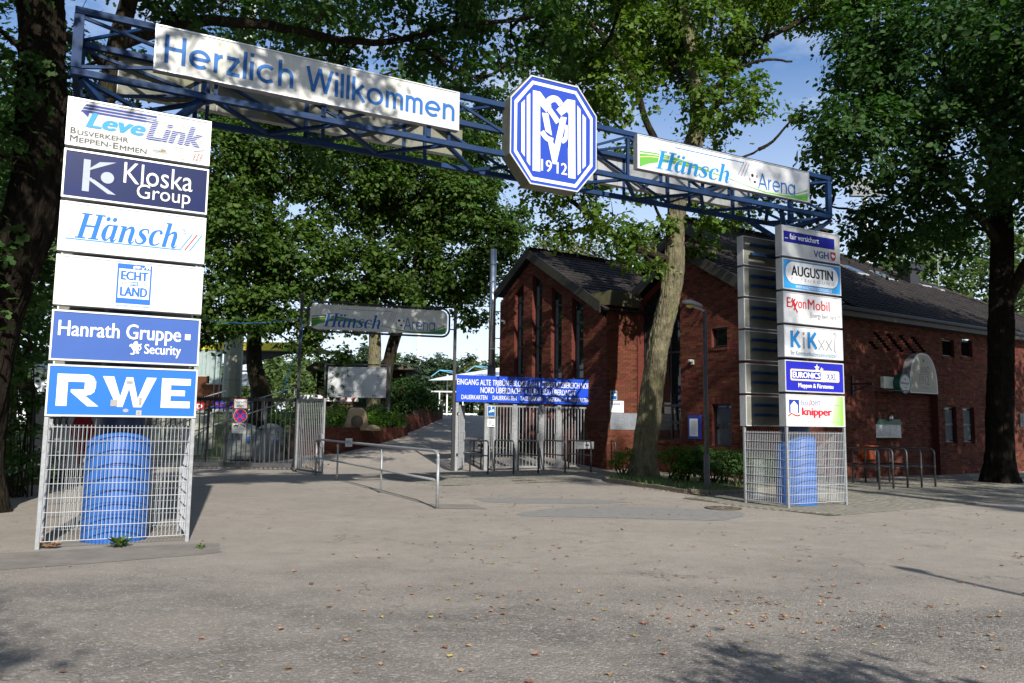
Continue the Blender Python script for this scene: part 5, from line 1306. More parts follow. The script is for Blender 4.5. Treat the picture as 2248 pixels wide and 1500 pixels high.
# ------------------------------------------------------------------ sliding gate on the left
def rod(nm, a, b, w, root, m=M_darksteel, h=None): MB().bar(a, b, w, h).build(nm, m, root)
gt = thing("sliding_gate", "dark steel barred sliding gate with spiked top rail behind the left pylon", "gate", (-14.6, 26.5, 0), 0)
GL = 7.62
MB().box(0, GL, -.05, .05, .08, .22).build("bottom_rail", M_galvd, gt); MB().box(0, GL, -.05, .05, 2.28, 2.38).build("top_rail", M_darksteel, gt)
m = MB()
for k in range(int(GL / .08)): x = .04 + k * .08; m.add([(x - .03, 0, 2.381), (x + .03, 0, 2.381), (x, 0, 2.43)], [(0, 1, 2)])
m.build("spikes", M_darksteel, gt, kind="stuff")
bme = MB().bar((0, 0, .22), (0, 0, 2.28), .032, .02).mesh("bar", M_galvd)
for k in range(int(GL / .161)): o = link("bar", bme, gt); o.location = (.08 + k * .161, 0, 0)
for x in (.03, 2.4, 5.0, GL - .03): MB().box(x - .03, x + .03, -.04, .04, .22, 2.28).build("stile", M_galvd, gt)
def plate(nm, lb, cat, loc, rz, w, h, build, rnd=False, grp=None):
    t = thing(nm, lb, cat, loc, rz, grp)
    if not rnd: MB().box(0, w, 0, .004, 0, h).build("plate", M_white, t)
    a = Art(t, w, h, y=-.0005); build(a); a.done(); return t
def fw(a): a.rect((.5, .03, .03), 0, 0, 1, 1, 1, 'border'); a.rect((.72, .72, .72), .05, .06, .95, .94, 2, 'field'); a.text(BLACK, "Feuerwehr-", .09, .55, .91, .82, 3); a.text(BLACK, "zufahrt", .25, .18, .75, .45, 3)
plate("fire_lane_sign", "white Feuerwehrzufahrt plate, uppermost on the sliding gate", "sign", (-9.34, 26.43, 2.02), 0, .47, .34, fw)
t = thing("no_stopping_sign", "round blue and red no stopping sign on the sliding gate", "sign", (-9.33, 26.43, 1.555), 0)
MB().prism(arc(.23, .23, .23, .23, 0, 352, 44), lambda x, z: (x, .004, z), lambda x, z: (x, 0, z)).build("disc", M_white, t)
a = Art(t, .46, .46, y=-.0005); a.circ((.55, .02, .03), .5, .5, .224, 1, 'ring', n=40); a.circ((.01, .06, .42), .5, .5, .175, 2, 'field', n=36)
a.stroke((.55, .02, .03), [(.22, .78), (.78, .22)], .05, 3, 'cross'); a.stroke((.55, .02, .03), [(.22, .22), (.78, .78)], .05, 4, 'cross'); a.done()
def tow(a):
    a.rect(BLACK, .02, .03, .98, .97, 1, 'border'); a.rect((.72, .72, .72), .04, .06, .96, .94, 2, 'field')
    a.poly(BLACK, [(.08, .68), (.12, .76), (.2, .78), (.24, .86), (.32, .84), (.34, .74), (.46, .88), (.5, .9), (.4, .7)], 3, 'tow_symbol'); a.poly(BLACK, [(.55, .84), (.66, .9), (.78, .84), (.92, .76), (.93, .68), (.85, .70), (.7, .78)], 4, 'tow_symbol')
    a.circ(BLACK, .15, .66, .02, 5, 'tow_symbol'); a.circ(BLACK, .38, .66, .02, 5, 'tow_symbol'); a.circ(BLACK, .86, .67, .02, 5, 'tow_symbol')
    for k, s_ in enumerate(("Widerrechtlich abgestellte", "Fahrzeuge werden kosten-", "pflichtig abgeschleppt!")): a.text(BLACK, s_, .1, .46 - k * .15, .9, .56 - k * .15, 3)
plate("tow_away_sign", "white tow away notice, lowest plate on the sliding gate", "sign", (-9.36, 26.43, 1.20), 0, .48, .34, tow)
# wire fence just behind the gate
fe = thing("wire_fence", "wire mesh fence with steel posts behind the sliding gate", "fence", (-15, 28.2, 0), 0)
for k in range(5): MB().box(k * 2.05, k * 2.05 + .06, 0, .06, 0, 2.15).build("post", M_galv if k > 2 else M_galvd, fe)
m = MB()
for z in np.arange(.15, 2.1, .2): m.tube([(0, .03, z), (8.25, .03, z)], .004, 4, False)
for x in np.arange(0.05, 8.2, .1): m.tube([(x, .036, .1), (x, .036, 2.1)], .0028, 3, False)
m.build("wire_mesh", M_darksteel, fe)
# gate leaf standing open towards us
a0 = Vector((-6.93, 25.5, 0)); a1 = Vector((-5.66, 23.85, 0)); th = math.atan2(a1.y - a0.y, a1.x - a0.x); L = (a1 - a0).length
lf = thing("gate_leaf", "galvanised barred gate leaf standing open beside the sliding gate", "gate", a0, th)
for x in (0, L - .05): MB().box(x, x + .05, -.025, .025, .06, 2.33).build("stile", M_galv, lf)
for z in (.06, 2.24): MB().box(.05, L - .05, -.02, .02, z, z + (.06 if z < 1 else .09)).build("rail", M_galvd, lf)
bme = MB().bar((0, 0, .12), (0, 0, 2.24), .018, .012).mesh("bar", M_galv)
for k in range(14): o = link("bar", bme, lf); o.location = (.12 + k * (L - .2) / 13.5, 0, 0)
rod("drop_bolt", (L - .12, -.05, -.0), (L - .12, -.05, .9), .022, lf, M_galv); MB().box(L - .16, L - .02, -.06, .03, 1.0, 1.25).build("lock_case", M_galv, lf)
# tall posts and the hanging arena sign
AO = Vector((-6.95, 25.55, 0)); AT = .3032
ps = thing("sign_gantry", "two tall dark posts with a round cornered frame hanging between them", "sign frame", AO, AT)
for x in (0, 5.2): MB().box(x - .05, x + .05, -.04, .04, 0, 5.8 if x == 0 else 5.62).build("post", M_darksteel, ps)
def rr_path(w, h, r, n=6):
    P = []
    for (cx, cz, s0) in ((w - r, r, -90), (w - r, h - r, 0), (r, h - r, 90), (r, r, 180)): P += arc(cx, cz, r, r, s0, s0 + 90, n)
    return P + [P[0]]
m = MB(); m.tube([(x + .21, 0, z + 4.60) for x, z in rr_path(4.78, .98, .27)], .035, 8, False); m.build("frame_tube", M_darksteel, ps)
for x in (.05, 5.0):
    for z in (4.85, 5.3): MB().box(x, x + .17, -.02, .02, z, z + .04).build("bracket", M_darksteel, ps)
c, s_ = math.cos(AT), math.sin(AT)
t = thing("arena_sign", "weathered round cornered Arena sign hanging between two dark posts over the gate", "sign", (AO.x + .28 * c, AO.y + .28 * s_, 4.67), AT)
W, H = 4.64, .84
MB().prism(rr_path(W, H, .22)[:-1], lambda x, z: (x, .03, z), lambda x, z: (x, 0, z)).build("panel", M_facegrey, t)
a = Art(t, W, H, y=-.001); arena_art(a, (.015, .12, .45), (.02, .14, .45), (.05, .26, .05), (.07, .32, .07), (.4, .38, .06)); a.done()
t = thing("cable", "thin blue cable sagging from the left pylon to the sign post", "cable", (-9.5, 24.6, 4.8))
q = catmull([(-9.6, 24.0, 4.72), (-8.9, 24.8, 4.72), (-8.0, 25.2, 4.80), (-6.98, 25.5, 4.98)], 5); m = MB(); m.tube(q, .012, 5)
q = catmull([(-6.98, 25.48, 4.98), (-6.86, 25.45, 4.4), (-7.3, 25.6, 3.2), (-7.5, 25.7, 2.5)], 5); m.tube(q, .012, 5); m.build("cord", mat("blue_cable", (.01, .12, .4), .5), t, world=True)
# ------------------------------------------------------------------ hand railing
hr = thing("hand_railing", "galvanised two rail tubular railing leading to the gate opening", "railing", (-1.38, 15.08, 0), 0)
pts = [(-1.38, 15.08), (-2.97, 18.23), (-4.78, 21.86), (-5.95, 24.2)]
top = [(-1.38, 15.08, .93), (-1.385, 15.09, 1.0), (-1.42, 15.16, 1.06), (-1.50, 15.32, 1.08), (-2.97, 18.23, 1.08), (-4.78, 21.86, 1.08), (-5.95, 24.2, 1.08)]
m = MB(); m.tube(top, .03, 10); m.build("top_rail", M_galv, hr, smooth=True, world=True)
m = MB(); m.tube([(x, y, .53) for x, y in pts], .024, 8); m.build("middle_rail", M_galv, hr, smooth=True, world=True)
for i, (x, y) in enumerate(pts): m = MB(); m.tube([(x, y, 0), (x, y, 1.0 if i else .95)], .03 if i == 0 else .025, 10); m.build("post", M_galv, hr, smooth=True, world=True); m = MB(); m.tube([(x, y, .0), (x, y, .012)], .05, 10); m.build("foot_plate", M_kerb, hr, world=True)
# ------------------------------------------------------------------ turnstile fence and banner
TO = Vector((-1.88, 27.18, 0)); TA = .4217
bn = thing("entrance_banner", "long blue banner with white entrance lettering above the turnstile gates", "banner", (TO.x + .06, TO.y - .02, 2.37), TA)
MB().box(-.12, 5.33, -.07, -.05, 0, .93).build("sheet", mat("banner_blue", (.006, .06, .52), .4, var=.15, vscale=1.5), bn)
a = Art(bn, 5.45, .93, x0=-.12, y=-.071); GW = (.66, .68, .7)
for s0, u0, v0, u1, v1 in (("EINGANG ALTE TRIBÜNE BLOCK A-H", .004, .635, .565, .90), ("STEHPLATZBEREICH NORD", .605, .635, .992, .86), ("NORD ÜBERDACHT", .165, .345, .468, .62), ("SÜD", .508, .345, .572, .62), ("SÜD ÜBERDACHT", .612, .345, .862, .62)): a.text(GW, s0, u0, v0, u1, v1, 1, .022)
for u, v in ((.585, .64), (.488, .355), (.592, .355)): a.rect(GW, u - .002, v, u + .002, v + .21, 1, 'lettering')
for u0, u1 in ((.035, .213), (.25, .42), (.447, .608), (.634, .79), (.81, .962)):
    a.text(GW, "DAUERKARTEN" if u1 < .43 else "TAGESKARTEN", u0, .095, u1, .26, 1, .02)
a.done()
tf = thing("turnstile_fence", "galvanised barred entrance gates in a row beneath the blue banner", "gate", TO, TA)
MB().box(-.06, .05, -.06, .05, 0, 2.36).build("post", M_galv, tf, bevel=.005)
for x in (1.10, 2.20, 3.27, 3.98, 5.34): MB().box(x - .07, x + .07, -.04, .06, 0, 2.34).build("post", M_galv, tf, bevel=.005)
MB().box(1.1, 5.38, -.02, .05, 2.345, 2.40).build("header_rail", M_galvd, tf)
bme = MB().bar((0, 0, .14), (0, 0, 2.22), .03, .016).mesh("bar", M_galv)
for (x0, x1, nb_) in ((1.17, 1.42, 2), (1.42, 2.13, 5), (2.27, 3.20, 6), (3.34, 3.91, 4), (4.05, 5.27, 9)):
    for x in (x0, x1 - .045): MB().box(x + .002, x + .043, -.02, .03, .08, 2.28).build("stile", M_galv, tf)
    for z in (.08, 2.22): MB().box(x0 + .045, x1 - .047, -.018, .028, z, z + .06).build("rail", M_galv, tf)
    for k in range(nb_): o = link("bar", bme, tf); o.location = (x0 + .045 + (k + .5) * (x1 - x0 - .09) / nb_, .005, 0)
    if x1 - x0 > .5: MB().box(x1 - .13, x1 - .05, -.055, -.022, 1.05, 1.3).build("lock_case", M_stain, tf)
for zz in (.5, 1.9): MB().box(-.02, .04, -.075, -.062, zz, zz + .1).build("hinge", M_darksteel, tf)
dl = thing("gate_leaf", "narrow barred gate leaf swung inward at the left turnstile post", "gate", (TO.x + .10, TO.y + .05, 0), TA + 1.05)
for x in (0, 1.0): MB().box(x, x + .045, -.02, .02, .08, 2.26).build("stile", M_galv, dl)
for z in (.08, 2.2): MB().box(.045, 1.0, -.018, .018, z, z + .06).build("rail", M_galv, dl)
for k in range(8): o = link("bar", bme, dl); o.location = (.12 + k * .11, 0, 0)
MB().box(.9, 1.06, -.05, -.022, 1.05, 1.35).build("lock_case", M_galv, dl)
def wpt(x, y, z): c, s = math.cos(TA), math.sin(TA); return (TO.x + x * c - y * s, TO.y + x * s + y * c, z)
plate("camera_sign", "blue video camera sign on the left turnstile gate", "sign", wpt(1.12, -.06, 1.88), TA, .30, .36, camera_icon)
def note(a): 
    for k, (u, c_) in enumerate(((.9, (.1, .1, .1)), (.75, (.1, .1, .1)), (.6, (.1, .1, .1)), (.45, (.5, .03, .05)), (.3, (.5, .03, .05)))): a.rect(c_, .1, u - .1, .55 + (k % 2) * .2, u - .03, 1, 'text_line')
    a.poly((.2, .2, .2), [(.55, .2), (.9, .3), (.92, .12), (.6, .08)], 1, 'symbol')
plate("notice_plate", "small white notice beneath the camera sign on the turnstile gate", "sign", wpt(1.13, -.06, 1.52), TA, .28, .27, note)
def barrier(label, x, group, loc=None, rz=None, l=1.75, cat="barrier", sticker=False, mtl=M_galvd, h=1.07):
    t = thing("queue_barrier", label, cat, loc or wpt(x, -.45, 0), rz if rz is not None else TA - math.pi / 2, group)
    r = .05; m = MB(); m.tube([(0, 0, 0), (0, 0, h - .12), (.03, 0, h - .04), (.11, 0, h), (l - .11, 0, h), (l - .03, 0, h - .04), (l, 0, h - .12), (l, 0, 0)], .027, 9); m.build("hoop", mtl, t, smooth=True)
    m = MB(); m.tube([(.0, 0, h * .55), (l, 0, h * .55)], .022, 8); m.build("middle_rail", mtl, t, smooth=True)
    for xx in (0, l): m = MB(); m.tube([(xx, 0, h * .55 - .03), (xx, 0, h * .55 + .03)], .032, 8); m.build("clamp", mtl, t)
    if sticker:
        m = MB(); m.box(l - .03, l + .03, -.0285, -.028, .8, .86); m.build("sticker", M_white, t)
    return t
names = ("leftmost tube barrier by the open turnstile leaf", "tube barrier below the turnstile camera sign", "tube barrier second right of the camera sign", "tube barrier before the middle turnstile gate", "tube barrier with the hanging steel plate", "rightmost tube barrier beside the brick gable corner")
for nm_, x in zip(names, (.35, 1.25, 2.15, 3.15, 4.15, 5.5)): barrier(nm_, x, "queue barriers before the turnstiles", l=1.0 if x > 5 else 1.6)
for k in (0, 1): barrier(("short tube barrier inside the open leaf, nearer one", "short tube barrier inside the open leaf, farther one")[k], 0, "queue barriers before the turnstiles", wpt(.45, .8 + k * .7, 0), TA, .8)
t = thing("steel_plate", "small steel plate with coloured sticker hanging on a turnstile barrier", "plate", wpt(4.15, -1.7, .8), TA); MB().box(-.42, .30, -.03, -.028, 0, .25).build("plate", M_galv, t)
a = Art(t, .72, .25, x0=-.42, y=-.0305); a.rect((.6, .6, .6), .45, .05, .8, .95, 1, 'sticker'); a.rect((.1, .05, .3), .52, .4, .74, .6, 2, 'sticker'); a.done()
bl_ = [(9.72, 20.87), (10.34, 21.39), (10.88, 21.70), (11.36, 21.88), (11.92, 22.22)]
for k, ((x, y), lb) in enumerate(zip(bl_, ("nearest", "second", "third", "fourth", "farthest"))):
    barrier("%s of the tube barriers right of the pylon" % lb, 0, "tube barriers by the shaded wall", (x, y, 0), 1.66 + .02 * k, 2.0, h=1.06, sticker=True)
barrier("long tube barrier running left behind the right pylon cage", 0, "tube barriers by the shaded wall", (9.70, 22.9, 0), BA + math.pi, 1.9, h=1.06)
# ------------------------------------------------------------------ street lamps
def lamp(label, x, y, h, rz, head=True):
    t = thing("street_lamp", label, "street lamp", (x, y, 0), rz, "street lamps")
    m = MB(); m.tube([(0, 0, 0), (0, 0, h * .5), (0, 0, h)], [.065, .055, .045], 12); m.build("pole", M_galvd, t, smooth=True)
    m = MB(); m.lathe([(.075, 0), (.075, .9), (.06, .95)], n=12); m.build("base_sleeve", M_galvd, t, smooth=True)
    m = MB(); m.tube([(.0, 0, h - .02), (-.12, 0, h + .05), (-.3, 0, h + .1)], .035, 8); m.build("arm", M_casing, t, smooth=True)
    hd = [(-.08, .03, .05), (-.22, .09, .085), (-.40, .115, .10), (-.55, .09, .07), (-.62, .02, .02)]
    V = []; F = []; n = 12
    for (x_, ry, rz_) in hd:
        for k in range(n): a = 2 * math.pi * k / n; V.append((x_, ry * math.cos(a), h + .12 + (rz_ * math.sin(a) if math.sin(a) > 0 else rz_ * .35 * math.sin(a)) - (x_ + .08) * .15))
    for i in range(len(hd) - 1):
        for k in range(n): F.append((i * n + k, i * n + (k + 1) % n, (i + 1) * n + (k + 1) % n, (i + 1) * n + k))
    mb = MB(); mb.add(V, F); mb.build("head", M_casing, t, smooth=True)
    m = MB(); m.lathe([(.001, -.07), (.05, -.06), (.09, -.02), (.10, .0)], (-.4, 0, h + .12), 12); m.build("lamp_bowl", M_lampglass, t, smooth=True)
    return t
lamp("grey street lamp with curved head before the brick pillar", 4.83, 19.46, 4.50, .25)
lamp("street lamp standing to the right of the forecourt, casting a thin shadow", 7.45, .85, 5.35, 2.0)
# ------------------------------------------------------------------ planter with brick walls
pl = thing("brick_planter", "stepped red brick planter wall beside the ramp", "planter", (-7.0, 33, 0), 0)
def wall_seg(a, b, z0, z1, nobj, seed, zb0=None, zb1=None):
    a = Vector((*a, 0)); b = Vector((*b, 0)); L = (b - a).length; u = (b - a) / L; nrm = Vector((u.y, -u.x, 0))
    inv = pmat(pl).inverted()
    m = MB(); q = [a, b, b - nrm * .3, a - nrm * .3]; m.add([tuple(p + Vector((0, 0, z0))) for p in q] + [tuple(p + Vector((0, 0, z1 - .005))) for p in q], [(0, 3, 2, 1), (4, 5, 6, 7), (0, 1, 5, 4), (1, 2, 6, 5), (2, 3, 7, 6), (3, 0, 4, 7)])
    m.build("wall_core", M_mortar, pl, world=True)
    B = MB(); z = z0; row = 0; r = random.Random(seed); full = []
    while z < z1 - .1:
        x = -(row % 2) * .125
        while x < L:
            x0 = max(0, x + .005); x1 = min(L, x + .245)
            if x1 - x0 > .04: full.append((x0, x1, z))
            x += .25
        z += .0833; row += 1
    zt = z
    def vs(x0, x1, zz, zh, o): return [tuple(a + u * x0 + Vector((0, 0, zz))), tuple(a + u * x1 + Vector((0, 0, zz))), tuple(a + u * x1 + Vector((0, 0, zh))), tuple(a + u * x0 + Vector((0, 0, zh)))] + [tuple(a + u * p + nrm * o + Vector((0, 0, h))) for p, h in ((x0, zz), (x1, zz), (x1, zh), (x0, zh))]
    FF = [(4, 5, 6, 7), (0, 1, 5, 4), (1, 2, 6, 5), (2, 3, 7, 6), (3, 0, 4, 7)]
    sh = {}
    full.sort(key=lambda t: -t[2]); k = 0
    for (x0, x1, zz) in full:
        if k < nobj and abs(x1 - x0 - .24) < 1e-6:
            if not sh:
                for mi, mm in enumerate(M_bricks2): q = MB(); q.add([tuple(Vector(v) - a) for v in vs(0, .24, 0, .0713, .01)], FF); sh[mi] = q.mesh("brick", mm)
            o = bpy.data.objects.new("brick", sh[r.randrange(5)]); COLL.objects.link(o); o.parent = pl; p = inv @ (a + u * x0 + Vector((0, 0, zz)) + nrm * r.uniform(0, .003)); o.location = p; k += 1
        else: B.add(vs(x0, x1, zz, zz + .0713, .01 + r.uniform(0, .003)), FF)
    x = 0
    while x < L - .02:   # standing bricks on top
        h = z1 + r.uniform(-.004, .004); x1 = min(L, x + .0833) - .008
        p = [a + u * x + nrm * .015, a + u * x1 + nrm * .015, a + u * x1 - nrm * .31, a + u * x - nrm * .31]
        B.add([tuple(v + Vector((0, 0, zt + .003))) for v in p] + [tuple(v + Vector((0, 0, h))) for v in p], [(4, 5, 6, 7), (0, 1, 5, 4), (1, 2, 6, 5), (2, 3, 7, 6), (3, 0, 4, 7)]); x += .0833
    B.build("bricks", M_brick, pl, world=True, kind="stuff")
wall_seg((-9.3, 36.5), (-8.7, 31.0), -.1, 1.40, 0, 7); wall_seg((-8.7, 31.0), (-6.9, 31.6), -.1, 1.40, 60, 1); wall_seg((-6.9, 31.6), (-5.9, 34.6), -.1, 1.40, 80, 2)
wall_seg((-5.9, 34.6), (-5.0, 38.2), .2, 1.40, 60, 3); wall_seg((-5.35, 38.5), (-4.85, 41.2), .5, 2.05, 50, 4); wall_seg((-4.85, 41.2), (-4.15, 47.2), .9, 2.40, 50, 5)
MB().box(-4.35, -4.1, 47.2, 47.5, 1.5, 2.75).build("end_post", M_concrete, pl, world=True)
m = MB(); m.add([(-8.5, 31.25, 1.3), (-7, 31.75, 1.3), (-6.1, 34.6, 1.3), (-5.2, 38.2, 1.32), (-5.1, 41, 1.9), (-4.5, 47, 2.2), (-9, 47, 2.2), (-9.1, 37, 1.5)], [(0, 1, 2, 3, 7), (3, 4, 5, 6, 7)]); m.build("planting_soil", M_soil, pl, world=True)
def pnote(a):
    for k, s0 in enumerate(("Privatgelände", "Betreten auf", "eigene Gefahr")): a.text((.1, .1, .12), s0, .12, .68 - k * .25, .88, .82 - k * .25, 1)
plate("notice_plate", "small white private ground notice on the planter wall", "sign", (-6.72, 32.08, .62), math.atan2(3.0, 1.0), .55, .34, pnote)
# memorial stone
st = thing("memorial_stone", "upright sandstone with a round dark plaque on the planter", "memorial", (-6.55, 33.4, 1.3), .25)
r = np.random.default_rng(4); V = []; F = []; n = 12; lv = [(0, .42, .25), (.25, .46, .26), (.55, .40, .24), (.8, .36, .2), (.92, .22, .12)]
for (z, a_, b_) in lv:
    for k in range(n): an = 2 * math.pi * k / n; f = 1 + r.normal(0, .05); V.append((a_ * f * math.copysign(abs(math.cos(an)) ** .6, math.cos(an)), b_ * f * math.copysign(abs(math.sin(an)) ** .6, math.sin(an)), z + r.normal(0, .015)))
for i in range(len(lv) - 1):
    for k in range(n): F.append((i * n + k, i * n + (k + 1) % n, (i + 1) * n + (k + 1) % n, (i + 1) * n + k))
F.append(tuple((len(lv) - 1) * n + k for k in range(n)))
mb = MB(); mb.add(V, F); mb.build("stone", M_stone, st, bevel=.03)
m = MB(); m.prism(arc(0, .36, .25, .25, 0, 345, 23), lambda x, z: (x, -.20, z), lambda x, z: (x, -.315, z)); m.build("plaque", M_bronze, st); m = MB(); m.prism(arc(0, .36, .17, .17, 0, 345, 23), lambda x, z: (x, -.316, z), lambda x, z: (x, -.33, z)); m.build("relief", M_bronze, st)
rk = thing("boulder", "low sandstone boulder beside the memorial stone", "stone", (-5.95, 33.6, 1.28)); m = MB(); m.lathe([(.4, 0), (.36, .12), (.2, .22), (.001, .24)], n=9); m.build("rock", M_stone, rk)
# notice board on a steel frame
nb_ = thing("notice_board", "large pale stadium plan board on a dark steel frame in the planter", "notice board", (-8.72, 36.6, 1.35), .02)
for x in (0, 3.0): MB().box(x - .04, x + .04, -.04, .04, 0, 3.0).build("post", M_galvd, nb_)
MB().box(0, 3.0, -.03, .03, 2.93, 3.0).build("top_rail", M_galvd, nb_); MB().box(0.04, 2.96, -.02, .02, .93, .98).build("lower_rail", M_galvd, nb_)
MB().box(.14, 2.86, -.06, -.045, 1.42, 2.84).build("board", mat("faded_board", (.52, .53, .53), .5, var=.1, vscale=3), nb_)
a = Art(nb_, 2.72, 1.42, x0=.14, z0=1.42, y=-.061); LN = (.3, .3, .3)
for q in ([(.03, .12), (.97, .12)], [(.3, .2), (.3, .8), (.62, .8), (.62, .2), (.3, .2)], [(.46, .2), (.46, .8)], [(.3, .35), (.62, .35)], [(.04, .96), (.96, .96)]): a.stroke(LN, q, .008, 1, 'plan_line')
for k in range(9): a.rect(LN, .32 + k * .03, .17, .34 + k * .03, .19, 1, 'text_mark')
for k in range(5): a.rect((.1, .1, .1), .84, .74 - k * .05, .93 - (k % 2) * .02, .755 - k * .05, 1, 'text_line')
a.stroke((.05, .2, .5), [(.82, .48), (.86, .44), (.9, .5), (.94, .46)], .02, 1, 'plan_line'); a.rect((.1, .1, .1), .17, .05, .25, .08, 1, 'text_line'); a.rect((.1, .1, .1), .76, .05, .84, .08, 1, 'text_line'); a.done()
# ------------------------------------------------------------------ kiosk, stand, masts and other things in the stadium
ks = thing("kiosk", "low dark kiosk with a wide flat felt roof behind the notice board", "kiosk", (-8.4, 45, 2.0))
m = MB(); m.prism([(-3.1, 2.62), (-2.6, 2.95), (-1.6, 3.1), (1.0, 3.0), (2.9, 2.72), (2.9, 2.6), (-3.1, 2.5)], lambda x, z: (x, -1.4, z), lambda x, z: (x, 2.5, z)); m.build("roof", mat("old_felt", (.09, .08, .06), .9, var=.5, vscale=2), ks)
MB().box(-2.8, 2.3, 0, 2.2, 0, 2.55).build("wall", mat("dark_boards", (.07, .045, .025), .85, var=.5, vscale=6, streak=True), ks)
for k in range(5): MB().box(-2.75 + k * .16, -2.63 + k * .16, -.03, -.002, .1, 2.5).build("plank", M_barkd, ks)
sd = thing("grandstand", "covered grandstand with yellow advertising fascia and pale sheet side wall", "grandstand", (-22, 55, 2.0))
MB().box(-10, 7.2, -.05, 0, 4.6, 5.18).build("fascia", mat("yellow_sheet", (.72, .58, .02), .5, var=.1, vscale=.7), sd)
a = Art(sd, 17.2, .58, x0=-10, z0=4.6, y=-.055); a.text((.03, .03, .03), "1:0 für", .652, .15, .702, .75, 1, .02); a.text((.02, .02, .02), "ALBERS", .90, .12, .975, .72, 1, .05, .1); a.text((.03, .03, .03), "STARKES", .54, .15, .588, .75, 1, .02)
a.poly((.02, .02, .02), [(.868, .05), (.89, .35), (.905, .35), (.895, .85)], 1, 'logo'); a.done()
m = MB(); m.add([(7.2, 0, 4.62), (7.2, 0, 5.1), (7.2, 14, 5.6), (-10, 14, 5.6), (-10, 0, 5.1), (1.5, 0, 3.9), (1.5, 14, 3.9)], [(1, 2, 3, 4)]); m.build("roof", M_casing, sd); m = MB(); m.prism([(1.6, 3.3), (1.6, 4.58), (6.6, 4.58)], lambda x, z: (x, .5, z), lambda x, z: (x, .8, z)); m.build("roof_truss", M_darksteel, sd)
pm_ = MB(); 
for k in range(15):
    x0 = -2.6 + k * .28; zb = 3.4 if x0 < -.6 else (2.75 if x0 < .6 else 2.2); MB().box(x0, x0 + .26, .01 + (k % 2) * .02, .06, zb, 4.6).build("cladding_sheet", M_greenmetal, sd)
m = MB(); m.box(-10, -.65, .0, .3, 0, 3.3); m.box(-.65, .55, 0, .3, 0, 2.7); m.box(.55, 1.6, 0, .3, 0, 2.15); m.build("brick_wall", M_brick, sd)
m = MB(); m.box(-10, -.6, -.04, .34, 3.3, 3.4); m.box(-.65, .58, -.04, .34, 2.7, 2.76); m.box(.55, 1.65, -.04, .34, 2.15, 2.21); m.build("wall_coping", M_concrete, sd)
for (x, y, r0, r1, h, lb) in ((-16.05, 45, .55, .2, 38, "pale concrete floodlight mast rising behind the left pylon"), (-13.2, 110, .32, .26, 17.5, "slim white floodlight mast beyond the kiosk"), (41.5, 90, .34, .22, 27, "slim white floodlight mast showing above the clubhouse roof")):
    t = thing("floodlight_mast", lb, "floodlight mast", (x, y, 1.9), 0, "floodlight masts")
    m = MB(); m.tube([(0, 0, 0), (0, 0, h)], [r0, r1], 10); m.build("shaft", M_concrete if r0 > .5 else M_white, t)
    for k in range(int(h / 4)): z = 2 + k * 4; q = r0 + (r1 - r0) * z / h; MB().tube([(0, 0, z), (0, 0, z + .08)], q + .02, 10).build("joint_ring", M_galv, t)
    m = MB(); m.bar((-r0 - .2, 0, 1), (-r1 - .2, 0, h), .04); m.bar((-r0 - .5, 0, 1), (-r1 - .5, 0, h), .04)
    m.build("ladder", M_galv, t)
    MB().box(-1.8, 1.8, -.3, .3, h, h + 2.2).build("floodlight_frame", M_galvd, t)
dr = thing("door_frame_sign", "blue steel frame with white panel sign beyond the lawn", "sign", (-17.7, 50, 2.1))
for x in (0, 1.05): MB().box(x, x + .12, 0, .1, 0, 2.65).build("post", mat("blue_steel", (.01, .08, .2), .5), dr)
MB().box(.0, 1.17, 0, .1, 2.655, 2.75).build("lintel", MATS["blue_steel"], dr); MB().box(.125, 1.045, .02, .06, 1.75, 2.5).build("panel", M_white, dr); a = Art(dr, .92, .75, x0=.125, z0=1.75, y=.019); a.text(BLACK, "Eingang", .05, .35, .95, .7, 1); a.done()
# canopy
cp = thing("tensile_canopy", "white membrane canopy with pale blue trusses beyond the ramp", "canopy", (-7.5, 70, 2.1))
V = []; F = []
for i in range(13):
    x = i * .75; V += [(x, 0, 3.35 + .02 * i), (x, 3, 3.6 + .13 * i + .08 * math.sin(i * 1.2)), (x + .8, 8, 4.2 + .13 * i)]
for i in range(12): F += [(i * 3, i * 3 + 3, i * 3 + 4, i * 3 + 1), (i * 3 + 1, i * 3 + 4, i * 3 + 5, i * 3 + 2)]
mb = MB(); mb.add(V, F); mb.build("membrane", M_white, cp, smooth=True)
LBm = mat("pale_blue_steel", (.12, .4, .6), .5)
for k in range(3):
    x = 1.0 + k * 3.2; z = 3.9 + .13 * x; m = MB(); m.bar((x - .9, 2, z - .2), (x - .1, 2, z + .4), .06); m.bar((x - .1, 2, z + .4), (x + 1.1, 2, z + .3), .06); m.bar((x - .1, 2, z + .36), (x + 1.1, 2, z + .12), .04); m.build("truss", LBm, cp)
for x in (1.6, 5.2, 8.2): MB().tube([(x, 2, -.1), (x, 2, 4)], .07, 8).build("post", M_white, cp)
wr = thing("white_rail", "white tubular rail before the canopy posts", "railing", (-7.2, 60, 2.1))
for z in (.25, 1.95): MB().tube([(.9, 0, z), (4.6, 0, z)], .06, 6).build("rail", M_white, wr)
for x in (1.7, 3.5): MB().tube([(x, 0, 0), (x, 0, 2.0)], .05, 6).build("post", M_white, wr)
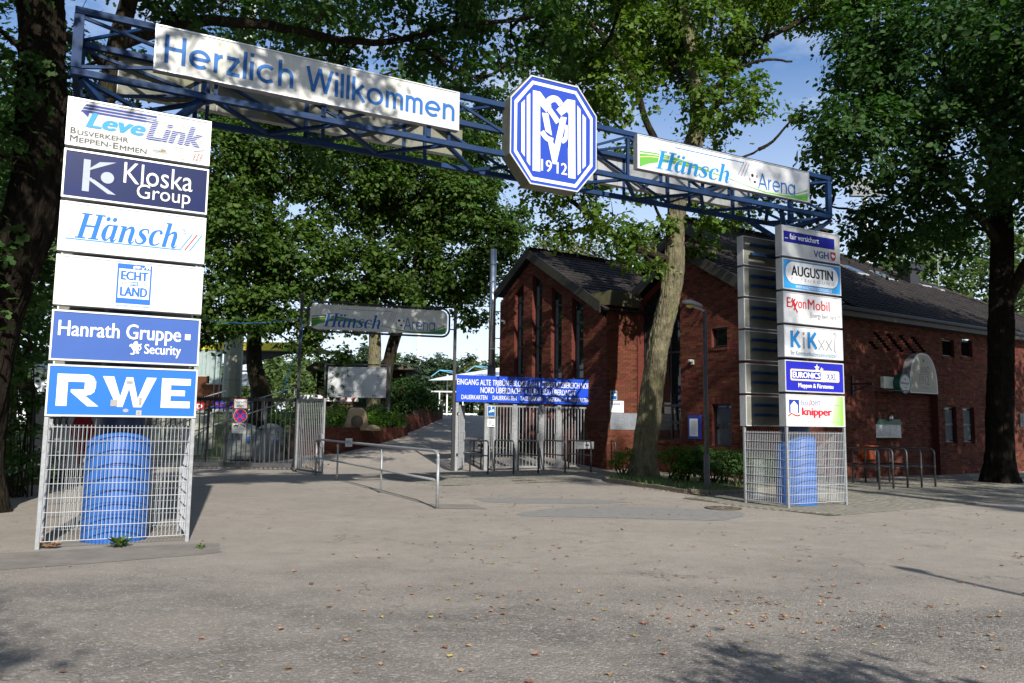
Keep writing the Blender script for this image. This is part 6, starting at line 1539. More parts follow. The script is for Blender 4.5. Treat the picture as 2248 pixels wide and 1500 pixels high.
# bits behind the gate: stair rails, banners, containers, block wall
bw = thing("block_wall", "low mossy concrete wall behind the sliding gate", "wall", (-16.5, 35, .9)); 
for k in range(4): MB().box(k * .82, k * .82 + .8, 0, .3, -.6, 1.0).build("block", M_concrete, bw)
sr = thing("stair_railing", "galvanised railing climbing the bank behind the sliding gate", "railing", (-14.5, 33, .2))
m = MB()
for dz in (.55, 1.1): m.tube([(0, 0, dz), (4.4, 3.5, 1.9 + dz)], .03, 6)
for k in range(5): t_ = k / 4; m.tube([(4.4 * t_, 3.5 * t_, 1.9 * t_), (4.4 * t_, 3.5 * t_, 1.9 * t_ + 1.1)], .03, 6)
for dz in (.55, 1.1): m.tube([(-2.6, 0, dz + 0), (1.2, 3.5, 1.7 + dz)], .03, 6)
m.build("tube_rail", M_galv, sr)
MB().box(-2.7, 1.2, 1, 1.3, -.2, .45).build("step_side", M_concrete, sr)
for (x, y, w, h, c1, c2, s0, lb) in ((-15.2, 40, 1.25, .55, (.02, .05, .5), (.7, .7, .7), "Marketing", "blue and white advertising board behind the gate bars"), (-16.5, 39.8, .95, .5, (.5, .02, .03), (.5, .5, .5), "RED", "red advertising board behind the gate at left"), (-11.2, 41, 3.2, .32, (.7, .7, .7), (.6, .04, .04), "", "white board with red squares behind the gate")):
    t = thing("advertising_board", lb, "advertising board", (x, y, terr(x, y) + (.05 if w < 2 else .6)), 0, "advertising boards behind the gate")
    MB().box(0, w, 0, .04, 0, h).build("board", ink(*c1), t); a = Art(t, w, h, y=-.001)
    if s0: a.rect(c2, 0, 0, 1, .28, 1, 'band'); a.text((.6, .05, .15) if w > 1 else WHITE, s0, .1, .4, .9, .85, 1, .03)
    else:
        for k in range(5): a.rect(c2, .42 + k * .12, .1, .46 + k * .12, .9, 1, 'square')
    a.done()
for (x, y, lb) in ((-9.75, 32.0, "domed grey recycling container, nearer the gate leaf"), (-11.0, 32.6, "domed grey recycling container farther left behind the gate")):
    t = thing("recycling_container", lb, "container", (x, y, 0), 0, "recycling containers behind the gate")
    m = MB(); m.lathe([(.66, .05), (.70, .3), (.66, .9), (.58, 1.2), (.40, 1.42), (.12, 1.52), (.001, 1.53)], n=20); m.build("shell", M_greyplast, t, smooth=True)
    MB().box(.32, .40, -.64, -.52, .75, 1.0).build("label_plate", ink(.03, .15, .5), t); MB().lathe([(.14, 0), (.14, .05), (.001, .05)], (-.3, -.5, 1.28), 12).build("port", M_darksteel, t)
bb = thing("blue_container", "small blue bin near the kiosk", "container", (-8.5, 43.5, 2.1)); MB().box(0, .55, 0, .5, .75, 1.35).build("body", ink(.01, .04, .25), bb); MB().tube([(-2.6, .3, 1.3), (2.0, .3, 1.35)], .03, 6).build("hand_rail", M_galvd, bb)
# ------------------------------------------------------------------ left edge: wire fence, house, tarpaulin
ff = thing("chain_link_fence", "chain link fence with dark posts at the left edge", "fence", (-17.5, 22.5, 0), -.05)
m = MB()
for k in range(70):
    x = k * .1; m.tube([(x, 0, .1), (x + 2.2, 0, 2.3)], .003, 3, False) if x < 4.9 else None; m.tube([(x + 2.2, .006, .1), (x, .006, 2.3)], .003, 3, False) if x < 4.9 else None
m.build("wire_mesh", M_galvd, ff)
for z in (1.5, 1.62, 2.35): MB().tube([(0, .02, z), (7, .02, z)], .02, 6).build("rail", M_darksteel, ff)
for x in (0, 2.3, 4.6, 6.9): MB().tube([(x, .05, 0), (x, .05, 2.5)], .035, 8).build("post", M_darksteel, ff)
hs = thing("shed", "small white shed with pale roof beyond the fence at left", "shed", (-27.5, 38, 1.2)); MB().box(0, 5.2, 0, 5, 0, 2.6).build("wall", M_white, hs); MB().box(1.2, 2.6, -.03, -.002, 1.2, 2.4).build("window", M_brick, hs)
m = MB(); m.prism([(-.4, 2.55), (5.6, 2.55), (2.6, 4.0)], lambda x, z: (x, -.3, z), lambda x, z: (x, 5, z)); m.build("roof", M_casing, hs)
tp = thing("banner_sheet", "grey white advertising sheet with red rhombus tied up behind the left cage", "banner", (-11.55, 19.0, .02), .06)
W, H = 2.15, 2.05
V = []; F = []
for j in range(9):
    for i in range(13): x = W * i / 12; z = .15 + H * j / 8 - .1 * (i / 12) * (1 if j > 6 else 1) ; V.append((x + .04 * math.sin(j * .9), .05 * math.sin(i * .8 + j * .4), z + .28 * (i / 12) * (1 - j / 8)))
for j in range(8):
    for i in range(12): k = j * 13 + i; F.append((k, k + 1, k + 14, k + 13))
mb = MB(); mb.add(V, F); mb.build("sheet", mat("grey_tarpaulin", (.42, .44, .46), .6, var=.25, vscale=1.5), tp, smooth=True)
a = Art(tp, W, H, x0=0, z0=.2, y=-.065); DK = (.04, .04, .05)
a.poly((.28, .01, .02), [(.55, .12), (.70, .55), (.56, .97), (.43, .55)], 1, 'rhombus'); a.rect(DK, .01, .0, .98, .10, 1, 'band'); a.text(DK, "HOCK", .20, .56, .42, .72, 1, .03); a.text(DK, "ER", .74, .58, .88, .74, 1, .03); a.text(DK, "Hock", .12, .84, .28, .92, 1); a.text(DK, "ZAUN", .05, .16, .2, .30, 1, .02); a.text(DK, "LAMER", .26, .2, .42, .28, 1, .02); a.text(DK, "AGENTUR'S", .66, .3, .95, .42, 1, .02); a.text((.5, .5, .5), "0591 / 9 11", .06, .03, .3, .08, 2); a.done()
MB().tube([(0, .03, 0), (0, .03, 2.3)], .025, 6).build("pole", M_darksteel, tp); MB().tube([(2.15, .03, 0), (2.15, .03, 2.3)], .025, 6).build("pole", M_darksteel, tp)
# ------------------------------------------------------------------ trees
def trunk_mesh(name, path, radii, m, root, n=22, sub=6, flare=.35, seed=0, ridge=0.0):
    r = np.random.default_rng(seed); q = catmull([(*p, rr) for p, rr in zip(path, radii)], sub); N = len(q)
    V = []; F = []; ph = r.uniform(0, 6.28, 6)
    o = root.location
    for i, p in enumerate(q):
        z = p[2]; base = max(0, 1 - (z - q[0][2]) / 1.1)
        t = np.array(q[min(i + 1, N - 1)][:3]) - np.array(q[max(i - 1, 0)][:3]); t /= np.linalg.norm(t)
        a = np.cross(t, (0, 1, .0)); a /= np.linalg.norm(a); b = np.cross(t, a)
        for k in range(n):
            an = 2 * math.pi * k / n
            rad = p[3] * (1 + .05 * math.sin(3 * an + ph[0] + z * .8) + .035 * math.sin(5 * an + ph[1] - z * 1.3) + .02 * math.sin(9 * an + ph[2] + z * 2)) + r.normal(0, .004)
            if ridge: rad += ridge * (abs(mnoise.noise((math.cos(an) * 9 * p[3] / .35, math.sin(an) * 9 * p[3] / .35, z * 1.5 + seed))) * 2.2 - .6 + .5 * mnoise.noise((math.cos(an) * 18, math.sin(an) * 18, z * 3)))
            rad *= 1 + flare * base ** 2 * (1 + .35 * math.sin(4 * an + ph[3]) + .25 * math.sin(7 * an + ph[4]))
            V.append(np.array(p[:3]) + (a * math.cos(an) + b * math.sin(an)) * rad - np.array(o))
    for i in range(N - 1):
        for k in range(n): F.append((i * n + k, i * n + (k + 1) % n, (i + 1) * n + (k + 1) % n, (i + 1) * n + k))
    return link(name, np_mesh(name, np.array(V), np.array(F), m), root, smooth=True)
# leaning oak -------------------------------------------------------
OAK = [(2.5, 24, 14.4, 2.1), (4.7, 26, 15.6, 2.1), (6.3, 24, 14.7, 2.1), (8.0, 23, 15.0, .9), (10.4, 24, 15.4, 1.3), (2.9, 22, 11.5, 1.3), (6.4, 23, 11.6, 1.4), (6.2, 25, 10.7, 0.7), (7.8, 25, 12.6, 0.45), (1.6, 22, 8.5, 1.1), (2.8, 22, 7.4, 0.9), (1.3, 23, 7.5, 0.7), (6.6, 25, 8.5, 0.8), (3.9, 23, 8.7, 0.6), (2.3, 25, 11.9, 0.9), (5.4, 26, 14.3, 1.4), (7.4, 25, 14.4, 1.0), (1.4, 22, 12.3, 1.2), (0.7, 23, 9.6, 0.5), (6.1, 26, 7.7, 0.6), (4.3, 23, 6.2, 0.22), (3.4, 22, 6.5, 0.45), (9.1, 24, 11.5, 0.35), (4.2, 24, 17.8, 2.6), (7.2, 25, 17.6, 2.4), (9.8, 26, 16.8, 1.6), (2.4, 23, 9.1, .75), (4.7, 24, 7.9, .5), (3.6, 24, 10, .65), (6.1, 24, 8.7, .6), (7.2, 24, 9, .5), (3.7, 23, 7.1, .4), (8.0, 24, 8.6, .35), (.6, 23, 8.6, .4), (2.4, 16.2, 12.1, .8), (3.2, 19.3, 13.8, 1.3)]
t = thing("oak_tree", "tall oak with leaning sunlit trunk in the kerbed bed before the clubhouse", "tree", (4.05, 24.17, .05))
tr_path = [(4.05, 24.2, 0), (4.12, 24.2, .9), (4.28, 24.2, 2.1), (4.42, 24.2, 3.2), (4.60, 24.2, 4.3), (4.86, 24.2, 5.4), (5.04, 24.2, 6.5), (5.18, 24.2, 8.5), (5.55, 24.2, 10.0), (5.85, 24.2, 11.3), (5.80, 24.3, 13), (5.5, 24.4, 15.4), (5.4, 24.5, 18.2)]
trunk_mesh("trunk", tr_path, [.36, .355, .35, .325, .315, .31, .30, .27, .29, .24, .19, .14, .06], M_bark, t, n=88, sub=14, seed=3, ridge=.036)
bm = MB(); rng = np.random.default_rng(21); sk = [np.array(p) for p in tr_path[7:]]
for L_, r0, r1 in (([(5.02, 24.2, 6.7), (4.2, 23.8, 6.95), (3.3, 23.2, 7.15), (2.6, 22.6, 7.55), (1.7, 22.2, 8.1), (1.0, 22.2, 9.2)], .17, .045),
                   ([(2.6, 22.6, 7.55), (1.9, 22.9, 7.4), (1.2, 23, 7.4)], .06, .03), ([(5.3, 24.2, 9.0), (4.8, 23.9, 9.9), (4.2, 23.6, 10.9), (3.6, 23.2, 12.3), (2.6, 23, 13.6), (1.4, 22.8, 15)], .16, .05),
                   ([(5.7, 24.2, 10.6), (6.5, 24.2, 12.0), (7.0, 24.2, 13.4), (8.4, 24.2, 14.3), (10.2, 24.4, 15.3), (11.6, 24.5, 15.9)], .15, .05), ([(5.6, 24.2, 10.2), (6.2, 24.6, 10.4), (7.0, 24.6, 10.2), (8.1, 24.5, 10.6)], .08, .03),
                   ([(5.8, 24.3, 12.2), (5.2, 24.8, 13.6), (4.6, 25.5, 15.6)], .12, .05), ([(5.2, 24.2, 8.8), (5.8, 24.8, 8.7), (6.6, 25.1, 8.5), (7.6, 25.2, 8.9)], .07, .025), ([(4.5, 23.7, 10.4), (3.6, 23.6, 10.6), (2.7, 23.8, 11.6)], .07, .03),
                   ([(5.85, 24.2, 11.8), (6.6, 23.8, 12.6), (7.6, 23.4, 13.0), (8.8, 23.8, 13.2)], .08, .03)):
    q, _ = limb(bm, [np.array(p) for p in L_], r0, r1, 10, 5, .018, rng); sk += list(q[2::3])
branches_to(OAK, sk, bm, rng, r0=.07, twigs=4)
bm.build("branches", M_barkd, t, smooth=True, world=True)  # dark bark here puts the crown's shade into the limb colour
foliage("crown", OAK, M_leaf_oak, t, .165, dens=9, per=42, cr=.42, seed=31, simple=None)
# big tree at the right ----------------------------------------------
RT = [(10.9, 23, 13.2, 1.7), (9.6, 22, 10.3, 1.0), (9.5, 23, 9.2, 0.8), (9.5, 21, 9.7, 1.5), (12.3, 22, 12.3, 2.6), (12.6, 21, 9.3, 2.2), (11.8, 23, 8.3, 1.6), (11.0, 24, 7.9, 1.0), (11.7, 24, 7.0, 0.7), (15.8, 24, 14.2, 2.7), (15.8, 23, 9.2, 1.6), (9.3, 24, 8.2, 0.6), (14.7, 26, 8.2, 1.2), (12.6, 26, 13.6, 1.8), (15.6, 22, 11.2, 2.3), (17.5, 23, 9.0, 2.1), (13.6, 19.5, 11.5, 2.2), (16.2, 19, 12.5, 2.4), (12, 24, 16.5, 2.6), (15.5, 22, 17, 2.8)]
t = thing("tall_tree", "massive dark crowned tree with straight trunk before the wall at far right", "tree", (15.17, 24.5, 0))
tp_ = [(15.17, 24.5, 0), (15.2, 24.5, 1.2), (15.35, 24.5, 3.6), (15.5, 24.5, 6), (15.6, 24.4, 8), (15.5, 24.3, 11), (15.3, 24, 15), (15.2, 24, 18)]
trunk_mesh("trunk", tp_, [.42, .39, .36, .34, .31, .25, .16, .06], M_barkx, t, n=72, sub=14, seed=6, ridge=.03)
bm = MB(); sk = [np.array(p) for p in tp_[3:]]
for L_, r0, r1 in (([(15.55, 24.4, 5.6), (16.6, 24.2, 7.6), (17.8, 24, 9.6), (18.5, 24, 12)], .2, .07), ([(15.6, 24.4, 7.4), (14.2, 24, 8.8), (12.8, 23.6, 10), (11, 23.4, 11.6)], .17, .06), ([(15.6, 24.3, 8.6), (16.3, 23.2, 10.2), (16.6, 21.2, 12)], .14, .06), ([(15.5, 24.3, 9.6), (13.8, 22.8, 11), (12.3, 21.6, 12.2)], .13, .05), ([(13.3, 23.8, 9.6), (12.1, 23.8, 8.9), (11, 24, 8.4), (9.8, 24, 8.6)], .07, .03)):
    q, _ = limb(bm, [np.array(p) for p in L_], r0, r1, 9, 5, .02, rng); sk += list(q[2::3])
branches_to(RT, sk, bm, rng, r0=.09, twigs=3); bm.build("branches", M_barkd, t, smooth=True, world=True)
foliage("crown", RT, M_leaf_dark, t, .165, dens=9.0, per=42, cr=.5, seed=41)
# trees behind the gate ----------------------------------------------
M1 = [(-14.0, 36, 13.9, 2.5), (-11.6, 38, 15.1, 3.1), (-13.0, 36, 10.2, 2.2), (-10.7, 38, 9.8, 2.6), (-13.7, 36, 7.4, 1.5), (-11.4, 37, 7.1, 1.5), (-9.7, 38, 6.6, 1.3), (-15.3, 38, 11.6, 1.7), (-14.2, 37, 5.8, 0.8), (-11.9, 36, 5.8, 0.8), (-15.4, 37, 6.6, 1.0), (-13.2, 36, 5.9, .6), (-8.3, 37, 4.5, 0.7), (-8.6, 37, 3.2, 0.35), (-14.5, 40, 18.1, 2.3), (-10.6, 41, 18.3, 2.9), (-10.3, 38, 5.3, 0.6)]
t = thing("maple_tree", "broad tree with crooked dark trunk on the bank behind the sliding gate", "tree", (-12.2, 38, 1.9))
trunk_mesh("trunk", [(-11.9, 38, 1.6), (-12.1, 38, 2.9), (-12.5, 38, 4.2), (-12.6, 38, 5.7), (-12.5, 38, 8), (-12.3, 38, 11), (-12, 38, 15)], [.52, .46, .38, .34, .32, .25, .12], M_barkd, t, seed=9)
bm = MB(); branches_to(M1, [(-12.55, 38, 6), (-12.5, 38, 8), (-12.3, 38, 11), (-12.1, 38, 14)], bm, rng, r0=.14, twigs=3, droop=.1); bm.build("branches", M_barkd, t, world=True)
foliage("crown", M1, M_leaf_mid, t, .22, dens=8.5, per=52, cr=.62, seed=51, simple=True)
M2 = [(-8.1, 39, 14.3, 3.4), (-5.3, 41, 14.0, 3.6), (-2.6, 40, 13.0, 2.6), (-1.1, 40, 11.3, 1.6), (-8.2, 40, 9.3, 2.5), (-5.3, 40, 9.4, 2.5), (-2.8, 41, 9.3, 1.8), (-1.3, 40, 9.4, 1.2), (-2.0, 40, 7.3, 0.8), (-4.7, 41, 7.6, .8), (-6.0, 39, 7.0, 0.6), (-8.0, 40, 6.9, .9), (0.1, 40, 12.1, 0.9), (-6.8, 42, 18.0, 3.2), (-3.0, 42, 17.0, 2.7), (0.6, 41, 10.1, 0.6)]
t = thing("lime_tree", "two stemmed tree rising behind the notice board", "tree", (-6.9, 40.3, 1.9))
trunk_mesh("trunk", [(-7.0, 40, 1.3), (-7.05, 40, 3.5), (-7.05, 40, 6), (-7.3, 40, 9), (-7.4, 40, 13)], [.36, .33, .3, .25, .12], M_bark, t, seed=12)
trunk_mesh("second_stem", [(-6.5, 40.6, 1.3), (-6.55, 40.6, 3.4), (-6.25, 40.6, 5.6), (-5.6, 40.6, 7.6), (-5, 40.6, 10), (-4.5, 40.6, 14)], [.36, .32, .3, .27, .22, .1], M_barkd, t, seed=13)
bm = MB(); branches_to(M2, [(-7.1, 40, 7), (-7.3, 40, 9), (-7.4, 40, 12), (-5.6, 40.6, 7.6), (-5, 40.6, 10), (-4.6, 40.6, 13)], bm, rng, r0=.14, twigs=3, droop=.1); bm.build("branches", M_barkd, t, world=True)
foliage("crown", M2, M_leaf_mid, t, .22, dens=8.5, per=52, cr=.62, seed=52, simple=True)
# the overhanging tree at the left edge -------------------------------
LT = [(-7.6, 15, 9.8, 0.6), (-7.0, 16, 10.5, 0.7), (-6.0, 17, 10.9, 0.8), (-4.5, 17, 10.7, 1.0), (-2.9, 17, 10.4, 1.1), (-1.4, 18, 10.9, 1.3), (-0.1, 18, 10.9, 1.2), (0.8, 18, 10.6, 0.7), (-0.9, 16.5, 9.2, 0.5), (0.2, 16, 9.25, 0.25), (-8.5, 13, 7.9, 0.6), (-8.9, 13.5, 6.6, 0.6), (-9.2, 15, 5.3, 0.7), (-9.6, 16, 4.4, 0.7), (-9.4, 15, 2.8, 0.6), (-5.7, 19, 10.8, 0.7), (-4.1, 18, 10.0, 0.5), (-9.2, 18, 8.3, 0.8), (-8.7, 18, 9.7, 0.7), (-7.6, 19, 10.2, 0.8), (-9.0, 14, 4.0, 0.5),
      (-4.0, 15, 10.9, 1.3), (-1.3, 16, 11.3, 1.4), (-6.3, 14, 10.2, 1.0), (-6, 11, 12, 2.0), (-3, 9, 13.5, 2.2), (-9, 9, 12, 2.4), (-1, 12, 13.2, 1.8), (-6, 14, 14.5, 2.6), (-10, 14, 13, 2.6), (-2, 15, 14, 2), (-12, 12, 9, 2.2), (-12.5, 16, 7, 2), (-11.5, 18, 10, 2), (1.2, 13, 14, 1.8), (-6.6, 7.2, 9.6, 1.6), (-7.6, 8.5, 8.6, 1.3), (-7.3, 5.8, 11, 1.8), (-8.8, 7.5, 9, 1.8), (-10.5, 9, 8, 2), (-2.5, 6.2, 10.8, .9), (-.6, 7, 11, .8), (-4.2, 5.6, 11.2, 1.0), (-3.6, 7.6, 11.6, .9), (-2.9, 3.8, 10.8, .7), (-1.6, 4.4, 11, .8), (-.2, 5.1, 10.8, .8), (-4.2, 3.2, 11.2, .8), (-3.5, 4.8, 12, .8), (-.8, 3.6, 12.2, .9), (-2, 19, 14, 2.2), (-5, 20, 13.5, 2.2), (1.5, 20, 13.7, 1.9), (-7.5, 21, 13, 2.2), (-3.5, 24, 11.6, 1.0), (-1.5, 23.5, 11.9, 1.0), (-5.5, 23, 12, 1.1), (-7.2, 23.5, 11.6, 1.0), (-2.2, 26, 11.5, 1.1), (.6, 18.8, 12.7, .9), (-1, 20.8, 13, 1.0), (2.2, 17.2, 12.5, .8), (-4.6, 26.5, 12, 1.2), (-6.5, 26, 11, 1.0), (-.2, 26.5, 12.6, 1.0), (-8.0, 12.3, 8.9, .45), (-8.3, 12.5, 7.4, .5), (-8.5, 12.6, 5.9, .5), (-8.75, 12.8, 4.6, .5), (-8.8, 12.9, 3.3, .5)]
t = thing("old_tree", "dark thick trunked tree at the left edge spreading limbs over the arch", "tree", (-8.9, 13.6, 0))
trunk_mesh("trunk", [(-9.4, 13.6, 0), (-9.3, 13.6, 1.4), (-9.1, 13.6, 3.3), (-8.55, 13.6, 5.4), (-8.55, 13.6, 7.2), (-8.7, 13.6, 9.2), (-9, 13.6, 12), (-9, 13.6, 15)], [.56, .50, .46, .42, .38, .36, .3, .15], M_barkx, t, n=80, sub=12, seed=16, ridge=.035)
bm = MB(); sk = [np.array(p) for p in ((-8.6, 13.6, 7.5), (-8.7, 13.6, 9.2), (-9, 13.6, 12), (-9, 13.6, 14))]
for L_, r0, r1 in (([(-8.5, 13.6, 5.6), (-7.95, 13.9, 6.5), (-7.6, 14.0, 7.6), (-7.35, 14.0, 9.2), (-6.9, 14.2, 11.5), (-6.4, 14, 14)], .27, .1), ([(-7.5, 14, 8.6), (-6.6, 15.2, 9.7), (-5.0, 16.2, 10.1), (-3.2, 17, 10.2), (-1.4, 17.4, 10.8), (.4, 17.6, 11.2)], .15, .04),
                   ([(-7.2, 14, 9.8), (-5.5, 13.6, 10.6), (-3.6, 13.8, 11.4), (-1.6, 14, 12.6), (.6, 13.4, 13.6)], .15, .05), ([(-7.3, 14, 9.3), (-6.4, 12.4, 10.9), (-5, 10.8, 12.2), (-3.2, 9.4, 13.4)], .13, .05), ([(-8.7, 13.6, 8.6), (-9.2, 15.4, 9.4), (-9.3, 17.4, 9.6)], .13, .05),
                   ([(-9.0, 13.6, 3.6), (-9.9, 14.5, 5), (-11.2, 15.2, 6.6), (-12.4, 15.8, 7.4)], .14, .05), ([(-8.6, 13.6, 6.6), (-8.9, 15, 6.2), (-9.5, 16, 5.2)], .07, .03), ([(-8.8, 13.6, 10), (-9, 11, 11.6), (-9, 9, 12.5)], .14, .05)):
    q, _ = limb(bm, [np.array(p) for p in L_], r0, r1, 9, 5, .02, rng); sk += list(q[2::3])
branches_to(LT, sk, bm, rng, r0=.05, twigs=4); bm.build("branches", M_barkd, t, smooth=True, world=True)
foliage("crown", LT, M_leaf_dark, t, .16, dens=6.6, per=34, cr=.40, seed=61, simple=None)
def simple_tree(name, label, x, y, h, blobs, m, leaf, dens, per, cr, seed, r0=.3, tm=None, group=None, zb=None, trunk=True, lean=0):
    z0 = terr(x, y) if zb is None else zb
    t = thing(name, label, "tree", (x, y, z0), 0, group)
    cx = np.mean([b[0] for b in blobs]); tp = [(x, y, z0 - .3), (x + lean * .3, y, z0 + h * .25), (x + lean * .7, y, z0 + h * .55), (x + lean, y, z0 + h * .9)]
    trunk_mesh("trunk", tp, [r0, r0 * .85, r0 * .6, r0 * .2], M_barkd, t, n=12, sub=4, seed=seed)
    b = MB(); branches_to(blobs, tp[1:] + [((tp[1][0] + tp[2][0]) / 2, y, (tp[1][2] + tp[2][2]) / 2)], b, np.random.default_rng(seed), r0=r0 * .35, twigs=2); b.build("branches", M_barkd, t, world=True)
    foliage("crown", blobs, m, t, leaf, dens=dens, per=per * 1.5, cr=cr, seed=seed, simple=True); return t
# leaning tree with ivy at the left, and a hedge row of dark shrubs
simple_tree("leaning_tree", "leaning dark tree behind the chain link side at the left edge", -11.1, 19.4, 6.5, [(-12.6, 19.5, 5.2, .9), (-13.4, 20, 6.4, 1.3), (-12.2, 20.5, 7.4, 1.5), (-14.5, 21, 5.2, 1.2), (-13.6, 19.5, 4.2, .6), (-11.8, 21, 9, 1.4), (-10.3, 21.5, 7.0, 1.0), (-10.2, 22, 8.4, 1.1), (-13, 22, 9.5, 2), (-15.5, 22, 7.5, 1.8)], M_leaf_dark, .14, 8, 40, .45, 71, .24, lean=-2.0)
# off to the sides: trees of the same avenue that shade the place -------
SH = [("avenue_tree", "tall avenue tree standing outside the right edge of the forecourt", 20.5, 12.0, 17, [(19, 11, 10, 2.6), (15.5, 12.5, 11.5, 2.6), (22, 14, 10, 3), (18.5, 15, 9.2, 2.4), (16.5, 15.5, 12, 2.6), (19.5, 10.5, 14, 3.2), (22.5, 12, 15, 3.2), (19, 18.5, 9.5, 2.2), (21.5, 18, 7.4, 2.4), (18.4, 19.6, 7.0, 1.7), (15.2, 16.5, 15, 2.4), (14.8, 15.5, 10.2, 1.5), (16.8, 17.5, 8.2, 1.5), (13.4, 14.5, 12.2, 1.5)], 81),
      ("avenue_tree", "second avenue tree farther along the right edge of the forecourt", 22.5, 21.5, 15, [(21, 20, 8, 2.6), (23, 22, 10, 3), (20.6, 22.5, 6.6, 2.0), (19.5, 21, 11, 2.4), (22, 18, 12, 2.6)], 82),
      ("avenue_tree", "avenue tree behind the viewer to the left of the drive", -14.5, 2.5, 17, [(-14, 3, 10, 3), (-12, 5, 12, 3), (-16, 4, 13, 3), (-10.5, 7, 11.5, 2.2), (-13, 0, 13, 3), (-13.5, 6.5, 8.5, 2.4), (-11.8, 4.5, 8.2, 1.6), (-16, 8.5, 7, 2.4), (-17.5, 10.5, 5, 2.2), (-14.6, 9.8, 6, 2.0)], 83),
      ("avenue_tree", "lofty avenue tree behind the viewer whose crown spreads high overhead", 17.0, -3.0, 24, [(14, -8, 22, 3.4), (17, -3, 19, 3), (19, 0, 17, 3), (20, -5, 15, 3)], 84)]
for (nm, lb, x, y, h, bl, sd_) in SH: simple_tree(nm, lb, x, y, h, bl, M_leaf_mid, .22, 3.0 if sd_ != 84 else 2.2, 26, .5, sd_, .4, group="avenue trees round the forecourt", zb=0)
simple_tree("low_tree", "slender tree behind the viewer at the left of the drive", -4.6, -5.6, 8, [(.1, -5.2, 6.9, .45), (-.7, -5.2, 7.3, .6), (-1.7, -5.2, 7.0, .8), (-2.9, -5.3, 7.3, .9), (-4.4, -5.4, 7.6, 1.3)], M_leaf_mid, .12, 9, 30, .4, 85, .12, zb=0)
simple_tree("low_tree", "small bushy tree behind the viewer on the right hand side", 4.7, -.7, 3.4, [(3.25, -.15, 3.3, .38), (3.8, .0, 3.4, .38), (4.35, -.1, 3.35, .4), (3.7, -.6, 3.2, .5), (4.7, -.6, 3.2, .5)], M_leaf_mid, .10, 16, 34, .25, 86, .06, zb=0)
for k_, (x, y, w_) in enumerate(((-4, -17, 3.4), (-9.5, -12, 3.6), (-16, -8, 3.8), (19.5, -17, 3.6), (24, -8, 3.6), (-2, -27, 3.8), (-22, 2, 3.8), (26, 2, 3.6), (-10, -24, 4.0), (-20, 14, 3.4))):  # unseen trees added to block sky light, leaving the sun's lane open
    bl = [(x + s1 * w_ * .7, y + s2 * w_ * .7, z_, w_) for s1, s2, z_ in ((0, 0, 15), (1, 0, 10), (-1, 0, 10.5), (0, 1, 11), (0, -1, 8), (.5, .5, 5.5), (-.6, .3, 5))]
    t = simple_tree("avenue_tree", "tall unseen tree added round the viewer to block sky light, %s one" % ("first", "second", "third", "fourth", "fifth", "sixth", "seventh", "eighth", "ninth", "tenth")[k_], x, y, 17, bl, M_leaf_mid, .75, .42, 22, 1.3, 300 + k_, .4, group="avenue trees round the forecourt", zb=0)
# background trees ------------------------------------------------------
BG = []
rg = np.random.default_rng(5)
k = 0
kinds = (("broadleaf_tree", M_leaf_far, "light green broadleaf tree"), ("pine_tree", M_leaf_pine, "dark bluish pine tree"), ("birch_tree", mat("birch_leaves_base", (.1, .13, .035), .6), "yellowish pale birch tree"))
M_leaf_birch = leafmat("birch_leaves", (0.13, 0.15, 0.05), (1.1, 1.3, 0.7))
rows = [(-24.5, 62, 8.0, 0), (-20.5, 66, 8.4, 0), (-17.0, 63, 7.4, 0), (-13.8, 66, 8.2, 0), (-24, 74, 9.8, 0), (-20, 78, 10.4, 0), (-15.8, 76, 9.9, 0), (-12.0, 80, 9.6, 0), (-8.4, 86, 9.2, 1), (-17.2, 96, 11.6, 1), (-12.6, 100, 11.0, 0), (-8.6, 104, 12.3, 1), (-5.0, 100, 11.6, 1), (-1.8, 96, 12.0, 1), (-3.4, 88, 9.6, 2), (-6.2, 92, 9.4, 2), (0.2, 92, 9.8, 2), (-28, 70, 10, 0), (-33, 72, 11, 0), (-38, 76, 12, 0), (2.6, 98, 12, 1), (-11.2, 92, 10.2, 1)]
places = ("behind the grandstand", "beyond the lawn left of the maple trunk", "beyond the lawn under the maple", "left of the kiosk roof", "high behind the grandstand edge", "behind the stadium lawn", "above the stair railing", "behind the kiosk", "right of the kiosk roof", "far behind the mast base", "left of the slim white mast", "right of the slim white mast", "above the white canopy's left end", "above the white canopy's middle", "just behind the white canopy", "by the slim mast foot", "left of the steel flue", "at the far left behind the shed", "farthest left beyond the shed", "left of everything behind the shed", "behind the flue", "between kiosk roof and mast")
for (x, y, h, kd), pc in zip(rows, places):
    if y < 84 and x > -27: x, y = x * 1.28, y * 1.28
    if x > -36: h = (.087 * y - .6) * rg.uniform(.86, 1.1)
    nm, mm, lb = kinds[kd]; mm = M_leaf_birch if kd == 2 else mm
    if kd == 1: bl = [(x + rg.normal(0, .5), y, terr(0, 80) + h * f, h * .12 + rg.uniform(0, .5)) for f in (.45, .6, .72, .84, .94)] + [(x + s * h * .17, y, 2 + h * f, h * .1) for s, f in ((-1, .6), (1, .7), (-1, .8), (1, .5))]
    else: bl = [(x + rg.normal(0, h * .13), y + rg.normal(0, .8), 2 + h * f, h * .17) for f in (.3, .45, .5, .62, .7, .82)] + [(x - h * .25, y, 2 + h * .45, h * .14), (x + h * .25, y, 2 + h * .5, h * .14)]
    simple_tree(nm, "%s %s" % (lb, pc), x, y, h, bl, mm, .30 + y * .0012, 5.0, 15, .6, 100 + k, .16 + h * .01, group="distant %ss" % nm.replace("_", " "), zb=2.0); k += 1
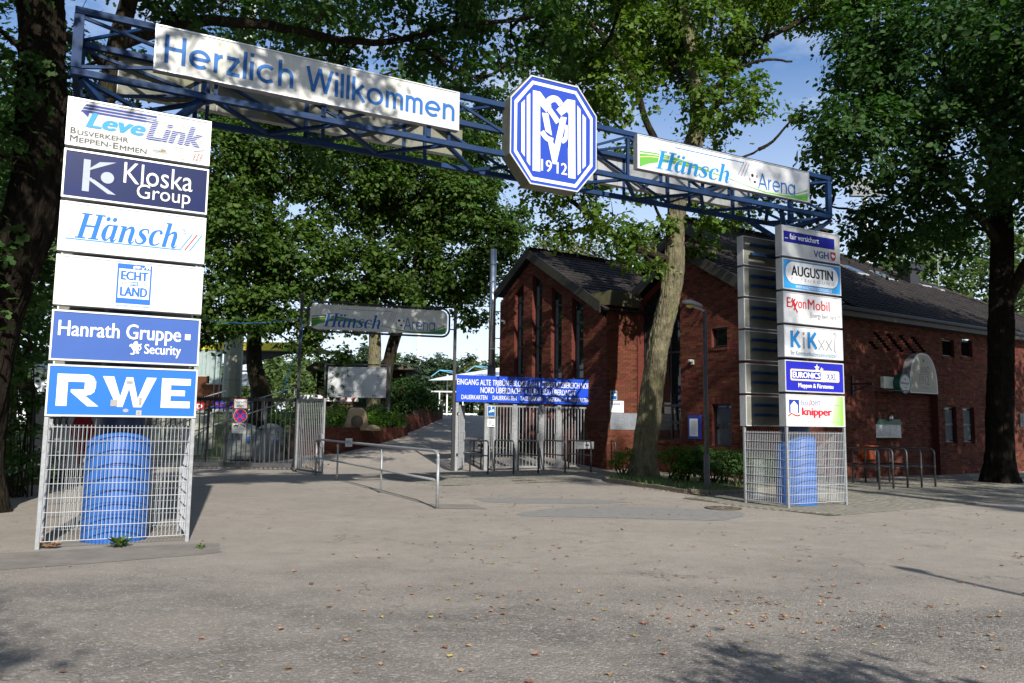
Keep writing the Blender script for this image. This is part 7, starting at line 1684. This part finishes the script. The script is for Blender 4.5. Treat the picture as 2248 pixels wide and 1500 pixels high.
# the far wood closing the horizon
wb = [(x + rg.normal(0, 1), 128 + rg.normal(0, 4), 2.5 + z, 2.6) for x in np.arange(-110, 100, 3.2) for z in (1.5, 4.5 + rg.uniform(-1, 1), 7 + rg.uniform(-1, 1.5))]
_w = np.random.default_rng(77); _C, _P, _N = crown_points(wb, 4.0, 9, 1.1, _w); _V, _Fc = leaves_np(_P, _N, .75, _w, True)
tag(link("woods", np_mesh("woods", _V, _Fc, M_leaf_far), kind="stuff"), "continuous wood closing the horizon beyond the stadium")
# trees behind the clubhouse
for (x, y, h, kd, bl, lb) in ((4.2, 58, 13, 2, [(3.0, 57, 14.2, 1.9), (5.0, 57, 14.0, 1.6), (1.6, 58, 13.3, 1.1), (6.7, 57, 13.4, 1.6), (4, 58, 11, 2.5), (7, 58, 11, 2.3), (1.6, 58, 10.6, 2.0)], "pale leaved tree rising behind the first gable roof"),
                              (12, 56, 14, 0, [(9, 54, 14.4, 1.8), (12.9, 52, 14.6, 1.6), (15.3, 52, 14.6, 1.5), (11, 55, 12, 2.4), (14.5, 55, 12.2, 2.4), (17, 53, 12.5, 1.4)], "light green tree behind the third gable and the oak trunk"),
                              (25, 44, 11, 0, [(20.9, 42, 9.7, 1.6), (23.6, 43, 9.1, 1.9), (26.6, 44, 9.6, 2.2), (23, 44, 11.6, 1.7), (21.8, 44, 7.6, 2), (25.5, 46, 12.6, 1.6), (28.8, 46, 12.6, 2.3), (28.4, 42, 8.8, 2.6), (26, 43, 6.9, 2.2), (31.5, 45, 10.5, 2.8), (24, 46, 6, 2)], "sunny green tree beyond the clubhouse roof's far end"),
                              (21, 52, 10, 0, [(19, 50, 10.4, 1.2), (17.6, 52, 9.6, 1.2), (21, 51, 11.6, 1.5)], "small green tree crown peeping over the long roof"),
                              (-26, 32, 14, 0, [(-24, 30, 7, 2.6), (-22, 31, 9.5, 2.6), (-26, 31, 11.5, 3), (-20.5, 31, 12.3, 2.3), (-23.5, 32, 14.5, 3), (-19.4, 32, 9.0, 1.6), (-19.5, 33, 6.4, 1.4)], "dense green tree left of the pylon signs behind the fence"),
                              (-18.5, 29, 9, 0, [(-17.5, 28, 5.2, 1.3), (-18.6, 28, 6.8, 1.6), (-19.8, 28, 5, 1.5), (-16.5, 29, 7.6, 1.2), (-16.2, 29, 3.9, .8)], "mid green tree low behind the left fence")):
    simple_tree(("broadleaf_tree", "pine_tree", "birch_tree")[kd], lb, x, y, h, bl, (M_leaf_far, 0, M_leaf_birch)[kd], .24, 6, 22, .6, 140 + k, .25, zb=0 if x > 5 or y < 33 else 2); k += 1
# shrubs ----------------------------------------------------------------
def shrub(label, x, y, blobs, m, leaf, dens, per, cr, seed, z0=0.0, stems=5, group=None, nm="shrub"):
    t = thing(nm, label, "shrub", (x, y, z0), 0, group); b = MB(); r = np.random.default_rng(seed)
    for (bx, by, bz, br) in blobs:
        for k_ in range(stems): e = np.array([bx, by, bz]) + r.normal(0, br * .4, 3); s = np.array([x + (bx - x) * .5 + r.normal(0, .1), y + (by - y) * .5 + r.normal(0, .1), z0]); b.tube([s, (s + e) / 2 + r.normal(0, .05, 3), e], [.02, .014, .005], 5, False)
    b.build("stems", M_barkd, t, world=True); foliage("leaves", blobs, m, t, leaf, dens=dens * 2.2, per=per, cr=cr * .9, seed=seed, zmin=z0 + .05, simple=True); return t
def P_(t, w): p = B2W(t, w); return p[0], p[1]
G_ = "shrubs in the oak's kerbed bed"
shrub("sunlit bright green shrub right beside the leaning oak trunk", 4.55, 21.9, [(4.35, 21.8, .80, .30), (4.75, 21.9, .78, .34), (4.95, 21.8, .55, .3), (4.6, 21.6, .45, .28), (5.0, 22.1, .8, .3)], M_leaf_bush, .055, 90, 34, .14, 201, .08, group=G_)
shrub("small shrub in the shade left of the oak trunk", 3.5, 23.9, [(3.3, 23.9, .62, .25), (3.15, 23.7, .45, .18), (3.7, 24.3, .7, .3)], M_leaf_bush, .055, 80, 30, .14, 202, .08, group=G_)
shrub("wide shaded shrub between the oak and the lamp post", 5.5, 21.8, [(5.3, 21.9, .74, .38), (5.75, 21.7, .70, .38), (6.1, 21.9, .75, .36), (5.5, 22.3, .8, .4), (5.2, 21.4, .5, .3), (5.7, 21.2, .5, .3)], M_leaf_dark, .055, 80, 34, .14, 203, .08, group=G_)
shrub("spreading dark shrub just left of the right pylon cage", 5.9, 20.5, [(6.2, 20.9, .62, .38), (6.6, 20.7, .5, .36), (5.9, 20.9, .66, .34), (6.9, 21.2, .6, .4), (6.4, 21.5, .7, .4)], M_leaf_dark, .055, 80, 32, .14, 204, .08, group=G_)
shrub("big dark rhododendron bank on the planter behind the notice board", -5.4, 43, [(-6.2, 42.5, 3.3, .9), (-5.4, 42.8, 3.3, .9), (-4.9, 43.2, 2.9, .8), (-6.9, 42, 2.8, .9), (-5.6, 41.8, 2.4, .9), (-4.75, 44.5, 2.7, .6), (-7.6, 41.5, 2.6, .9), (-4.6, 45.5, 2.6, .5)], M_leaf_dark, .13, 26, 30, .35, 205, 1.8)
shrub("low green hedge along the planter front left of the stone", -8.2, 34.2, [(-9.2, 34, 1.75, .5), (-8.4, 34.2, 1.8, .5), (-7.6, 34.1, 1.8, .45), (-10, 33.6, 1.75, .5), (-8.8, 35.2, 2.0, .6), (-7.6, 35.4, 2.0, .6)], M_leaf_bush, .09, 40, 30, .22, 206, 1.3)
shrub("low sunlit hedge on the planter right of the stone", -6.0, 36, [(-6.1, 34.9, 1.6, .35), (-5.9, 35.8, 1.75, .42), (-5.6, 36.7, 1.8, .42), (-6.5, 36, 1.9, .5), (-5.4, 37.6, 1.75, .4), (-6.3, 37.2, 2.1, .5)], M_leaf_bush, .09, 45, 30, .2, 207, 1.3)
shrub("low clipped shrub inside the gates beside the ramp", -.6, 31.5, [(-.9, 31.3, .85, .4), (-.3, 31.5, .85, .4), (.3, 31.6, .8, .4)], M_leaf_dark, .08, 40, 30, .2, 208, .2)
shrub("dark ivy covered shrub mass at the left edge beside the trunk", -12.6, 17.8, [(-12.6, 17.9, 1.5, .8), (-13.4, 18, 1.2, 1.0), (-12.2, 17.7, .8, .6), (-11.9, 18.1, 1.5, .45), (-13.2, 18.4, 2.4, .8), (-14.6, 18, 1.6, 1.2)], M_leaf_dark, .10, 30, 32, .28, 209, 0)
shrub("dark ivy growth on the ground between left trunk and verge", -10.1, 16.3, [(-10.0, 16, 1.2, .7), (-10.3, 16.2, 2.3, .7), (-10.1, 16.5, 3.3, .6), (-10.4, 17, .6, .6), (-10.9, 16.6, 1.6, .9)], M_leaf_dark, .11, 16, 30, .28, 211, 0)
shrub("undergrowth shrub behind the banner sheet at left", -9.2, 21.5, [(-10.9, 21.5, .8, .5), (-11.5, 21.5, 1.0, .7), (-12.6, 24, 1.4, 1.2)], M_leaf_dark, .12, 22, 30, .3, 210, 0)
def weed(label, x, y, r_, n, seed):
    r = np.random.default_rng(seed); V = []; F = []
    for i in range(n):
        a = r.uniform(0, 6.28); l = r_ * r.uniform(.6, 1.2); el = r.uniform(.15, 1.2); d = np.array([math.cos(a) * math.cos(el), math.sin(a) * math.cos(el), math.sin(el)]); s = np.array([-math.sin(a), math.cos(a), 0]) * l * .14
        p = np.array([r.normal(0, .02), r.normal(0, .02), .005]); k_ = len(V)
        V += [p, p + d * l * .5 + s + [0, 0, .01], p + d * l + [0, 0, -.25 * l], p + d * l * .5 - s + [0, 0, .01]]; F.append((k_, k_ + 1, k_ + 2, k_ + 3))
    t = thing("weed", label, "weed", (x, y, 0), 0, "weeds in the asphalt"); link("leaves", np_mesh("leaves", np.array(V), np.array(F), M_grass), t)
weed("leafy green dandelion weed growing before the left blue shell", -4.93, 10.13, .2, 46, 1); weed("flat weed tuft in the asphalt left of the left pylon", -5.85, 8.85, .15, 70, 2); weed("tiny weed in the asphalt right of the left pylon", -3.9, 10.1, .09, 24, 3)
tufts("grass", [(rb.uniform(-18, -11.4), rb.uniform(16.8, 21)) for _ in range(2600)], 2600, .10, M_grass, None, "rough grass on the shaded verge at the left", .05, wd=.008)
# ------------------------------------------------------------------ fallen leaves and grit
def litter(name, n, label, region, size, m, seed, kind="stuff", zoff=.006):
    r = np.random.default_rng(seed); C = []
    while len(C) < n:
        x, y = region(r)
        C.append((x, y, terr(x, y) + zoff + (.012 if W2B(x, y)[1] > -6.35 and x > 5 else 0)))
    C = np.array(C); k_ = len(C); a = r.uniform(0, 6.28, k_); s = size * r.uniform(.5, 1.4, k_); tl = r.normal(0, .28, (k_, 2))
    shape = np.array([(0, -.5), (.22, -.2), (.5, -.05), (.25, .12), (.3, .42), (0, .3), (-.3, .42), (-.25, .12), (-.5, -.05), (-.22, -.2)])
    V = np.zeros((k_, 10, 3)); ca, sa = np.cos(a), np.sin(a)
    lx = shape[None, :, 0] * s[:, None]; ly = shape[None, :, 1] * s[:, None]
    V[..., 0] = C[:, None, 0] + lx * ca[:, None] - ly * sa[:, None]; V[..., 1] = C[:, None, 1] + lx * sa[:, None] + ly * ca[:, None]
    V[..., 2] = C[:, None, 2] + np.abs(lx * tl[:, :1] + ly * tl[:, 1:]) + np.abs(lx) * .25
    b = (np.arange(k_) * 10)[:, None]; F = np.concatenate([b + np.array([[0, 1, 2, 3]]), b + np.array([[3, 4, 5, 0]]), b + np.array([[5, 6, 7, 0]]), b + np.array([[7, 8, 9, 0]])], 1).reshape(-1, 4)
    return tag(link(name, np_mesh(name, V.reshape(-1, 3), F, m), None, None, kind), label)
def rg_open(r):
    while True:
        y = 3.6 + 20 * r.random() ** 1.0; x = r.uniform(-.72, .72) * y + 0
        if r.random() < (.25 + .75 * (x > -2)): return x, y
litter("fallen_leaves", 560, "brown and orange autumn leaves scattered over the asphalt forecourt", rg_open, .052, M_litter, 1)
litter("fallen_leaves", 150, "yellow fallen leaves scattered over the asphalt forecourt", rg_open, .045, mat("yellow_leaves", (.42, .32, .07), .8, island=.4), 2)
litter("fallen_leaves", 150, "leaf litter in the hollow of worn asphalt near the viewer", lambda r: (2.2 + r.normal(0, 1.1), 7.0 + r.normal(0, .55)), .045, M_litter, 3)
litter("fallen_leaves", 1500, "leaf litter drift along the gate foot and verge at left", lambda r: ((r.uniform(-13, -6.5), 27.3 + abs(r.normal(0, .8))) if r.random() < .6 else (r.uniform(-18, -11.2), 16.8 + abs(r.normal(0, .7)))), .08, M_litter, 4)
litter("fallen_leaves", 700, "leaf litter in the oak bed and along the shaded wall", lambda r: (lambda p: (p[0], p[1]))(B2W(r.uniform(-9.4, -6.5), r.uniform(-2.1, 2)) if r.random() < .6 else B2W(r.uniform(-9, 10), -2.3 - abs(r.normal(0, .6)) if r.random() < .3 else -.3 - abs(r.normal(0, .5)))), .055, M_litter, 5, zoff=.02)
litter("fallen_leaves", 420, "leaf drift along the kerb of the oak bed and the pylon foot", lambda r: (lambda k, f: (k[0] + r.normal(0, .05), k[1] - abs(r.normal(0, .13))))((lambda i, f: (K[i][0] + (K[i + 1][0] - K[i][0]) * f, K[i][1] + (K[i + 1][1] - K[i][1]) * f))(r.integers(1, 4), r.random()), 0), .05, M_litter, 7)
litter("fallen_leaves", 26, "crumpled heap of brown leaves in the corner of the left cage", lambda r: (-5.70 + r.normal(0, .05), 9.95 + r.normal(0, .03)), .09, M_litter, 6, zoff=.03)
def grit():
    r = np.random.default_rng(9); n = 5200; V = []; F = []
    y = 3.0 + 6.5 * r.random(n) ** 1.2; x = r.uniform(-.72, .72, n) * y; s = r.uniform(.0025, .0075, n)
    hol = r.random(n) < .35; x = np.where(hol, 2.3 + r.normal(0, 1.0, n), x); y = np.where(hol, 6.9 + r.normal(0, .45, n), y)
    c = np.stack([x, y, s * .4], 1); o = np.array([(1, 0, 0), (0, 1, 0), (-1, 0, 0), (0, -1, 0), (0, 0, .8)])
    V = c[:, None] + o[None] * s[:, None, None] * r.uniform(.6, 1.4, (n, 5, 1)); b = (np.arange(n) * 5)[:, None]
    F = np.concatenate([b + np.array([[0, 1, 4]]), b + np.array([[1, 2, 4]]), b + np.array([[2, 3, 4]]), b + np.array([[3, 0, 4]])], 1).reshape(-1, 3)
    tag(link("gravel", np_mesh("gravel", V.reshape(-1, 3), F, mat("grit_stone", (.3, .28, .25), .9, island=.6)), None, None, "stuff"), "loose grit crumbled from the worn asphalt near the viewer")
grit()
